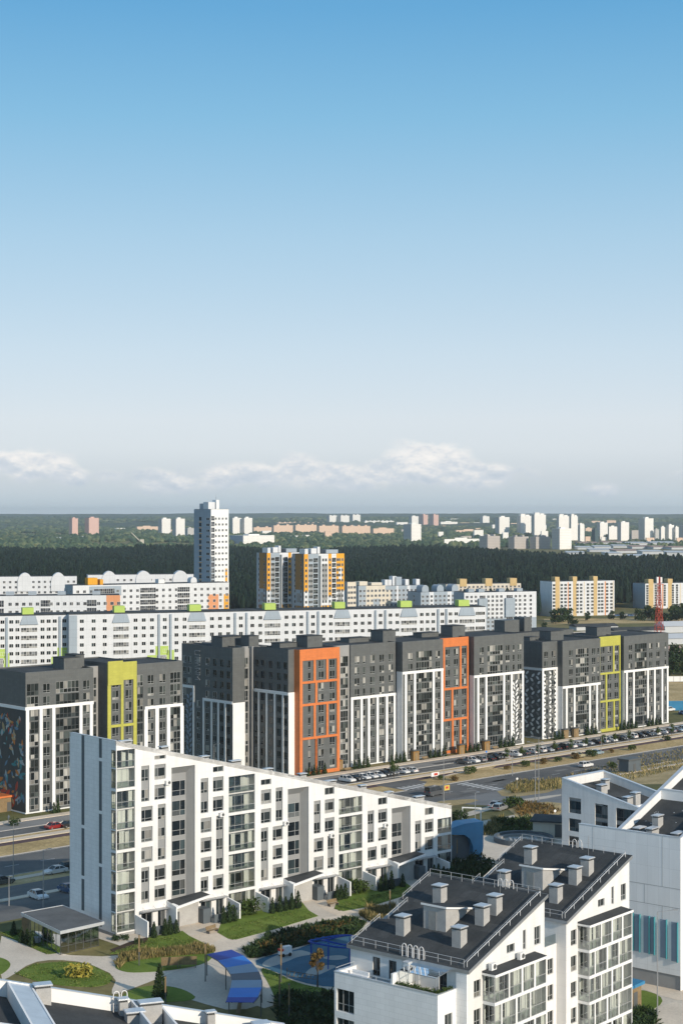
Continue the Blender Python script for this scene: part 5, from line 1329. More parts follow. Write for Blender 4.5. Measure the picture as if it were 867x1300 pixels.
for t in FT:
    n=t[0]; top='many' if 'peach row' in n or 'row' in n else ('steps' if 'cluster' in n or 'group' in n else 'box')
    m2={'tw_white':'tw_grey_and_shaded' if 'shaded blue' not in n else 'tw_shade_blue','tw_pink':'tw_pink'}.get(t[5])  # white towers
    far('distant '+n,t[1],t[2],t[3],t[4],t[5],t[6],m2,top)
# stepped tops of the white cluster
# industrial sheds behind the right end of the forest
rs=random.Random(31)
SH=[(736,762,688,692),(765,792,687,691),(796,822,688,692),(826,858,687.5,692),(720,742,700,704),(800,826,704,709),(842,867,707,712),(733,752,693.5,697.5),(754,775,692.5,696.5),(748,780,696.5,700.5),(778,800,691.5,695.5),(782,812,697.5,702),(802,826,692.5,696.5),(815,842,698.5,703.5),(829,850,693,697),(846,872,699.5,705.5),(852,875,693.5,697.5),(640,652,689,692),(772,790,701,705)]
for i,(a,b,c,d) in enumerate(sorted(SH)):
    D=67*F/(d-650.0); O=((a-433.5)*D/F,D); r=empty('warehouse',(O[0],O[1],LOW),radians(rs.uniform(-4,10)),'low pale warehouse behind the right part of the forest, %s from the left'%ORD[i],'warehouse','warehouses beyond the forest')
    ln=(b-a)*D/F; h=(d-c)*D/F; w=MB(); w.box(0,ln,0,40,-1,h*.7); w.obj('wall',M['shed'],r); q=MB(); q.prism([(-1,-1),(ln+1,-1),(ln+1,41),(-1,41)],h*.7+.01,[h*.72,h*.72,h,h]); q.obj('roof',M['shed' if i%3 else 'shedr'],r)
# smaller blocks scattered through the far town at the right
rf=random.Random(57); LB=[]
for (x0,x1,y0,y1,n,ms) in ((440,620,668,676,7,('tw_peach','tw_white')),(500,620,677,688,5,('tw_white','tw_brown')),(620,760,668,676,7,('tw_white','tw_peach')),(740,867,676,690,9,('tw_white','tw_brown','tw_peach')),(300,430,678,688,5,('tw_white','tw_peach')),(130,240,672,680,3,('tw_peach','tw_white')),(560,867,663,670,12,('tw_white','tw_peach','tw_white')),(600,720,684,690,5,('tw_white','tw_brown')),(440,560,663,668,6,('tw_white','tw_peach'))):
    for i in range(n):
        a=x0+(x1-x0)*(i+rf.uniform(.1,.6))/n; yb=rf.uniform(y0,y1); w_=rf.uniform(7,16); h_=rf.uniform(3,9)*(yb-650)/26+(2.5 if yb<672 else 0); LB.append((a,w_,yb,h_,rf.choice(ms),rf.uniform(20,45)))
for kk,(a,w_,yb,h_,m_,an) in enumerate(sorted(LB)):
    far('distant low block of flats among the trees of the far town, %s from the left'%(ORD[kk]),a,a+w_,yb-h_,yb,m_,.12,None,'none',an,'low blocks in the far town')
# small houses in the trees at the left
for i,(a,b,yb,m) in enumerate(((63,71,686,'tw_white'),(72,80,687,'tw_white'),(104,112,685.5,'tw_peach'),(160,170,676,'tw_peach'),(500,507,692,'tw_white'))):
    D=67*F/(yb-650.0); O=((a-433.5)*D/F,D); r=empty('house',(O[0],O[1],LOW),0,'small pale house among the distant trees, %s from the left'%ORD[i],'house','small far houses')
    ln=(b-a)*D/F; w=MB(); w.box(0,ln,0,12,-1,5); w.obj('wall',M[m],r); q=MB(); q.hexa([(-.5,-.5,5.01),(ln+.5,-.5,5.01),(ln+.5,12.5,5.01),(-.5,12.5,5.01),(0,5,9),(ln,5,9),(ln,7,9),(0,7,9)]); q.obj('roof',M['shed'],r)
# crane boom at the left
D=67*F/(690-650.0); x0=(180-433.5)*D/F; o=empty('mobile_crane',(x0,D,LOW),0,'pale yellow crane with a slanting boom among the distant trees at the left','crane')
m=MB(); m.tube((0,0,2),(-13*D/F,0,14*D/F),1.3,.8,6); m.obj('boom',M['yellow'] if False else M['cream'],o); m=MB(); m.box(-3,5,-3,3,0,9); m.obj('cab',M['cream'],o)

# ------------------------------------------------------------------ forests
def conifer_forest():
    rng=random.Random(41); b=MB(); V=b.v; Fc=b.f
    def tree(x,y,z,h,r):
        n=6; base=len(V); a0=rng.random()*6.28
        rings=((.30,.75),(.52,1.0),(.74,.86),(.91,.5))
        for (t,q) in rings:
            for k in range(n):
                a=a0+2*pi*k/n; rr=r*q*rng.uniform(.6,1.3); V.append((x+rr*cos(a),y+rr*sin(a),z+h*(t+rng.uniform(-.06,.06))))
        V.append((x,y,z+h))
        for j in range(3):
            for k in range(n):
                l=(k+1)%n; Fc.append((base+j*n+k,base+j*n+l,base+(j+1)*n+l,base+(j+1)*n+k))
        for k in range(n): Fc.append((base+3*n+k,base+3*n+(k+1)%n,base+4*n))
    count=0
    D=985.0
    while D<2420:
        step=4.3*(1+(D-985)/1700)
        # extent: far edge bends nearer on the right
        xl=-(433.5+40)*D/F; xr=(433.5+60)*D/F
        x=xl
        while x<xr:
            px=433.5+x*F/D
            far_edge=2380 if px<520 else 2380-(px-520)*1.5
            near=1000 if px<680 else (1105 if px<795 else 1200)
            near+= 40*sin(px*.05)
            if near<D<far_edge+rng.uniform(-60,60):
                h=rng.uniform(13,21)*(1.0+.12*sin(px*.021+D*.004)); tree(x+rng.uniform(-2.2,2.2),D+rng.uniform(-2.5,2.5),LOW-1,h,rng.uniform(1.5,2.4)*(1+(D-985)/2600)); count+=1
            x+=step*rng.uniform(.75,1.25)
        D+=step
    print('forest',count,len(Fc))
    b.m=[0]*len(Fc)
    o=b.obj('pine_forest',M['conifer'])
    tag(o,'dark pine forest filling the band between the white blocks and the far town','forest',kind='stuff')
conifer_forest()
def blob(V,Fc,x,y,z,r,h,rng):
    n=6; base=len(V)
    for (t,q) in ((0,.75),(.4,1.05),(.75,.75)):
        for k in range(n):
            a=2*pi*k/n+t; rr=r*q*rng.uniform(.7,1.2); V.append((x+rr*cos(a),y+rr*sin(a),z+h*(t+rng.uniform(-.08,.08))))
    V.append((x,y,z+h))
    for j in range(2):
        for k in range(n): l=(k+1)%n; Fc.append((base+j*n+k,base+j*n+l,base+(j+1)*n+l,base+(j+1)*n+k))
    for k in range(n): Fc.append((base+2*n+k,base+2*n+(k+1)%n,base+3*n))
def far_woods():
    rng=random.Random(43); b=MB()
    for k in range(34000):
        D=2330+ (rng.random()**1.9)*7200
        x=rng.uniform(-1,1)*470*D/F
        px=433.5+x*F/D
        if px>500 and D<3080: continue
        if px>700 and D<4000 and rng.random()<.3: continue
        q=sin(x*.006+D*.0021)+sin(x*.0023-D*.004)+.6*sin(x*.017+2)*sin(D*.009)+rng.uniform(-1,1)
        if q<-.5: continue
        r=rng.uniform(3.5,8)*(1+(D-2350)/4500)*(.6 if px>700 and D<4000 else 1); blob(b.v,b.f,x,D,LOW-1+max(0,(D-6000)*.009),r,rng.uniform(7,15)*(.6 if px>700 and D<4000 else 1),rng)
    b.m=[0]*len(b.f); o=b.obj('woodland',M['far_leaf'])
    tag(o,'light green broadleaf woodland scattered through the far town','woodland',kind='stuff')
far_woods()

# ------------------------------------------------------------------ ground to the horizon, in street coordinates
def terrain():
    ns=[520,420,340,260,200,150,120,92,80,65,50,36,0,-60,-150,-300,-500,-800,-1200,-1700,-2400,-3300,-4400,-6000,-8000,-10500,-13500,-17000]
    ss=[-17000,-12000,-8500,-6000,-4200,-3000,-2000,-1300,-800,-450,-250,-120,0,120,250,450,800,1300,2000,3000,4200,6000,8500,12000,17000]
    V=[];Fc=[]
    for n in ns:
        for s in ss:
            x,y=sn(s,n); z=gzn(n)
            V.append((x,y,z))
    w=len(ss)
    for j in range(len(ns)-1):
        for i in range(w-1): Fc.append((j*w+i,j*w+i+1,(j+1)*w+i+1,(j+1)*w+i))
    me=bpy.data.meshes.new('ground'); me.from_pydata(V,[],Fc); me.materials.append(M['field']); o=mobj('ground',me); tag(o,kind='structure')
    # far hills
    rng=random.Random(3)
    for j,(D,zt,zv,nm) in enumerate(((6800,14,9,0),(9000,32,8,1),(11500,50,5,2))):
        b=MB(); n=160; xs=[-1.05*D*.42+ (2.1*D*.42)*k/n for k in range(n+1)]
        ph=[rng.uniform(0,6) for _ in range(5)]
        def hh(x): return zt+zv*(.5*sin(x*.0011+ph[0])+.3*sin(x*.0031+ph[1])+.2*sin(x*.009+ph[2]))+rng.uniform(-1,1)*1.3
        tops=[hh(x) for x in xs]
        for k in range(n):
            a,c=xs[k],xs[k+1]
            b.poly([(a,D-900,LOW-2),(c,D-900,LOW-2),(c,D,tops[k+1]),(a,D,tops[k])]); b.poly([(a,D,tops[k]),(c,D,tops[k+1]),(c,D+1200,LOW-2),(a,D+1200,LOW-2)])
        o=b.obj('hills',M['hill']); tag(o,kind='structure')
terrain()
# ------------------------------------------------------------------ roads, paths and lawns
def drape_sn(name,poly,m,dz,kind='structure',label=None,cat=None,thick=None):
    """a sheet given in street coordinates laid on the terrain, cut where the slope changes"""
    b=MB()
    bands=((92,1e5),(50,92),(-1e5,50))
    for lo,hi in bands:
        q=clip(clip([tuple(p) for p in poly],lambda p:p[1]-lo),lambda p:hi-p[1])
        if len(q)<3: continue
        pts=[(*sn(*p),gzn(p[1])+dz) for p in q]; b.poly(pts)
        if thick:
            for k in range(len(pts)):
                a,c=pts[k],pts[(k+1)%len(pts)]; b.poly([a,c,(c[0],c[1],c[2]-thick),(a[0],a[1],a[2]-thick)])
    if not b.v: return None
    # face up
    o=b.obj(name,M[m]); tag(o,label,cat,kind=kind); return o
def strip(name,s0,s1,n0,n1,m,dz,**k): return drape_sn(name,[(s0,n0),(s1,n0),(s1,n1),(s0,n1)],m,dz,**k)
def drape_px(name,pts,m,dz,kind='structure',smooth=0,thick=None):
    q=[to_sn(*gnd(*p)) for p in pts]
    if smooth:
        for _ in range(smooth):
            r=[]
            for k in range(len(q)):
                a,b_=q[k],q[(k+1)%len(q)]; r.append((a[0]*.75+b_[0]*.25,a[1]*.75+b_[1]*.25)); r.append((a[0]*.25+b_[0]*.75,a[1]*.25+b_[1]*.75))
            q=r
    return drape_sn(name,q,m,dz,kind=kind,thick=thick)
SL,SR=-140,520
strip('lawn',SL,SR,-40,4.2,'dry',.004) if False else None
strip('grass',SL,SR,-22,4.0,'field',.006)
strip('pavement',SL,SR,4.0,6.6,'path_warm',.12,thick=.12)
strip('road',SL,SR,6.6,13.2,'asphalt2',.010)
strip('parking',SL,SR,13.2,19.2,'asphalt',.014)
strip('verge',SL,SR,19.2,21.4,'dry',.010)
strip('pavement',SL,SR,21.4,23.8,'path_warm',.12,thick=.12)
strip('cycle_path',SL,SR,24.2,26.6,'purple',.02)
strip('verge',SL,84,26.6,35.6,'dry',.012); strip('verge',97,SR,26.6,35.6,'dry',.012)
strip('road',SL,SR,35.6,52.0,'asphalt',.018)
strip('verge',SL,74,52.0,56.0,'dry',.03); strip('verge',113,SR,52.0,58.0,'dry',.03)
strip('pavement',SL,74,56.0,59.5,'path_warm',.12,thick=.12); strip('pavement',113,SR,58,61,'path_warm',.12,thick=.12)
strip('road',84,97,19.2,35.6,'asphalt',.022)
# side road from the main road towards the courtyard
drape_sn('road',[(76,52),(113,52),(109,62),(104,92),(97,118),(60,118),(70,80),(74,62)],'asphalt2',.026)
strip('road',-30,60,62,76,'asphalt',.03)   # parking behind the long white block
strip('verge',SL,-30,59.5,66,'dry',.012)
strip('road',SL,-12,66,80,'asphalt',.022)
strip('pavement',SL,-8,80,83,'path_warm',.12,thick=.12)
strip('parking',SL,8,83.2,98,'asphalt',.016)
strip('verge',113,SR,61,92,'dry',.014)
# kerbs
def kerb(s0,s1,n,h=.13,w=.25):
    strip('kerb',s0,s1,n-w/2,n+w/2,'kerb',h,thick=h)
for s0,s1,n in ((SL,SR,13.2),(SL,84,35.5),(97,SR,35.5),(SL,76,52.1),(113,SR,52.1),(SL,SR,19.3)): kerb(s0,s1,n)
# markings
for n in (43.8,):
    s=-120
    while s<400: strip('road_marking',s,s+3.2,n-.09,n+.09,'paint',.034); s+=8
for n in (36.2,51.4): strip('road_marking',SL,SR,n-.06,n+.06,'paint',.034)
s=14
while s<330:
    strip('road_marking',s,s+.1,13.5,18.9,'paint',.03); s+=2.75
for k in range(9): strip('road_marking',99.5,103.5,37.2+k*1.6,38.0+k*1.6,'paint',.036)   # zebra
for k in range(7): strip('road_marking',84.8+k*1.75,85.7+k*1.75,31,35,'paint',.036)
for k in range(5): strip('road_marking',-20-3*k,-19.9-3*k,84,89,'paint',.03)
# desire paths in the dry verge
drape_px('path',[(560,985),(608,975),(655,957),(657,960),(612,979),(565,989)],'path_warm',.03,smooth=1)
drape_px('path',[(580,1035),(640,1018),(712,1008),(712,1011),(642,1022),(585,1040)],'path_warm',.05,smooth=1)
drape_px('verge',[(545,990),(600,978),(640,966),(610,985),(560,998),(535,1000)],'dry',.04,smooth=1)
drape_px('verge',[(545,1018),(600,1014),(610,1017),(560,1026)],'dry',.05,smooth=1)
drape_px('verge',[(628,1000),(712,990),(712,1004),(640,1014)],'dry',.05,smooth=1)
drape_px('verge',[(640,1024),(712,1016),(712,1040),(660,1046)],'dry',.05,smooth=1)
# courtyard
drape_sn('courtyard',[(-60,92.5),(60,92.5),(75,118),(75,250),(-60,250)],'pave',.008)
def lawn(pts,m='lawn',dz=.05,sm=2): drape_px('lawn',pts,m,dz,smooth=sm,thick=.05)
def walk(pts,m='path_warm',dz=.022,sm=2): drape_px('path',pts,m,dz,smooth=sm)
walk([(0,1188),(10,1190),(70,1212),(150,1215),(180,1205),(240,1203),(270,1196),(262,1186),(225,1183),(235,1172),(290,1172),(330,1188),(400,1168),(440,1160),(400,1143),(430,1140),(480,1158),(530,1140),(515,1128),(560,1120),(600,1118),(560,1150),(470,1168),(420,1180),(340,1192),(300,1208),(268,1214),(200,1243),(150,1262),(140,1262),(150,1240),(110,1222),(70,1218),(40,1222),(14,1240),(0,1246)],'path',.02,1)
walk([(225,1190),(262,1185),(245,1172),(262,1162),(300,1180),(282,1190),(268,1200)],'path_warm',.026,1)
walk([(395,1143),(420,1138),(445,1152),(470,1158),(440,1166),(415,1158)],'path_warm',.026,1)
lawn([(276,1184),(282,1170),(300,1164),(345,1152),(384,1146),(392,1156),(404,1163),(345,1181),(300,1193),(290,1192)],sm=0)
lawn([(424,1154),(430,1140),(462,1130),(512,1119),(524,1127),(524,1134),(470,1151),(436,1157)],sm=0)
lawn([(140,1211),(165,1197),(190,1190),(232,1182),(240,1188),(260,1198),(220,1205),(160,1210)],sm=0)
lawn([(140,1206),(165,1196),(188,1190),(188,1197),(160,1206),(146,1210)],'soil',.06,sm=0)
lawn([(0,1184),(26,1180),(58,1199),(76,1210),(60,1212),(40,1203)],sm=1)
lawn([(18,1236),(44,1224),(80,1221),(115,1224),(145,1240),(140,1249),(118,1254),(60,1250)])
lawn([(-10,1213),(12,1219),(15,1228),(-4,1242)])
lawn([(145,1226),(158,1212),(265,1203),(274,1208),(266,1222),(230,1231),(170,1236),(150,1232)],'lawn')
lawn([(165,1256),(200,1250),(236,1256),(256,1272),(150,1272)],'lawn')
lawn([(328,1228),(345,1232),(380,1250),(432,1258),(460,1330),(340,1330),(356,1290),(345,1255)],'lawn')
lawn([(310,1206),(340,1190),(400,1175),(445,1167),(464,1172),(455,1186),(400,1196),(330,1216),(316,1217)],'soil')
lawn([(455,1162),(478,1150),(505,1155),(502,1168),(476,1174)],'soil')
lawn([(560,1090),(600,1098),(622,1108),(618,1114),(585,1117),(540,1112)],'lawn')
lawn([(800,1225),(867,1242),(900,1252),(900,1258),(830,1243),(800,1236)],'lawn')
lawn([(800,1252),(850,1268),(815,1290),(800,1285)],'lawn')
walk([(790,1236),(830,1244),(880,1258),(880,1272),(848,1268),(800,1250)],'path_warm',.03,1)
walk([(812,1300),(848,1270),(880,1278),(880,1310)],'path',.034,1)
drape_px('playground',[(318,1222),(345,1212),(370,1208),(400,1196),(455,1184),(470,1200),(460,1252),(420,1254),(380,1247),(348,1233)],'blue_rubber',.03,smooth=1)
drape_px('playground',[(330,1224),(350,1213),(372,1208),(384,1206),(400,1212),(380,1214),(362,1222),(340,1229)],'pale_rubber',.036,smooth=2)
drape_px('playground',[(385,1238),(395,1228),(412,1225),(430,1226),(418,1232),(400,1240)],'pale_rubber',.036,smooth=2)
drape_px('playground',[(405,1216),(430,1212),(445,1216),(425,1220)],'pale_rubber',.036,smooth=2)
drape_px('plaza',[(185,1250),(240,1222),(290,1225),(330,1228),(350,1270),(300,1285),(250,1272)],'pave',.016,smooth=1)
drape_px('path',[(262,1230),(330,1224),(338,1240),(352,1275),(330,1282),(285,1250)],'path',.024,smooth=1)
# plaza by the ring
drape_px('plaza',[(612,1055),(720,1052),(740,1085),(700,1100),(640,1098),(600,1092)],'path',.06,smooth=1)

rq=random.Random(88)
for k in range(26):
    s0=rq.uniform(-60,260); n0=rq.choice((7.2,9.8,14,37,40,45,48)); strip('road',s0,s0+rq.uniform(2,9),n0,n0+rq.uniform(.8,2.4),rq.choice(('patch_dark','patch_pale')),.0305)
# ------------------------------------------------------------------ plants
def leaf_quad(b,p,size,rng,m=0,up=.3):
    d=Vector((rng.gauss(0,1),rng.gauss(0,1),rng.gauss(0,1)+up)).normalized(); a=d.orthogonal().normalized(); a.rotate(Matrix.Rotation(rng.uniform(0,6.28),3,d)); c=d.cross(a)
    s=size*rng.uniform(.7,1.3); p=Vector(p); b.poly([p-a*s,p-c*s*.45,p+a*s,p+c*s*.45],m)
def cone_mesh(name,h,r,n,m,seed,size=.13):
    rng=random.Random(seed); b=MB()
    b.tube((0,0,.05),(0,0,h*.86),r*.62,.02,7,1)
    for k in range(n):
        t=rng.random()**1.25; z=.05*h+.95*h*t; rr=r*(1-t)**.75*(.75 if t<.06 else 1)*rng.uniform(.72,1.1)+.02; a=rng.uniform(0,6.28)
        leaf_quad(b,(rr*cos(a),rr*sin(a),z),size,rng,0,.6)
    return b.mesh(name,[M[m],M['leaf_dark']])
def bush_mesh(name,rx,rz,n,m,seed,size=.16,lobes=5):
    rng=random.Random(seed); b=MB()
    cs=[(rng.uniform(-.55,.55)*rx,rng.uniform(-.55,.55)*rx,rng.uniform(.35,.7)*rz,rng.uniform(.45,.7)) for _ in range(lobes)]
    for k in range(n):
        c=rng.choice(cs); d=Vector((rng.gauss(0,1),rng.gauss(0,1),rng.gauss(0,1)*.8+.25)).normalized()
        q=rng.uniform(.55,1.05); p=(c[0]+d.x*rx*c[3]*q,c[1]+d.y*rx*c[3]*q,max(.03,c[2]+d.z*rz*c[3]*q)); leaf_quad(b,p,size,rng)
    return b.mesh(name,[M[m]])
def tree_meshes(h,cr,n,m,seed,size=.22,ctr=.66,squash=.8,lobes=9):
    rng=random.Random(seed); t=MB(); th=h*.45; 
    t.tube((0,0,-.1),(.05*h*.2,0,th),.035*h*.55,.02*h*.6,7)
    c=MB(); L_=[]
    for k in range(lobes):
        a=rng.uniform(0,6.28); e=rng.uniform(.1,.9); L_.append((cr*.62*e**.5*cos(a),cr*.62*e**.5*sin(a),h*ctr+rng.uniform(-.9,.95)*h*(1-ctr)*.75,rng.uniform(.30,.52)*cr))
    for l in L_: t.tube((.01*h,0,th*rng.uniform(.7,1)),(l[0]*.8,l[1]*.8,l[2]),.010*h,.004*h,5)
    for k in range(n):
        l=rng.choice(L_); d=Vector((rng.gauss(0,1),rng.gauss(0,1),rng.gauss(0,1)*squash)).normalized()*l[3]*rng.uniform(.5,1.15)
        leaf_quad(c,(l[0]+d.x,l[1]+d.y,l[2]+d.z),size,rng)
    return t.mesh('trunk',[M['bark']]),c.mesh('crown',[M[m]])
def plant(name,me,loc,label,cat,group=None,s=1.0,rz=None):
    o=mobj(name,me); o.location=loc; o.scale=(s*RNG.uniform(.9,1.1),)*2+(s*RNG.uniform(.88,1.12),); o.rotation_euler=(0,0,RNG.uniform(0,6.28) if rz is None else rz)
    return tag(o,label,cat,group)
def tree(ms,loc,label,group=None,s=1.0,name='tree'):
    o=empty(name,loc,RNG.uniform(0,6.28),label,'tree',group); o.scale=(s,s,s*RNG.uniform(.93,1.07)); mobj('trunk',ms[0],o); mobj('crown',ms[1],o); return o
TH=[cone_mesh('thuja',2.5,.55,520,'leaf_dark',s,.12) for s in (1,2,3)]
TS=[cone_mesh('thuja',2.6,.62,260,'leaf_dark',s,.17) for s in (4,5)]
BU=[bush_mesh('shrub',1.0,1.0,420,'leaf',s,.15) for s in (1,2)]
BD=[bush_mesh('shrub',1.0,1.0,420,'leaf_dark',s,.15) for s in (3,4)]
BA=[bush_mesh('shrub',1.0,.9,320,'leaf_aut',s,.15) for s in (5,6)]
BY=[bush_mesh('shrub',1.0,.9,360,'leaf_yel',s,.16) for s in (7,)]
def w1px(px,back):  # a point in front of the long white block seen at px
    O=w1(0,-back)[:2]; t=along(O,W1A,px); return w1(t,-back)
i=0
grpnames=['before the first porch','by the second garden wall','before the second porch','beside the lit lawn','before the third porch','by the last garden wall']
for gi,(pxs,back) in enumerate((((196,210,216,224),3.9),((284,291,298),3.9),((346,355,363,370.5,378.5),3.9),((428,433,438.5),3.9),((483,489.5,497,511),3.9),((551,556.5,563),3.9))):
    for k,px in enumerate(pxs):
        plant('thuja',TH[i%3],w1px(px,back),'cone thuja %s of the long white block, %s from the left'%(grpnames[gi],ORD[k]),'shrub','thujas on the lawns of the long white block',.92+.1*(i%3)); i+=1
for k,(px,back,s,m) in enumerate(((308,2.2,2.0,BU),(322,2.4,2.2,BU),(452,2.2,1.9,BU),(462,2.5,1.7,BU),(160,2.0,.7,BD),(150,1.6,.8,BD),(176,5,.7,BD))):
    plant('shrub',m[k%2],w1px(px,back),'leafy green shrub against the foot of the long white block, %s from the left'%ORD[k],'shrub','shrubs at the foot of the long white block',s)
# thujas along the dark blocks
k=0
for pxs,where in (((392,399,405.5,412.5),'under the first orange bay'),((450,456,461.5,467),'under the bays right of the first orange frame'),((497,503,508,513.5),'by the entrance left of the second orange bay'),((546,552,558,564.5),'left part of the second orange bay'),((591,597,602,607),'right of the second orange bay'),((635,641,646.5,651),'at the right end of the long dark block'),((69,74),'at the left yellow-framed block'),((704,709,714),'at the leaf-patterned end'),((745,750,756),'left of the far yellow bay'),((787,792,797,802,807),'right of the far yellow bay'),((823,828,833,838),'at the far end of the dark row')):
    for j,px in enumerate(pxs):
        x,y=sn(along(sn(0,3.0),AG,px),3.0); plant('thuja',TS[k%2],(x,y,LOW),'small dark thuja %s, %s from the left'%(where,ORD[j]),'shrub','thujas along the dark blocks',.95+.12*(k%2)); k+=1
# long grasses and planting beds (nobody could count these)
def grass_bed(name,label,pts,n,h,m,seed,size=.3,spread=.16,inner=None):
    rng=random.Random(seed); b=MB(); P=[gnd(*p) for p in pts]
    xs=[p[0] for p in P]; ys=[p[1] for p in P]
    def inside(x,y):
        c=False
        for i in range(len(P)):
            (x1,y1),(x2,y2)=P[i],P[i-1]
            if (y1>y)!=(y2>y) and x<(x2-x1)*(y-y1)/(y2-y1)+x1: c=not c
        return c
    k=0;tries=0
    while k<n and tries<n*20:
        tries+=1
        x,y=rng.uniform(min(xs),max(xs)),rng.uniform(min(ys),max(ys))
        if not inside(x,y): continue
        z=gz(x,y); hh=h*rng.uniform(.55,1.15)*(.8+.35*sin(x*1.3)*sin(y*1.1)); a=rng.uniform(0,6.28); w=size*.18
        dx,dy=rng.gauss(0,spread),rng.gauss(0,spread)
        b.poly([(x-w*cos(a),y-w*sin(a),z),(x+w*cos(a),y+w*sin(a),z),(x+dx+w*1.5*cos(a),y+dy+w*1.5*sin(a),z+hh*.75),(x+dx*1.5,y+dy*1.5,z+hh),(x+dx-w*cos(a),y+dy-w*sin(a),z+hh*.6)]); k+=1
    o=b.obj(name,M[m]); tag(o,label+('' if name!='lawn_grass' else ''),'grasses',kind='stuff')
grass_bed('tall_grass','straw coloured tall grass bordering the oval lawn before the first porch',[(146,1224),(158,1212),(200,1208),(265,1202.5),(274,1208),(266,1211),(200,1216),(160,1222),(152,1231)],4200,1.05,'straw',1,.17,.12)
grass_bed('tall_grass','golden grass clump behind the nearer steep roof',[(456,1163),(470,1153),(500,1153),(505,1160),(500,1168),(478,1174)],3200,1.25,'straw',2,.2)
grass_bed('planting_bed','dark mixed planting bed between path and blue playground',[(310,1207),(340,1190),(400,1175),(445,1167),(464,1172),(455,1186),(400,1196),(330,1216),(316,1217)],4200,.95,'leaf_dark',3,.55,.35)
grass_bed('planting_bed','rusty planting in the bed beside the playground',[(330,1205),(360,1192),(440,1172),(455,1178),(400,1192),(340,1210)],900,1.0,'leaf_aut',4,.4,.3)
grass_bed('planting_bed','dark low planting beside the nearer white block',[(352,1262),(430,1262),(440,1330),(352,1330)],2600,.9,'leaf_dark',5,.6,.4)
grass_bed('tall_grass','dry ornamental grass beside the side road by the white frame',[(605,1060),(625,1042),(640,1038),(640,1050),(628,1062)],900,1.3,'straw',6,.4)
grass_bed('planting_bed','green and straw planting between plaza and side road',[(612,1058),(650,1040),(700,1040),(690,1052),(640,1062)],1500,1.1,'leaf',7,.5,.3)
grass_bed('tall_grass','golden grasses beside the crossing',[(640,1000),(660,992),(712,990),(712,1002),(650,1008)],1500,1.2,'straw',8,.4)
grass_bed('planting_bed','orange planting in front of the low flat-roofed building',[(652,1030),(664,1018),(700,1024),(712,1030),(700,1034),(660,1036)],900,.9,'leaf_aut',9,.4,.3)
grass_bed('tall_grass','rough dry grass on the verge of the main road at the right',[(715,985),(800,962),(867,950),(867,975),(760,1000)],2200,.7,'straw',10,.4)
grass_bed('planting_bed','low planting under the right-hand kiosk',[(800,1288),(815,1280),(835,1285),(830,1320),(800,1320)],900,.7,'leaf_dark',11,.4,.3)
grass_bed('planting_bed','dark hedge planting in the shade right of the last porch',[(548,1118),(565,1098),(600,1095),(625,1108),(612,1120),(575,1126)],1800,1.5,'leaf_dark',12,.5,.35)
LAWNS=[[(279,1185),(300,1174),(378,1155),(402,1163),(345,1181),(296,1194)],[(424,1154),(440,1143),(470,1137),(520,1127),(524,1134),(470,1151),(432,1157)],[(140,1210),(190,1193),(236,1188),(259,1198),(220,1205),(160,1210)],[(0,1184),(26,1180),(58,1199),(76,1210),(60,1212),(40,1203)],[(18,1236),(44,1224),(80,1221),(115,1224),(145,1240),(140,1249),(118,1254),(60,1250)],[(328,1228),(345,1232),(380,1250),(432,1258),(460,1330),(340,1330),(356,1290),(345,1255)],[(800,1225),(867,1242),(900,1252),(900,1258),(830,1243),(800,1236)]]
M['blade']=leaf_mat('grass_blades',[(.05,.09,.015),(.09,.14,.03),(.14,.19,.045),(.19,.20,.07)],.8,0,.3)
for k,pts in enumerate(LAWNS): grass_bed('lawn_grass','short mown grass on a courtyard lawn',pts,3000,.16,'blade',60+k,.34,.06)
# individual shrubs and trees
def gp(px,py): x,y=gnd(px,py); return (x,y,gz(x,y))
plant('shrub',BY[0],gp(100,1240),'round yellow-leaved shrub on the oval lawn by the path','shrub',None,1.9)
TC=tree_meshes(6.0,1.5,900,'leaf_dark',21,.2,.5,1.5,10)
def spruce(): return cone_mesh('spruce',4.4,.95,900,'leaf_dark',33,.2)
o=mobj('spruce_tree',spruce()); o.location=gp(203,1268); tag(o,'young dark spruce in front of the bottom left roof edge','tree')
AT=tree_meshes(6.0,1.25,620,'leaf_aut',23,.2,.6,1.3,9)
tree(AT,gp(403,1253),'young tree with rusty autumn leaves on the blue playground')
DT=tree_meshes(8.5,2.6,1700,'leaf_dark',25,.28,.55,1.0,12)
tree(DT,gp(578,1078),'dark leafy tree between the right end of the long white block and the blue arch')
ST=[tree_meshes(3.6,1.1,330,'leaf',s,.2,.62,.9,7) for s in (31,32)]
for k,px in enumerate((500,642,663,683,704,724,743,764,781,799,835,852)):
    s_=along(sn(0,20.4),AG,px); x,y=sn(s_,20.4); tree(ST[k%2],(x,y,LOW),'young street tree in the strip before the parked cars, %s from the left'%ORD[k],'young trees before the parked cars',1.25 if k==0 else .95)
for k,(px,n_) in enumerate(sorted(((643,30),(666,30.5),(688,30),(708,31),(730,30.5),(750,31),(775,30),(800,31),(560,30),(575,33),(598,29)))):
    s_=along(sn(0,n_),AG,px); x,y=sn(s_,n_); plant('shrub',(BA if k%2 else BU)[k%2],(x,y,LOW),'%s shrub on the dry verge beside the main road, %s from the left'%('rusty' if k%2 else 'green',ORD[(k if k<8 else k)]),'shrub','shrubs on the dry verge',1.1+.3*(k%3))
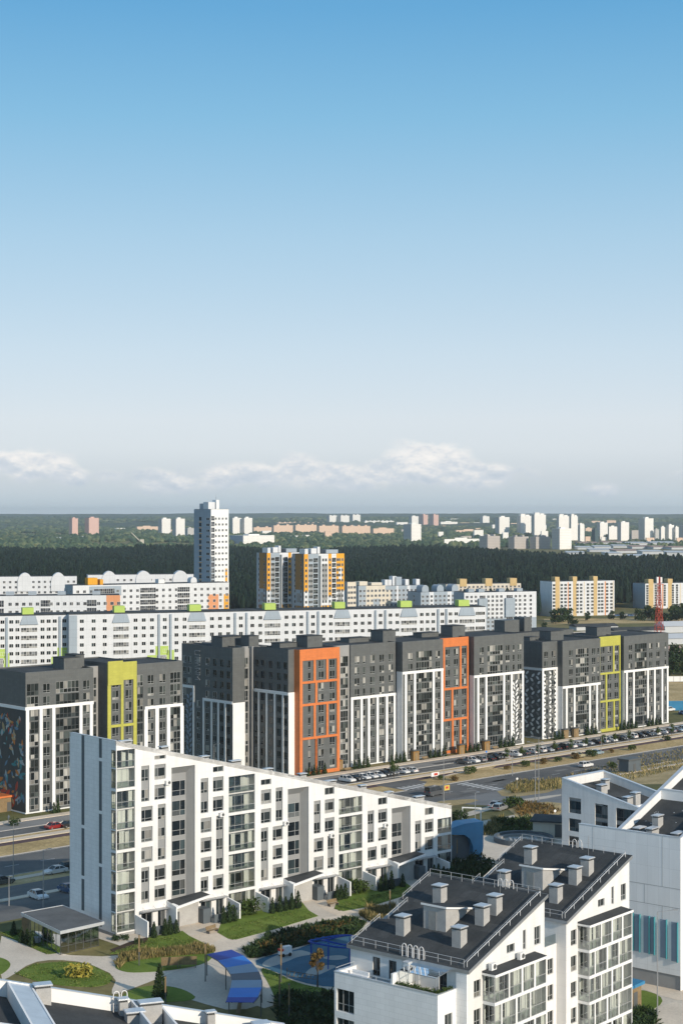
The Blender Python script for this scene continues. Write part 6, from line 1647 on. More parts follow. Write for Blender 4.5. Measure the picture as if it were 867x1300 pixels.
for k,(px,py,s,m) in enumerate(((652,1026,2.0,BU),(645,1024,1.7,BU),(668,1048,1.6,BU),(650,1050,1.8,BU),(636,1049,1.5,BU),(775,975,1.4,BU),(560,1098,1.8,BD),(606,1096,1.6,BD),(618,1102,1.5,BD),(20,1048,1.2,BD),(35,1026,1.5,BD),(845,940,1.2,BD))):
    plant('shrub',m[k%2],gp(px,py),['rounded green shrub beside the side road, nearest the crossing','rounded green shrub beside the side road, left of two','green shrub before the low flat-roofed building','green shrub in the bed behind the ring','green shrub at the left of the bed behind the ring','lone green shrub by the main road','dark shrub by the last porch of the long white block','dark shrub beside the blue arch','dark shrub right of the blue arch','low dark shrub on the verge at the left','dark clipped shrub at the foot of the mural wall','dark low shrub at the far end of the dark row'][k],'shrub',None,s)
# trees around the far field
MT=[tree_meshes(9,4.2,520,'leaf_dark',s,.75,.5,.8,9) for s in (41,42)]
mt=((705,792,1.0),(712,790,1.2),(720,789,1.1),(727,793,.8),(812,788,.9),(822,787,1.1),(833,788,1.2),(850,789,1.2),(861,788,1.3),(868,790,1.1),(690,800,.6),(852,858,.9),(862,856,1.0),(868,850,1.2),(846,848,.9),(860,840,1.0),(775,786,.7),(790,787,.6),(745,788,.6))
for k,(px,py,s) in enumerate(sorted(mt)):
    D=67.2*F/(py-650); tree(MT[k%2],at(px,D,LOW),'bushy dark tree on the rough field at the right, %s from the left'%ORD[k],'trees on the rough field',s)

# ------------------------------------------------------------------ cars
def car_proto(kind):
    # x forward; side profile lofted across the width with tumblehome
    if kind=='sedan': Lc,Wc,body=4.5,1.76,[(-2.25,.42),(-2.2,.86),(-1.5,.96),(1.0,.93),(1.9,.80),(2.2,.66),(2.25,.42),(1.9,.24),(-1.9,.24)]; cab=[(-1.72,.94),(-1.05,1.42),(.25,1.45),(1.12,.92)]
    elif kind=='suv': Lc,Wc,body=4.45,1.84,[(-2.2,.45),(-2.2,.98),(-1.9,1.04),(.95,1.04),(1.95,.92),(2.2,.75),(2.22,.42),(1.9,.28),(-1.9,.28)]; cab=[(-2.05,1.02),(-1.75,1.60),(.1,1.66),(1.05,1.03)]
    else: Lc,Wc,body=5.4,2.0,[(-2.7,.45),(-2.7,1.25),(-2.6,1.3),(1.7,1.3),(2.45,1.15),(2.7,.9),(2.7,.45),(2.3,.3),(-2.3,.3)]; cab=[(-2.66,1.28),(-2.6,2.3),(.9,2.35),(1.95,1.29)]
    b=MB()
    def loft(pf,hw,hz=None):
        ring=[]
        for y,f in ((-hw,1),(-hw*.86,1.03),(hw*.86,1.03),(hw,1)):
            ring.append([(x*(.985 if abs(y)==hw else 1.0),y,z if abs(y)<hw else (z*.97 if z>.5 else z+.03)) for x,z in pf])
        n=len(pf); base=len(b.v)
        for r in ring: b.v.extend(r)
        for j in range(3):
            for k in range(n):
                l=(k+1)%n; b.f.append((base+j*n+k,base+j*n+l,base+(j+1)*n+l,base+(j+1)*n+k)); b.m.append(0)
        b.f.append(tuple(base+k for k in range(n))); b.m.append(0); b.f.append(tuple(base+3*n+k for k in range(n))[::-1]); b.m.append(0)
    loft(body,Wc/2)
    # roof panel and pillars as painted body, glass between
    (x0,z0),(x1,z1),(x2,z2),(x3,z3)=cab; hw0,hw1=Wc/2*.93,Wc/2*.74
    b.hexa([(x1,-hw1,z1-.05),(x2,-hw1,z2-.05),(x2,hw1,z2-.05),(x1,hw1,z1-.05),(x1+.05,-hw1*.92,z1+.02),(x2-.05,-hw1*.92,z2+.02),(x2-.05,hw1*.92,z2+.02),(x1+.05,hw1*.92,z1+.02)])
    for sg in (-1,1):
        for (a,c) in ((cab[0],cab[1]),(cab[3],cab[2]),(((x0+x3)/2-.1,z0),((x1+x2)/2-.05,z1))): b.tube((a[0],sg*hw0,a[1]),(c[0],sg*hw1,c[1]-.02),.055,.045,5)
    for sg in (-1,1): b.box(x3-.42,x3-.26,sg*(hw0+.16)-.09,sg*(hw0+.16)+.09,z3+.03,z3+.18)
    me=b.mesh('body',[M['white_plain']])
    g=MB(); g.hexa([(x0+.03,-hw0+.02,z0-.03),(x3-.03,-hw0+.02,z3-.03),(x3-.03,hw0-.02,z3-.03),(x0+.03,hw0-.02,z0-.03),(x1+.02,-hw1+.01,z1-.055),(x2-.02,-hw1+.01,z2-.055),(x2-.02,hw1-.01,z2-.055),(x1+.02,hw1-.01,z1-.055)])
    gm=g.mesh('window',[M['carglass']])
    wh=MB(); r=.33 if kind!='van' else .36; wh.tube((0,-.1,0),(0,.1,0),r,None,14); wm=wh.mesh('tyre',[M['tyre']])
    ri=MB(); ri.tube((0,-.115,0),(0,.115,0),r*.62,None,10); rm=ri.mesh('rim',[M['rim']])
    h=MB(); h.box(-.04,.05,-.2,.2,-.07,.07); hm=h.mesh('headlight',[M['lamp_w']]); tm=h.mesh('tail_light',[M['lamp_r']])
    bx=body[6 if kind!='suv' else 6][0]
    return dict(kind=kind,body=me,glass=gm,tyre=wm,rim=rm,hl=hm,tl=tm,W=Wc,r=r,fx=body[5][0]-.02,bx=body[1][0]+.0,fz=body[5][1]-.0,bz=body[1][1]-.12,ax=(Lc*.31,-Lc*.30))
CP={k:car_proto(k) for k in ('sedan','suv','van')}
PAINT={}
def paint(name,c,metal=.0):
    m,nt,b=_nt('car_paint_'+name); b.inputs['Base Color'].default_value=(*c,1); b.inputs['Roughness'].default_value=.28; b.inputs['Coat Weight'].default_value=.6; b.inputs['Coat Roughness'].default_value=.06; b.inputs['Metallic'].default_value=metal; PAINT[name]=m
for n_,c,mt_ in (('white',(.72,.72,.71),0),('silver',(.42,.43,.44),.5),('black',(.018,.018,.02),0),('grey',(.12,.125,.13),.3),('red',(.22,.012,.015),0),('blue',(.03,.09,.20),.2),('beige',(.45,.42,.28),.3),('paleblue',(.30,.42,.50),.3)): paint(n_,c,mt_)
def car(kind,colour,x,y,rz,label,group=None):
    p=CP[kind]; o=empty({'sedan':'parked_car','suv':'parked_car','van':'van'}[kind],(x,y,gz(x,y)+.02),rz,label,'van' if kind=='van' else 'car',group)
    b=mobj('body',p['body'],o); b.material_slots[0].link='OBJECT'; b.material_slots[0].material=PAINT[colour]
    mobj('window',p['glass'],o)
    for ax in p['ax']:
        for sg in (-1,1):
            t=mobj('wheel',p['tyre'],o,T(ax,sg*(p['W']/2-.11),p['r'])); mobj('rim',p['rim'],t)
    for sg in (-1,1):
        mobj('headlight',p['hl'],o,T(p['fx'],sg*p['W']*.33,p['fz'])); mobj('tail_light',p['tl'],o,T(p['bx'],sg*p['W']*.36,p['bz']))
    return o
rc=random.Random(77)
colp={'w':'white','b':'black','s':'silver','g':'grey','r':'red','u':'blue','p':'paleblue'}
rowA=[(441,'w'),(451,'b'),(460.5,'w'),(470,'w'),(479.5,'w'),(488,'b'),(496,'g'),(510,'w'),(520.5,'w')]
rowB=[(588,'g'),(599,'w'),(608.5,'s'),(619,'b'),(628,'b'),(637,'s'),(652,'w'),(663,'g'),(675,'w'),(684,'w'),(694,'s'),(703,'b'),(714,'b'),(723,'w'),(735,'w'),(745,'s'),(755,'b'),(765,'w'),(774,'w'),(787,'b'),(800,'w'),(811,'b'),(820,'b'),(829,'w'),(838,'w'),(849,'s'),(859,'s'),(868,'p')]
for row,txt in ((rowA,'in the short row below the first white-framed bays'),(rowB,'in the long parking row before the dark blocks')):
    for k,(px,c) in enumerate(row):
        n_=16.2+rc.uniform(-.3,.3); s_=along(sn(0,n_),AG,px); x,y=sn(s_,n_)
        car('suv' if rc.random()<.45 else 'sedan',colp[c],x,y,atan2(-NN[1],-NN[0])+(pi if rc.random()<.6 else 0)+rc.uniform(-.06,.06),'%s car %s, %s from the left'%(colp[c].replace('pale','pale '),txt,ORD[k]),'cars parked before the dark blocks')
def road_car(kind,c,px,py,rz,label): x,y=gnd(px,py); return car(kind,c,x,y,rz,label)
road_car('suv','white',743,974,AG,'white estate car driving on the main road at the right')
road_car('suv','beige',733,962,AG,'beige hatchback waiting on the main road behind the white one')
road_car('sedan','paleblue',757,958,AG,'pale blue car on the main road beside the beige hatchback')
road_car('van','grey',551,1010,AG+.1,'grey van on the side of the main road above the white sloping roof')
road_car('sedan','red',70,1052,AG+.1,'dark red car on the street at the left')
road_car('sedan','black',88,1050,AG+.1,'black car just behind the dark red one at the left')
road_car('sedan','white',71,1109,AG+pi,'white sedan on the main road left of the long white block')
road_car('suv','black',90,1104,AG,'black car half hidden by the corner of the long white block')
road_car('sedan','white',49,1141,AG-pi/2-.1,'white sedan parked behind the glass pavilion')
road_car('sedan','blue',88,1133,AG-pi/2,'dark blue car in the parking bay by the corner of the long white block')
road_car('suv','grey',3,1123,AG,'dark grey car cut off by the left edge')
road_car('suv','white',849,903,AG,'white car parked beyond the far end of the dark row')
road_car('sedan','blue',868,907,AG,'blue car at the right edge beyond the dark row')
road_car('suv','silver',634,1029,AG+.3,'silver car at the junction, nearer of two'); road_car('sedan','silver',629,1025,AG+.3,'pale silver car at the junction, farther of two')
# sign trailer with a bright yellow board
x,y,z=gp(567,1008); o=empty('sign_board',(x,y,z),AG,'bright yellow advertising board on legs beside the grey van','sign')
m=MB(); m.box(-.9,.9,-.06,.06,.9,2.1); m.obj('board',mat('yellow_board',(.62,.44,.10),.6),o); m=MB(); m.tube((-1,0,0),(-1,0,.9),.05); m.tube((1,0,0),(1,0,.9),.05); m.obj('leg',M['galv'],o)
m=MB(); m.box(-.4,.4,-.075,-.061,1.3,1.8); m.obj('board_panel',mat('red_panel',(.55,.04,.03),.6),o)
x,y,z=gp(552,989); o=empty('sign_board',(x,y,z),AG,'small white sign board with a red mark on the dry verge','sign')
m=MB(); m.box(-1.4,1.4,-.05,.05,.7,1.7); m.obj('board',M['white_plain'],o); m=MB(); m.box(-.4,.9,-.07,-.051,.9,1.5); m.obj('board_panel',mat('red_mark',(.5,.05,.03),.6),o); m=MB(); m.tube((-1,0,0),(-1,0,.7),.05); m.tube((1,0,0),(1,0,.7),.05); m.obj('leg',M['galv'],o)

# ------------------------------------------------------------------ street lamps, signs
def lamp(px,py,h,label,arm=1.2,double=False,m='galv',rz=0,grp='street lamps'):
    x,y,z=gp(px,py); o=empty('street_lamp',(x,y,z),rz,label,'street lamp',grp)
    p=MB(); p.tube((0,0,0),(0,0,1.0),.11,None,8); p.tube((0,0,1),(0,0,h),.08,.05,8); p.obj('pole',M[m],o)
    for sg in ((1,-1) if double else (1,)):
        a=MB(); a.tube((0,0,h-.05),(sg*arm,0,h+.25),.035,None,6); a.obj('arm',M[m],o)
        b=MB(); b.box(sg*arm-.3,sg*arm+.3,-.12,.12,h+.2,h+.3); b.obj('lamp_head',M['galv'],o)
    return o
for a in ((679,1019,13,'tall lamp mast before the dark row, left of a close pair',1.5,True),(683.5,1017,14,'tall lamp mast before the dark row, right of a close pair',1.5,True),(563,1019,11,'street lamp above the right end of the white sloping roof'),(762.5,958,9,'street lamp between the main road cars'),(603,1060,8,'lamp post beside the blue arch',.5),(650,985,7,'street lamp on the dry verge before the parked cars',.8),(17.5,1116,10,'street lamp at the left beyond the pavilion'),(55.5,1152,9,'lamp post behind the glass pavilion',1.0),(12,1150,4.5,'low lamp post at the left edge',.3),(834,1292,13,'curved lamp post before the pale grey block',2.2),(272,985,8,'street lamp behind the sloping roof under the first orange bay'),(846,1250,8,'slim pole before the pale grey wall',.1),(720,1030,6,'lamp post left of the small white block',.2),(816,930,9,'street lamp before the far end of the dark row')):
    lamp(*a)
for k,(px,py,h,lab) in enumerate(((177,1226,4.2,'wooden lamp post beside the tall grass border'),(261,1246,5.0,'wooden lamp post left of the blue striped canopy'),(357,1247,5.0,'wooden lamp post on the edge of the playground'),(355,1282,4.4,'wooden lamp post below the playground, left of two'),(367,1296,4.4,'pale lamp post below the playground, right of two'),(495,1160,3.6,'wooden lamp post behind the golden grass'),(210.5,1276,3.6,'pale lamp post by the bottom left roof edge'),(580,1098,4.5,'wooden lamp post by the blue arch'))):
    x,y,z=gp(px,py); o=empty('lamp_post',(x,y,z),0,lab,'lamp post','wooden lamp posts in the courtyard')
    p=MB(); p.box(-.07,.07,-.07,.07,0,h*.45); p.obj('base',M['frame_dark'],o); p=MB(); p.box(-.09,.09,-.09,.09,h*.45+.002,h); p.obj('wooden_post',M['wood'],o); p=MB(); p.box(-.11,.11,-.11,.11,h+.002,h+.1); p.obj('lamp_head',M['frame_dark'],o)
for px,py,lab in ((656,1004,'blue and white road sign at the crossing'),(704,1048,'white road sign before the small white block'),(617,968,'road sign among the parked cars')):
    x,y,z=gp(px,py); o=empty('road_sign',(x,y,z),.3,lab,'road sign'); p=MB(); p.tube((0,0,0),(0,0,3.2),.05); p.obj('post',M['galv'],o); p=MB(); p.tube((0,-.06,2.9),(0,-.09,2.9),.27,None,16); p.obj('sign_plate',M['white_plain'] if 'white road' in lab else M['blue2'],o)

# ------------------------------------------------------------------ courtyard objects
def atz(px,py,z):
    D=(H-z)*F/(py-650.0); return ((px-433.5)*D/F,D,z)
def striped_canopy():
    zc=2.8
    inn=[(263,1212),(277,1220),(287,1229),(293,1237),(294.5,1245),(294,1249),(291,1262),(287,1272.5)]
    out=[(294,1206.5),(309,1214),(321,1224),(329,1234.5),(332.5,1245),(333,1249),(331.5,1262),(322,1273.5)]
    I=[Vector(atz(*p,zc)) for p in inn]; O_=[Vector(atz(*p,zc)) for p in out]
    c=(I[3]+O_[3])/2; c.z=0
    o=empty('canopy',c,0,'curved shade canopy of blue, pale and slate stripes over benches','canopy')
    cols=['blue1','blue2','blue3','blue4',None,'blue3','blue2','blue1']
    seq=[('blue1',0,1),('blue2',1,2),('blue3',2,3),('blue4',3,4),('blue3',4.03,5.45),('blue2',5.45,6.45),('blue1',6.45,7)]
    def ip(A,t): k=min(int(t),len(A)-2); return A[k]+(A[k+1]-A[k])*(t-k)
    dz=[.9,.6,.3,.1,0,0,0,0]
    for m,a,b in seq:
        q=MB(); za=.9-.16*a; zb=.9-.16*b
        P=[ip(I,a)-c,ip(I,b)-c,ip(O_,b)-c,ip(O_,a)-c]; 
        q.hexa([(P[0].x,P[0].y,zc),(P[1].x,P[1].y,zc),(P[2].x,P[2].y,zc+.05),(P[3].x,P[3].y,zc+.05),(P[0].x,P[0].y,zc+.07),(P[1].x,P[1].y,zc+.07),(P[2].x,P[2].y,zc+.12),(P[3].x,P[3].y,zc+.12)]); q.obj('canopy_stripe',M[m],o)
    for k in (0,2,4,6):
        for A in (I,O_):
            p=A[k]-c; q=MB(); q.tube((p.x,p.y,0),(p.x,p.y,zc),.07,None,7); q.obj('post',M['frame_dark'],o)
    for A in (I,O_):
        q=MB(); q.path([tuple(p-c) for p in A],.07,6); q.obj('beam',M['frame_dark'],o)
    for k in (2,3,5):
        a=(I[k]*.72+O_[k]*.28)-c; b_=(I[k+1]*.72+O_[k+1]*.28)-c; q=MB(); d=(b_-a).normalized(); n=Vector((-d.y,d.x,0))*.25
        q.hexa([(a.x-n.x,a.y-n.y,.4),(b_.x-n.x,b_.y-n.y,.4),(b_.x+n.x,b_.y+n.y,.4),(a.x+n.x,a.y+n.y,.4),(a.x-n.x,a.y-n.y,.48),(b_.x-n.x,b_.y-n.y,.48),(b_.x+n.x,b_.y+n.y,.48),(a.x+n.x,a.y+n.y,.48)]); q.obj('seat',M['wood'],o)
striped_canopy()
def bench(px,py,w,rz,label,tall=.0):
    x,y,z=gp(px,py); o=empty('park_bench',(x,y,z),rz,label,'bench','wooden benches')
    b=MB()
    for k in range(5): b.box(-w/2,w/2,-.3+k*.11,-.21+k*.11,.42,.46)
    b.obj('seat',M['wood'],o); b=MB()
    for k in range(4+int(tall*6)): b.hexa([(-w/2,.27+.03*k,.50+k*.13),(w/2,.27+.03*k,.50+k*.13),(w/2,.31+.03*k,.50+k*.13),(-w/2,.31+.03*k,.50+k*.13),(-w/2,.29+.03*k,.61+k*.13),(w/2,.29+.03*k,.61+k*.13),(w/2,.33+.03*k,.61+k*.13),(-w/2,.33+.03*k,.61+k*.13)])
    b.obj('backrest',M['wood'],o)
    for sx in (-1,1):
        b=MB(); b.box(sx*(w/2-.15)-.04,sx*(w/2-.15)+.04,-.28,.34,0,.42); b.obj('leg',M['frame_dark'],o)
bench(216,1229,2.4,radians(8)+pi,'wide wooden bench with tall back by the grass border, left of two',.9); bench(239,1228,2.4,radians(4)+pi,'wide wooden bench with tall back by the grass border, right of two',.9)
bench(270,1184,2.2,W1A+.2,'wooden bench beside the path before the second garden wall'); bench(423,1150,2.0,W1A,'wooden bench by the path before the second porch')
for k,(px,lab) in enumerate(((442,'yellowish bench before the first glazed column'),(540,'yellowish bench by the brown door left of the second orange bay'),(629,'yellowish bench by the brown door at the right end of the long dark block'))):
    s_=along(sn(0,4.2),AG,px); x,y=sn(s_,4.2); o=empty('park_bench',(x,y,LOW),AG,lab,'bench','benches along the dark blocks'); b=MB(); b.box(-1.1,1.1,-.25,.25,.42,.5); b.obj('seat',M['wood'],o); b=MB(); b.box(-1.1,1.1,.2,.27,.52,.95); b.obj('backrest',M['wood'],o)
    for sx in (-.9,.9): b=MB(); b.box(sx-.05,sx+.05,-.2,.2,0,.42); b.obj('leg',M['frame_dark'],o)
# blue ring of the play frame
def play_ring():
    z=3.1; c=Vector(atz(424,1195,z)); o=empty('ring_climber',(c.x,c.y,0),0,'blue ring-shaped climbing frame on posts over the playground','climbing frame')
    R_=3.3
    for (r,dz,cx,n_) in ((R_,0,0,'ring'),(R_*.7,.15,.8,'inner_ring')):
        m=MB(); pts=[(cx+r*cos(t*2*pi/36)*1.05,r*.85*sin(t*2*pi/36),z+dz+.25*sin(t*4*pi/36)) for t in range(37)]; m.path(pts,.11,7); m.obj(n_,M['blue1'],o)
    for k in range(7):
        a=k*2*pi/7; m=MB(); m.tube((R_*1.05*cos(a),R_*.85*sin(a),0),(R_*1.05*cos(a),R_*.85*sin(a),z),.08,None,7); m.obj('post',M['blue1'],o)
    m=MB()
    for k in range(18):
        a=k*2*pi/18; m.tube((R_*1.05*cos(a),R_*.85*sin(a),z),(.8+R_*.73*cos(a+.15),R_*.6*sin(a+.15),z+.15),.025,None,4)
    m.obj('net',M['blue2'],o)
play_ring()
x,y,z=gp(362,1214); o=empty('spring_rider',(x,y,z),.6,'red and white play vehicle on the pale patch of the playground','play equipment')
m=MB(); m.box(-.9,.9,-.4,.4,.35,.85); m.box(-.2,.9,-.38,.38,.851,1.4); m.obj('body',M['white_plain'],o); m=MB(); m.box(-.95,-.5,-.42,.42,.86,1.15); m.obj('bonnet',mat('play_red',(.6,.05,.04),.5),o)
for sx in (-.55,.55):
    for sy in (-.42,.42): m=MB(); m.tube((sx,sy-.04,.28),(sx,sy+.04,.28),.26,None,10); m.obj('wheel',M['tyre'],o)
x,y,z=gp(384,1246); o=empty('climbing_bars',(x,y,z),radians(-22),'low dark climbing bars at the lower edge of the playground','play equipment')
m=MB(); m.tube((-2.2,0,0),(-2.2,0,1.6),.06); m.tube((2.2,0,0),(2.2,0,1.2),.06); m.tube((-2.2,0,1.2),(2.2,0,1.0),.05); m.tube((-2.2,0,.5),(2.2,0,.5),.05); m.obj('frame',M['frame_dark'],o)
m=MB()
for k in range(7): m.tube((-1.9+k*.6,0,.5),(-1.7+k*.6,0,1.1),.05)
m.obj('bar',M['wood'],o)
# glass pavilion with flat roof
def pavilion():
    zr=3.4; C=[Vector(atz(*p,zr)) for p in ((27,1160),(80,1150.5),(133,1171.5),(77,1184))]
    c=sum(C,Vector())/4; c.z=0; Q=[p-c for p in C]
    o=empty('pavilion',c,0,'glass pavilion with a flat grey roof left of the long white block','pavilion')
    m=MB(); m.prism([(q.x*.985,q.y*.985) for q in Q],zr-.05,zr+.12); m.obj('roof',M['roof_light'],o)
    m=MB()
    for a,b in zip(Q,Q[1:]+Q[:1]):
        d=Vector((b.x-a.x,b.y-a.y)).normalized(); n=Vector((d.y,-d.x))*.12
        m.hexa([(a.x,a.y,zr-.25),(b.x,b.y,zr-.25),(b.x*.985,b.y*.985,zr-.25),(a.x*.985,a.y*.985,zr-.25),(a.x,a.y,zr+.2),(b.x,b.y,zr+.2),(b.x*.985,b.y*.985,zr+.2),(a.x*.985,a.y*.985,zr+.2)])
    m.obj('roof_edge',M['metal'],o)
    I=[q*.86 for q in Q]
    for a,b in zip(I,I[1:]+I[:1]):
        n=max(3,int((b-a).length/1.3)); m=MB()
        for k in range(n+1): p=a+(b-a)*k/n; m.tube((p.x,p.y,0),(p.x,p.y,zr-.06),.05,None,5)
        for zz_ in (.08,zr-.15,1.1): m.tube((a.x,a.y,zz_),(b.x,b.y,zz_),.035,None,4)
        m.obj('wall_frame',M['frame_dark'],o)
        g=MB(); g.poly([(a.x,a.y,.05),(b.x,b.y,.05),(b.x,b.y,zr-.06),(a.x,a.y,zr-.06)]); g.obj('pane',M['glass_rail'],o)
    m=MB(); m.prism([(q.x*.8,q.y*.8) for q in Q],0.03,.06); m.obj('floor',M['wood'],o)
    m=MB(); p=Q[0]*.9; m.box(p.x-.4,p.x+1.4,p.y-.3,p.y+.3,0,2.9); m.obj('wooden_panel',M['wood'],o)
    m=MB()
    for k in range(6): m.box(-4+k*1.5,-3+k*1.5,-.8+.3*(k%2),.2+.3*(k%2),.07,.8)
    m.obj('counter',M['midgrey'],o)
pavilion()
for k,(px,py) in enumerate(((18,1187),(28,1197),(35,1199),(41,1202))): plant('thuja',TH[k%3],gp(px,py),'thuja beside the wooden corner of the glass pavilion, %s from the left'%ORD[k],'shrub','thujas by the pavilion',.9)
# low flat-roofed building, ring amphitheatre, blue arch, white portal
x,y,z=gp(676,1062); o=empty('utility_building',(x,y,z-.3),radians(-14),'low beige building with a flat dark roof beside the small white block','building')
m=MB(); m.box(0,9.5,0,6,0,3.2); m.obj('wall',M['cream'],o); m=MB(); m.box(-.5,10,-.8,6.5,3.21,3.5); m.obj('roof',M['roof'],o); m=MB(); m.box(4.2,6.6,-.05,-.001,.1,2.8); m.obj('door',M['frame_dark'],o)
x,y,z=gp(664,1068); o=empty('amphitheatre',(x,y,z),0,'sunken ring of curved stone benches on the plaza','seating ring')
def ringmesh(r0,r1,z0,z1,n=40,a0=0,a1=2*pi):
    m=MB()
    for k in range(n):
        a,b=a0+(a1-a0)*k/n,a0+(a1-a0)*(k+1)/n
        m.hexa([(r0*cos(a),r0*sin(a),z0),(r1*cos(a),r1*sin(a),z0),(r1*cos(b),r1*sin(b),z0),(r0*cos(b),r0*sin(b),z0),(r0*cos(a),r0*sin(a),z1),(r1*cos(a),r1*sin(a),z1),(r1*cos(b),r1*sin(b),z1),(r0*cos(b),r0*sin(b),z1)])
    return m
ringmesh(5.0,5.6,-1,1.0).obj('rim',M['strip'],o); ringmesh(4.2,4.98,-1,.55).obj('bench_ring',M['midgrey'],o); ringmesh(0,4.18,-1,.08).obj('floor',M['pave'],o)
m=MB()
for k in range(7): m.box(-2.6+k*.8,-2.2+k*.8,-1.8,1.8,.09,.5)
m.obj('seat',M['concrete'],o)
def blue_arch():
    x,y,z=gp(597,1092); o=empty('blue_arch',(x,y,z),radians(24),'bright blue folded sheet arch at the end of the long white block','structure art')
    o['category']='pavilion'
    pts=[(-4.3,5.0),(-4.2,5.9),(-1.2,6.6),(2.6,6.7),(2.6,2.2),(2.2,0),(.6,0),(.5,2.4),(-.1,3.8),(-1.2,4.6),(-3.2,4.75)]
    m=MB(); n=len(pts); i=len(m.v)
    f=[(p[0],0,p[1]) for p in pts]; b=[(p[0],3.4,p[1]) for p in pts]
    m.poly(f); m.poly(b)
    for k in range(n): l=(k+1)%n; m.poly([f[k],f[l],b[l],b[k]])
    m.obj('arch_shell',M['turq'],o); m=MB(); m.box(-3.4,.4,1.2,1.5,0,4.3); m.obj('inner_panel',M['strip'],o)
    m=MB(); m.box(-6.0,-3.3,.6,1.4,2.2,2.7); m.obj('blue_beam',M['turq'],o)
blue_arch()
x,y,z=gp(598.5,1050); o=empty('white_portal',(x,y,z),radians(-12),'free-standing white portal frame beside the side road','frame')
m=MB(); m.box(-1.9,-1.7,-.1,.1,0,3.9); m.box(1.7,1.9,-.1,.1,0,3.9); m.box(-1.699,1.699,-.1,.1,3.7,3.9); m.obj('frame',M['white_plain'],o); m=MB(); m.box(-1.69,1.69,-.08,.08,0,.5); m.obj('base',M['white_plain'],o)
# kiosks
def kiosk(px,py,w,d,h,rz,roofm,label,wallm='wood'):
    x,y,z=gp(px,py); o=empty('kiosk',(x,y,z),rz,label,'kiosk','small wooden kiosks')
    m=MB(); m.box(-w/2,w/2,0,d,0,h); m.obj('wall',M[wallm],o); m=MB(); m.box(-w/2-.3,w/2+.3,-.35,d+.3,h+.005,h+.4); m.obj('roof',M[roofm],o); m=MB(); m.box(-.5,.5,-.05,-.001,.05,2.1); m.obj('door',M['frame_dark'],o)
kiosk(649,943,5,4,3.2,AG,'orange','wooden bin store with an orange roof between the two dark blocks')
kiosk(12,1030,6.5,4,3.2,AG,'orange','wooden bin store with an orange roof below the leaf mural')
kiosk(806,1281,3.0,4.0,2.8,NA,'turq','wooden kiosk with a blue roof at the foot of the farther steep-roofed block')
kiosk(805,980,5,3,3,AG,'frame_dark','dark bus shelter by the main road at the right','strip')
# brown entrance doors and porches of the dark blocks
for k,(px,n_,lab) in enumerate(((428,-.2,'first'),(525,2.5,'second'),(583,3.2,'third'),(615,2.7,'fourth'),(715,2.3,'fifth'),(728,2.3,'sixth'))):
    s_=along(sn(0,n_),AG,px); x,y=sn(s_,n_); o=empty('entrance_porch',(x,y,LOW),AG,'brown entrance porch at the foot of the dark blocks, %s from the left'%lab,'porch','entrance porches of the dark blocks')
    m=MB(); m.box(-1.1,1.1,-1.0,0,0,2.7); m.obj('porch_box',M['brown'] if k<4 else M['wood'],o); m=MB(); m.box(-.6,.6,-1.06,-1.001,0,2.2); m.obj('door',M['wood'],o); m=MB(); m.box(-1.4,1.4,-1.5,.0,2.71,2.88); m.obj('porch_roof',M['frame_dark'],o)
# ---- terrace furniture and plants of the nearer steep-roofed block
def T3(a,b,z=12.15): return PA(a,b,z)
P1=MB(); rng=random.Random(12)
o=empty('planter',T3(-3.0,1.75),NA,'long planter of green foliage along the parapet of the roof terrace','planter')
b=MB(); b.box(-.12,.35,0,5.4,0,.8); b.box(-.1,2.6,-.2,.0,0,.8); b.obj('planter_box',M['midgrey'],o)
b=MB()
for k in range(1500):
    if rng.random()<.7: p=(rng.uniform(-.15,.42),rng.uniform(-.1,5.4),.82+abs(rng.gauss(0,.18)))
    else: p=(rng.uniform(-.1,2.6),rng.uniform(-.25,.05),.82+abs(rng.gauss(0,.18)))
    leaf_quad(b,p,.10,rng)
b.obj('foliage',M['leaf'],o)
def pot(a,b_,r,h,m,label,cat):
    o=empty('plant_pot',T3(a,b_),0,label,cat); q=MB(); q.tube((0,0,0),(0,0,h),r*.8,r,12); q.obj('pot',M[m],o); q=MB(); rr=random.Random(int(a*100))
    for k in range(160): leaf_quad(q,(rr.gauss(0,r*.8),rr.gauss(0,r*.8),h+abs(rr.gauss(0,.22))),.08,rr)
    q.obj('foliage',M['leaf'],o)
pot(-2.1,6.5,.28,.45,'orange','terracotta pot with a plant at the left of the roof terrace','plant pot'); pot(-1.6,5.6,.3,.5,'white_plain','white pot with a plant in the middle of the roof terrace','plant pot')
o=empty('round_table',T3(-1.9,3.9),0,'round pale table on the planted roof terrace','table'); q=MB(); q.tube((0,0,.68),(0,0,.72),.62,None,20); q.obj('tabletop',M['cream'],o); q=MB(); q.tube((0,0,0),(0,0,.68),.05,None,8); q.tube((0,0,0),(0,0,.03),.32,None,14); q.obj('leg',M['frame_dark'],o)
o=empty('armchair',T3(-1.4,2.6),1.0,'dark armchair beside the round table on the roof terrace','chair'); q=MB(); q.box(-.35,.35,-.35,.35,.2,.45); q.obj('seat',M['strip'],o); q=MB(); q.box(-.35,.35,.3,.42,.451,.95); q.obj('backrest',M['strip'],o)
for sx in (-1,1): q=MB(); q.box(sx*.4-.06,sx*.4+.06,-.35,.35,.0,.65); q.obj('armrest',M['strip'],o)
# far terrace: glass boxes and loungers
o=empty('terrace_sofa',T3(-1.8,13.0),NA,'low pale sofa on the bare side of the roof terrace','sofa'); q=MB(); q.box(-.5,.5,-1.1,1.1,.1,.45); q.obj('seat',M['white_plain'],o); q=MB(); q.box(.3,.52,-1.1,1.1,.451,.85); q.obj('backrest',M['white_plain'],o)
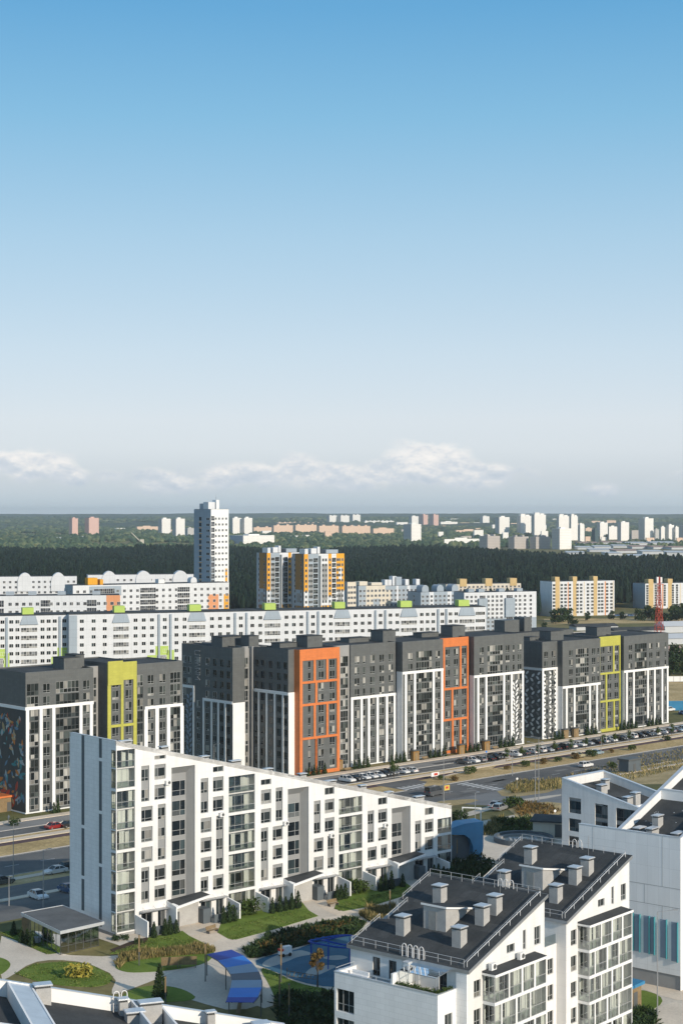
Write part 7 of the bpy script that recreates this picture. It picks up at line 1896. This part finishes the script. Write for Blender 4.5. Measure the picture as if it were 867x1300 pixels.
# air conditioners on the balcony canopies
for k,(pp,u0,w_) in enumerate(((PA,3.6,'lower'),(PA,8.9,'upper'))):
    p=pp(u0,-.55,14.45); o=empty('air_conditioner',p,NA,'white air conditioner on the balcony canopy of the nearer block, %s one'%w_,'air conditioner'); q=MB(); q.box(-.45,.45,-.2,.2,.02,.72); q.obj('casing',M['white_plain'],o); q=MB(); q.tube((.1,-.2,.37),(.1,-.23,.37),.26,None,14); q.obj('fan_grille',M['frame_dark'],o)
for k,(xx,zz_) in enumerate(((9.0,21.3),(19.0,15.3),(31.6,12.4),(41.2,9.2),(53.0,9.4))):
    p=w1(xx,-.28,zz_); o=empty('air_conditioner',p,W1A,'white air conditioner on the long white facade, %s from the left'%ORD[k],'air conditioner','air conditioners on the long white block'); q=MB(); q.box(-.45,.45,-.18,.25,0,.65); q.obj('casing',M['frame_white'],o); q=MB(); q.tube((.1,-.18,.33),(.1,-.2,.33),.24,None,12); q.obj('fan_grille',M['frame_dark'],o)
# fences, hoardings and sheds beyond the dark row at the right
x,y,z=at(838,67.2*F/(866-650),LOW); o=empty('fence',(x,y,z),radians(2),'long white panel fence on the rough field at the right','fence')
for k in range(26): m=MB(); m.box(k*2.6,k*2.6+2.5,0,.1,.2,2.3); m.obj('fence_panel',M['white_plain'],o); 
m=MB(); 
for k in range(27): m.box(k*2.6-.06,k*2.6+.04,-.05,.15,0,2.5)
m.obj('post',M['galv'],o)
x,y,z=at(842,67.2*F/(902-650),LOW); o=empty('hoarding',(x,y,z),radians(3),'blue painted hoarding at the far end of the street','hoarding'); m=MB(); m.box(0,22,0,.2,0,3.2); m.obj('hoarding_panel',M['turq'],o); m=MB(); m.box(8,14,-.05,-.001,.5,2.6); m.box(16,20,-.05,-.001,.3,2.9); m.obj('painted_panel',M['fin'],o)
for k,(px,py,w_,d_,h_,m_,lab) in enumerate(((846,836,30,16,5,'shedr','brown-roofed shed on the field behind the mast'),(858,818,24,14,5,'shed','white-walled shed right of the mast'),(812,806,30,12,4,'roof','dark-roofed low shed left of the mast'),(758,800,26,10,3.5,'roof','dark low shed behind the yellow framed block'),(866,803,22,12,6,'shed','pale house among trees at the right edge'))):
    D=67.2*F/(py-650); x,y,z=at(px,D,LOW); o=empty('shed',(x,y,z),.3,lab,'shed'); m=MB(); m.box(-w_/2,w_/2,0,d_,0,h_*.6); m.obj('wall',M['shed'],o); m=MB(); m.hexa([(-w_/2-.4,-.5,h_*.6+.01),(w_/2+.4,-.5,h_*.6+.01),(w_/2+.4,d_+.5,h_*.6+.01),(-w_/2-.4,d_+.5,h_*.6+.01),(-w_/2,d_*.45,h_),(w_/2,d_*.45,h_),(w_/2,d_*.55,h_),(-w_/2,d_*.55,h_)]); m.obj('roof',M[m_],o)
# earth bank on the right field
def drape_far(name,pts,m,dz):
    b=MB(); P=[]
    for px,py in pts:
        D=(H-LOW)*F/(py-650); P.append(((px-433.5)*D/F,D,LOW+dz))
    b.poly(P); tag(b.obj(name,M[m]),kind='structure')
drape_far('field',[(836,866),(900,862),(900,892),(836,894)],'dry',.02)
drape_far('road',[(680,806),(760,800),(900,796),(900,799),(760,804),(680,811)],'path_warm',.02)
drape_far('field',[(690,786),(900,783),(900,790),(690,793)],'dry',.03)
# cars by the forest edge
for k,px in enumerate((783,787,791,796,800,804)):
    x,y,z=at(px,67.2*F/(782.5-650)+6*(k%2),LOW); car('sedan',('blue','black','white','silver','blue','grey')[k],x,y,.3,'tiny %s car parked by the forest between the two cream slabs, %s from the left'%(('blue','black','white','silver','blue','grey')[k],ORD[k]),'cars by the forest')
# a walker on the left pavement: one continuous body
def person(px,py,label):
    x,y,z=gp(px,py); me=bpy.data.meshes.new('person')
    v=[(0,0,.92),(0,0,1.15),(0,0,1.42),(0,0,1.55),(0,0,1.68),(.09,.05,.88),(.11,.22,.48),(.11,.18,.06),(.11,.36,.03),(-.09,-.03,.88),(-.11,.0,.47),(-.11,-.25,.1),(-.11,-.1,.03),(.2,0,1.40),(.25,-.08,1.12),(.24,.06,.88),(-.2,0,1.40),(-.25,.08,1.12),(-.24,.2,.9)]
    e=[(0,1),(1,2),(2,3),(3,4),(0,5),(5,6),(6,7),(7,8),(0,9),(9,10),(10,11),(11,12),(2,13),(13,14),(14,15),(2,16),(16,17),(17,18)]
    r=[.15,.14,.15,.06,.105,.09,.065,.045,.04,.09,.065,.045,.04,.06,.05,.04,.06,.05,.04]
    me.from_pydata(v,e,[]); me.materials.append(M['strip']); o=mobj('person',me); o.location=(x,y,z+.13); o.rotation_euler=(0,0,AG)
    md=o.modifiers.new('skin','SKIN'); 
    for k,q in enumerate(me.skin_vertices[0].data if me.skin_vertices else []): q.radius=(r[k],r[k])
    if not me.skin_vertices:
        pass
    o.modifiers.new('sub','SUBSURF').levels=1; o.modifiers['sub'].render_levels=2
    tag(o,label,'person')
    return o
def person_safe(px,py,label):
    o=person(px,py,label); me=o.data
    if not me.skin_vertices:
        bpy.context.view_layer.objects.active=o; bpy.ops.object.select_all(action='DESELECT'); o.select_set(True)
        try: bpy.ops.mesh.customdata_skin_add()
        except Exception as ex: print('skin',ex)
    r=[.15,.14,.15,.06,.105,.09,.065,.045,.04,.09,.065,.045,.04,.06,.05,.04,.06,.05,.04]
    if me.skin_vertices:
        for k,q in enumerate(me.skin_vertices[0].data): q.radius=(r[k],r[k]); q.use_root=(k==0)
person_safe(11.5,1045,'person in dark clothes walking on the pavement at the left')
person_safe(656.5,960,'person in dark clothes walking past the parked cars')
# ------------------------------------------------------------------ camera, sun, sky, haze
cam=bpy.data.cameras.new('camera'); co=bpy.data.objects.new('camera',cam); COL.objects.link(co); co.location=(0,0,H); co.rotation_euler=(pi/2,0,0)
cam.sensor_fit='VERTICAL'; cam.sensor_height=36; cam.sensor_width=24; cam.lens=F/1300*36; cam.clip_start=1; cam.clip_end=40000; SC.camera=co
SUN_AZ=radians(137.5); SUN_EL=radians(22.0)       # azimuth clockwise from +Y
sd=Vector((sin(SUN_AZ)*cos(SUN_EL),cos(SUN_AZ)*cos(SUN_EL),sin(SUN_EL)))
sl=bpy.data.lights.new('sun','SUN'); sl.energy=4.3; sl.angle=radians(.5); sl.color=(1.0,.885,.73); so=bpy.data.objects.new('sun',sl); COL.objects.link(so)
so.rotation_euler=sd.to_track_quat('Z','Y').to_euler(); so.location=(100,-100,200)
W=bpy.data.worlds.new('World'); SC.world=W; W.use_nodes=True; nt=W.node_tree; bg=nt.nodes['Background']
sky=node(nt,'ShaderNodeTexSky',sky_type='NISHITA'); sky.sun_disc=False; sky.sun_elevation=SUN_EL; sky.sun_rotation=SUN_AZ; sky.altitude=200; sky.air_density=1.0; sky.dust_density=.9; sky.ozone_density=2.0
tc=coords(nt,'Generated'); sp=node(nt,'ShaderNodeSeparateXYZ'); L(nt,tc,sp.inputs[0])
az=math_(nt,'ARCTAN2',sp.outputs[0],sp.outputs[1]); el=math_(nt,'ARCSINE',sp.outputs[2])
# cumulus row low over the horizon: bases about 1.2 degrees up, tops where the envelope allows
cb=node(nt,'ShaderNodeCombineXYZ'); L(nt,math_(nt,'MULTIPLY',az,46.0),cb.inputs[0]); L(nt,math_(nt,'MULTIPLY',el,75.0),cb.inputs[1])
n1=noise(nt,cb.outputs[0],.95,8,.58)
cb2=node(nt,'ShaderNodeCombineXYZ'); L(nt,math_(nt,'MULTIPLY',az,46.0),cb2.inputs[0]); L(nt,math_(nt,'SUBTRACT',math_(nt,'MULTIPLY',el,75.0),.25),cb2.inputs[1]); 
n1b=noise(nt,cb2.outputs[0],.95,8,.58)
def gauss(x,c,w): 
    d=math_(nt,'DIVIDE',math_(nt,'SUBTRACT',x,c),w); return math_(nt,'POWER',2.718,math_(nt,'MULTIPLY',math_(nt,'MULTIPLY',d,d),-1.0))
P_=lambda px:(px-433.5)/F
E_=lambda py:(650-py)/F
env=None
for (px,py,wx,wy,a) in ((45,592,48,15,1.0),(90,604,30,12,.65),(215,612,55,13,.8),(290,605,50,14,.8),(340,604,55,13,.8),(385,600,45,16,.9),(440,606,50,15,.9),(545,588,42,19,1.15),(600,604,60,14,.9),(490,602,45,14,.9),(765,621,26,10,.6),(820,615,30,8,.3),(150,606,35,9,.5),(-200,600,120,20,.9),(1100,596,160,22,.9)):
    g=math_(nt,'MULTIPLY',math_(nt,'MULTIPLY',gauss(az,P_(px),1.25*wx/F),gauss(el,E_(py),1.35*wy/F)),a)
    env=g if env is None else math_(nt,'MAXIMUM',env,g)
den=math_(nt,'ADD',env,math_(nt,'MULTIPLY',math_(nt,'SUBTRACT',n1,.5),1.5))
mask=node(nt,'ShaderNodeMapRange',interpolation_type='SMOOTHSTEP'); L(nt,den,mask.inputs[0]); mask.inputs[1].default_value=.20; mask.inputs[2].default_value=.66
# cloud brightness: tops and right sides lit, bases greyer
lit=node(nt,'ShaderNodeMapRange'); L(nt,math_(nt,'ADD',math_(nt,'SUBTRACT',n1b,n1),math_(nt,'MULTIPLY',math_(nt,'SUBTRACT',el,E_(612)),9.0)),lit.inputs[0]); lit.inputs[1].default_value=-.16; lit.inputs[2].default_value=.26
CL=ramp(nt,lit.outputs[0],[(0,(5.5,6.3,7.2)),(.42,(6.8,7.3,7.9)),(.75,(9.0,8.9,8.8)),(1,(10.2,9.8,9.4))])
# pale veil near the horizon, bluer bank under the clouds
STOPS=[(0,(6.1,7.2,8.2)),(.4,(5.7,6.75,7.65)),(1.2,(6.4,7.1,7.8)),(2.2,(7.3,7.95,8.6)),(3.2,(7.4,8.1,8.8)),(5.5,(6.3,7.65,8.8)),(9.5,(4.3,6.55,8.4)),(13.5,(2.45,5.35,7.85)),(17.2,(1.34,4.15,7.2)),(26,(2.6,4.7,7.1)),(55,(1.6,2.8,4.5)),(90,(1.2,2.1,3.5))]
t=math_(nt,'POWER',math_(nt,'MAXIMUM',math_(nt,'DIVIDE',el,pi/2),0.0),.5)
rr=node(nt,'ShaderNodeValToRGB'); L(nt,t,rr.inputs[0]); ee=rr.color_ramp.elements
while len(ee)<len(STOPS): ee.new(.5)
for k,(d,c_) in enumerate(STOPS): ee[k].position=sqrt(d/90.0); ee[k].color=(*c_,1)
skyc=mixc(nt,SKY_VEIL,sky.outputs[0],rr.outputs[0])
near=node(nt,'ShaderNodeMapRange',interpolation_type='SMOOTHSTEP'); L(nt,env,near.inputs[0]); near.inputs[1].default_value=.02; near.inputs[2].default_value=.30
c=mixc(nt,math_(nt,'MULTIPLY',math_(nt,'MULTIPLY',mask.outputs[0],near.outputs[0]),.82),skyc,CL)
L(nt,c,bg.inputs[0]); bg.inputs[1].default_value=.10
# air
hzm=bpy.data.materials.new('haze'); hzm.use_nodes=True; hn=hzm.node_tree; hn.nodes.remove(hn.nodes['Principled BSDF']); pv=node(hn,'ShaderNodeVolumePrincipled'); pv.inputs['Color'].default_value=(.94,.97,1,1); pv.inputs['Density'].default_value=HAZE; pv.inputs['Anisotropy'].default_value=.35
L(hn,pv.outputs[0],hn.nodes['Material Output'].inputs['Volume'])
if HAZE>0:
    b=MB(); b.box(-9000,9000,-900,13600,LOW-4.2,96); o=b.obj('haze',hzm); tag(o,kind='stuff')
vs=SC.view_settings; vs.view_transform='Standard'; vs.look='None'; vs.gamma=1; vs.use_curve_mapping=False; vs.exposure=EXPO
SC.cycles.use_denoising=True; SC.cycles.max_bounces=8; SC.cycles.transparent_max_bounces=16; SC.cycles.volume_bounces=1
try: SC.cycles.denoiser='OPENIMAGEDENOISE'
except Exception: pass
SC.render.film_transparent=False
import collections
_c=collections.Counter()
for o in bpy.data.objects:
    if 'label' in o:
        n=len(o['label'].split()); _c[o['label']]+=1
        if n>16 or n<4: print('LEN',n,o['label'])
for k,v in _c.items():
    if v>1: print('DUP',v,k)
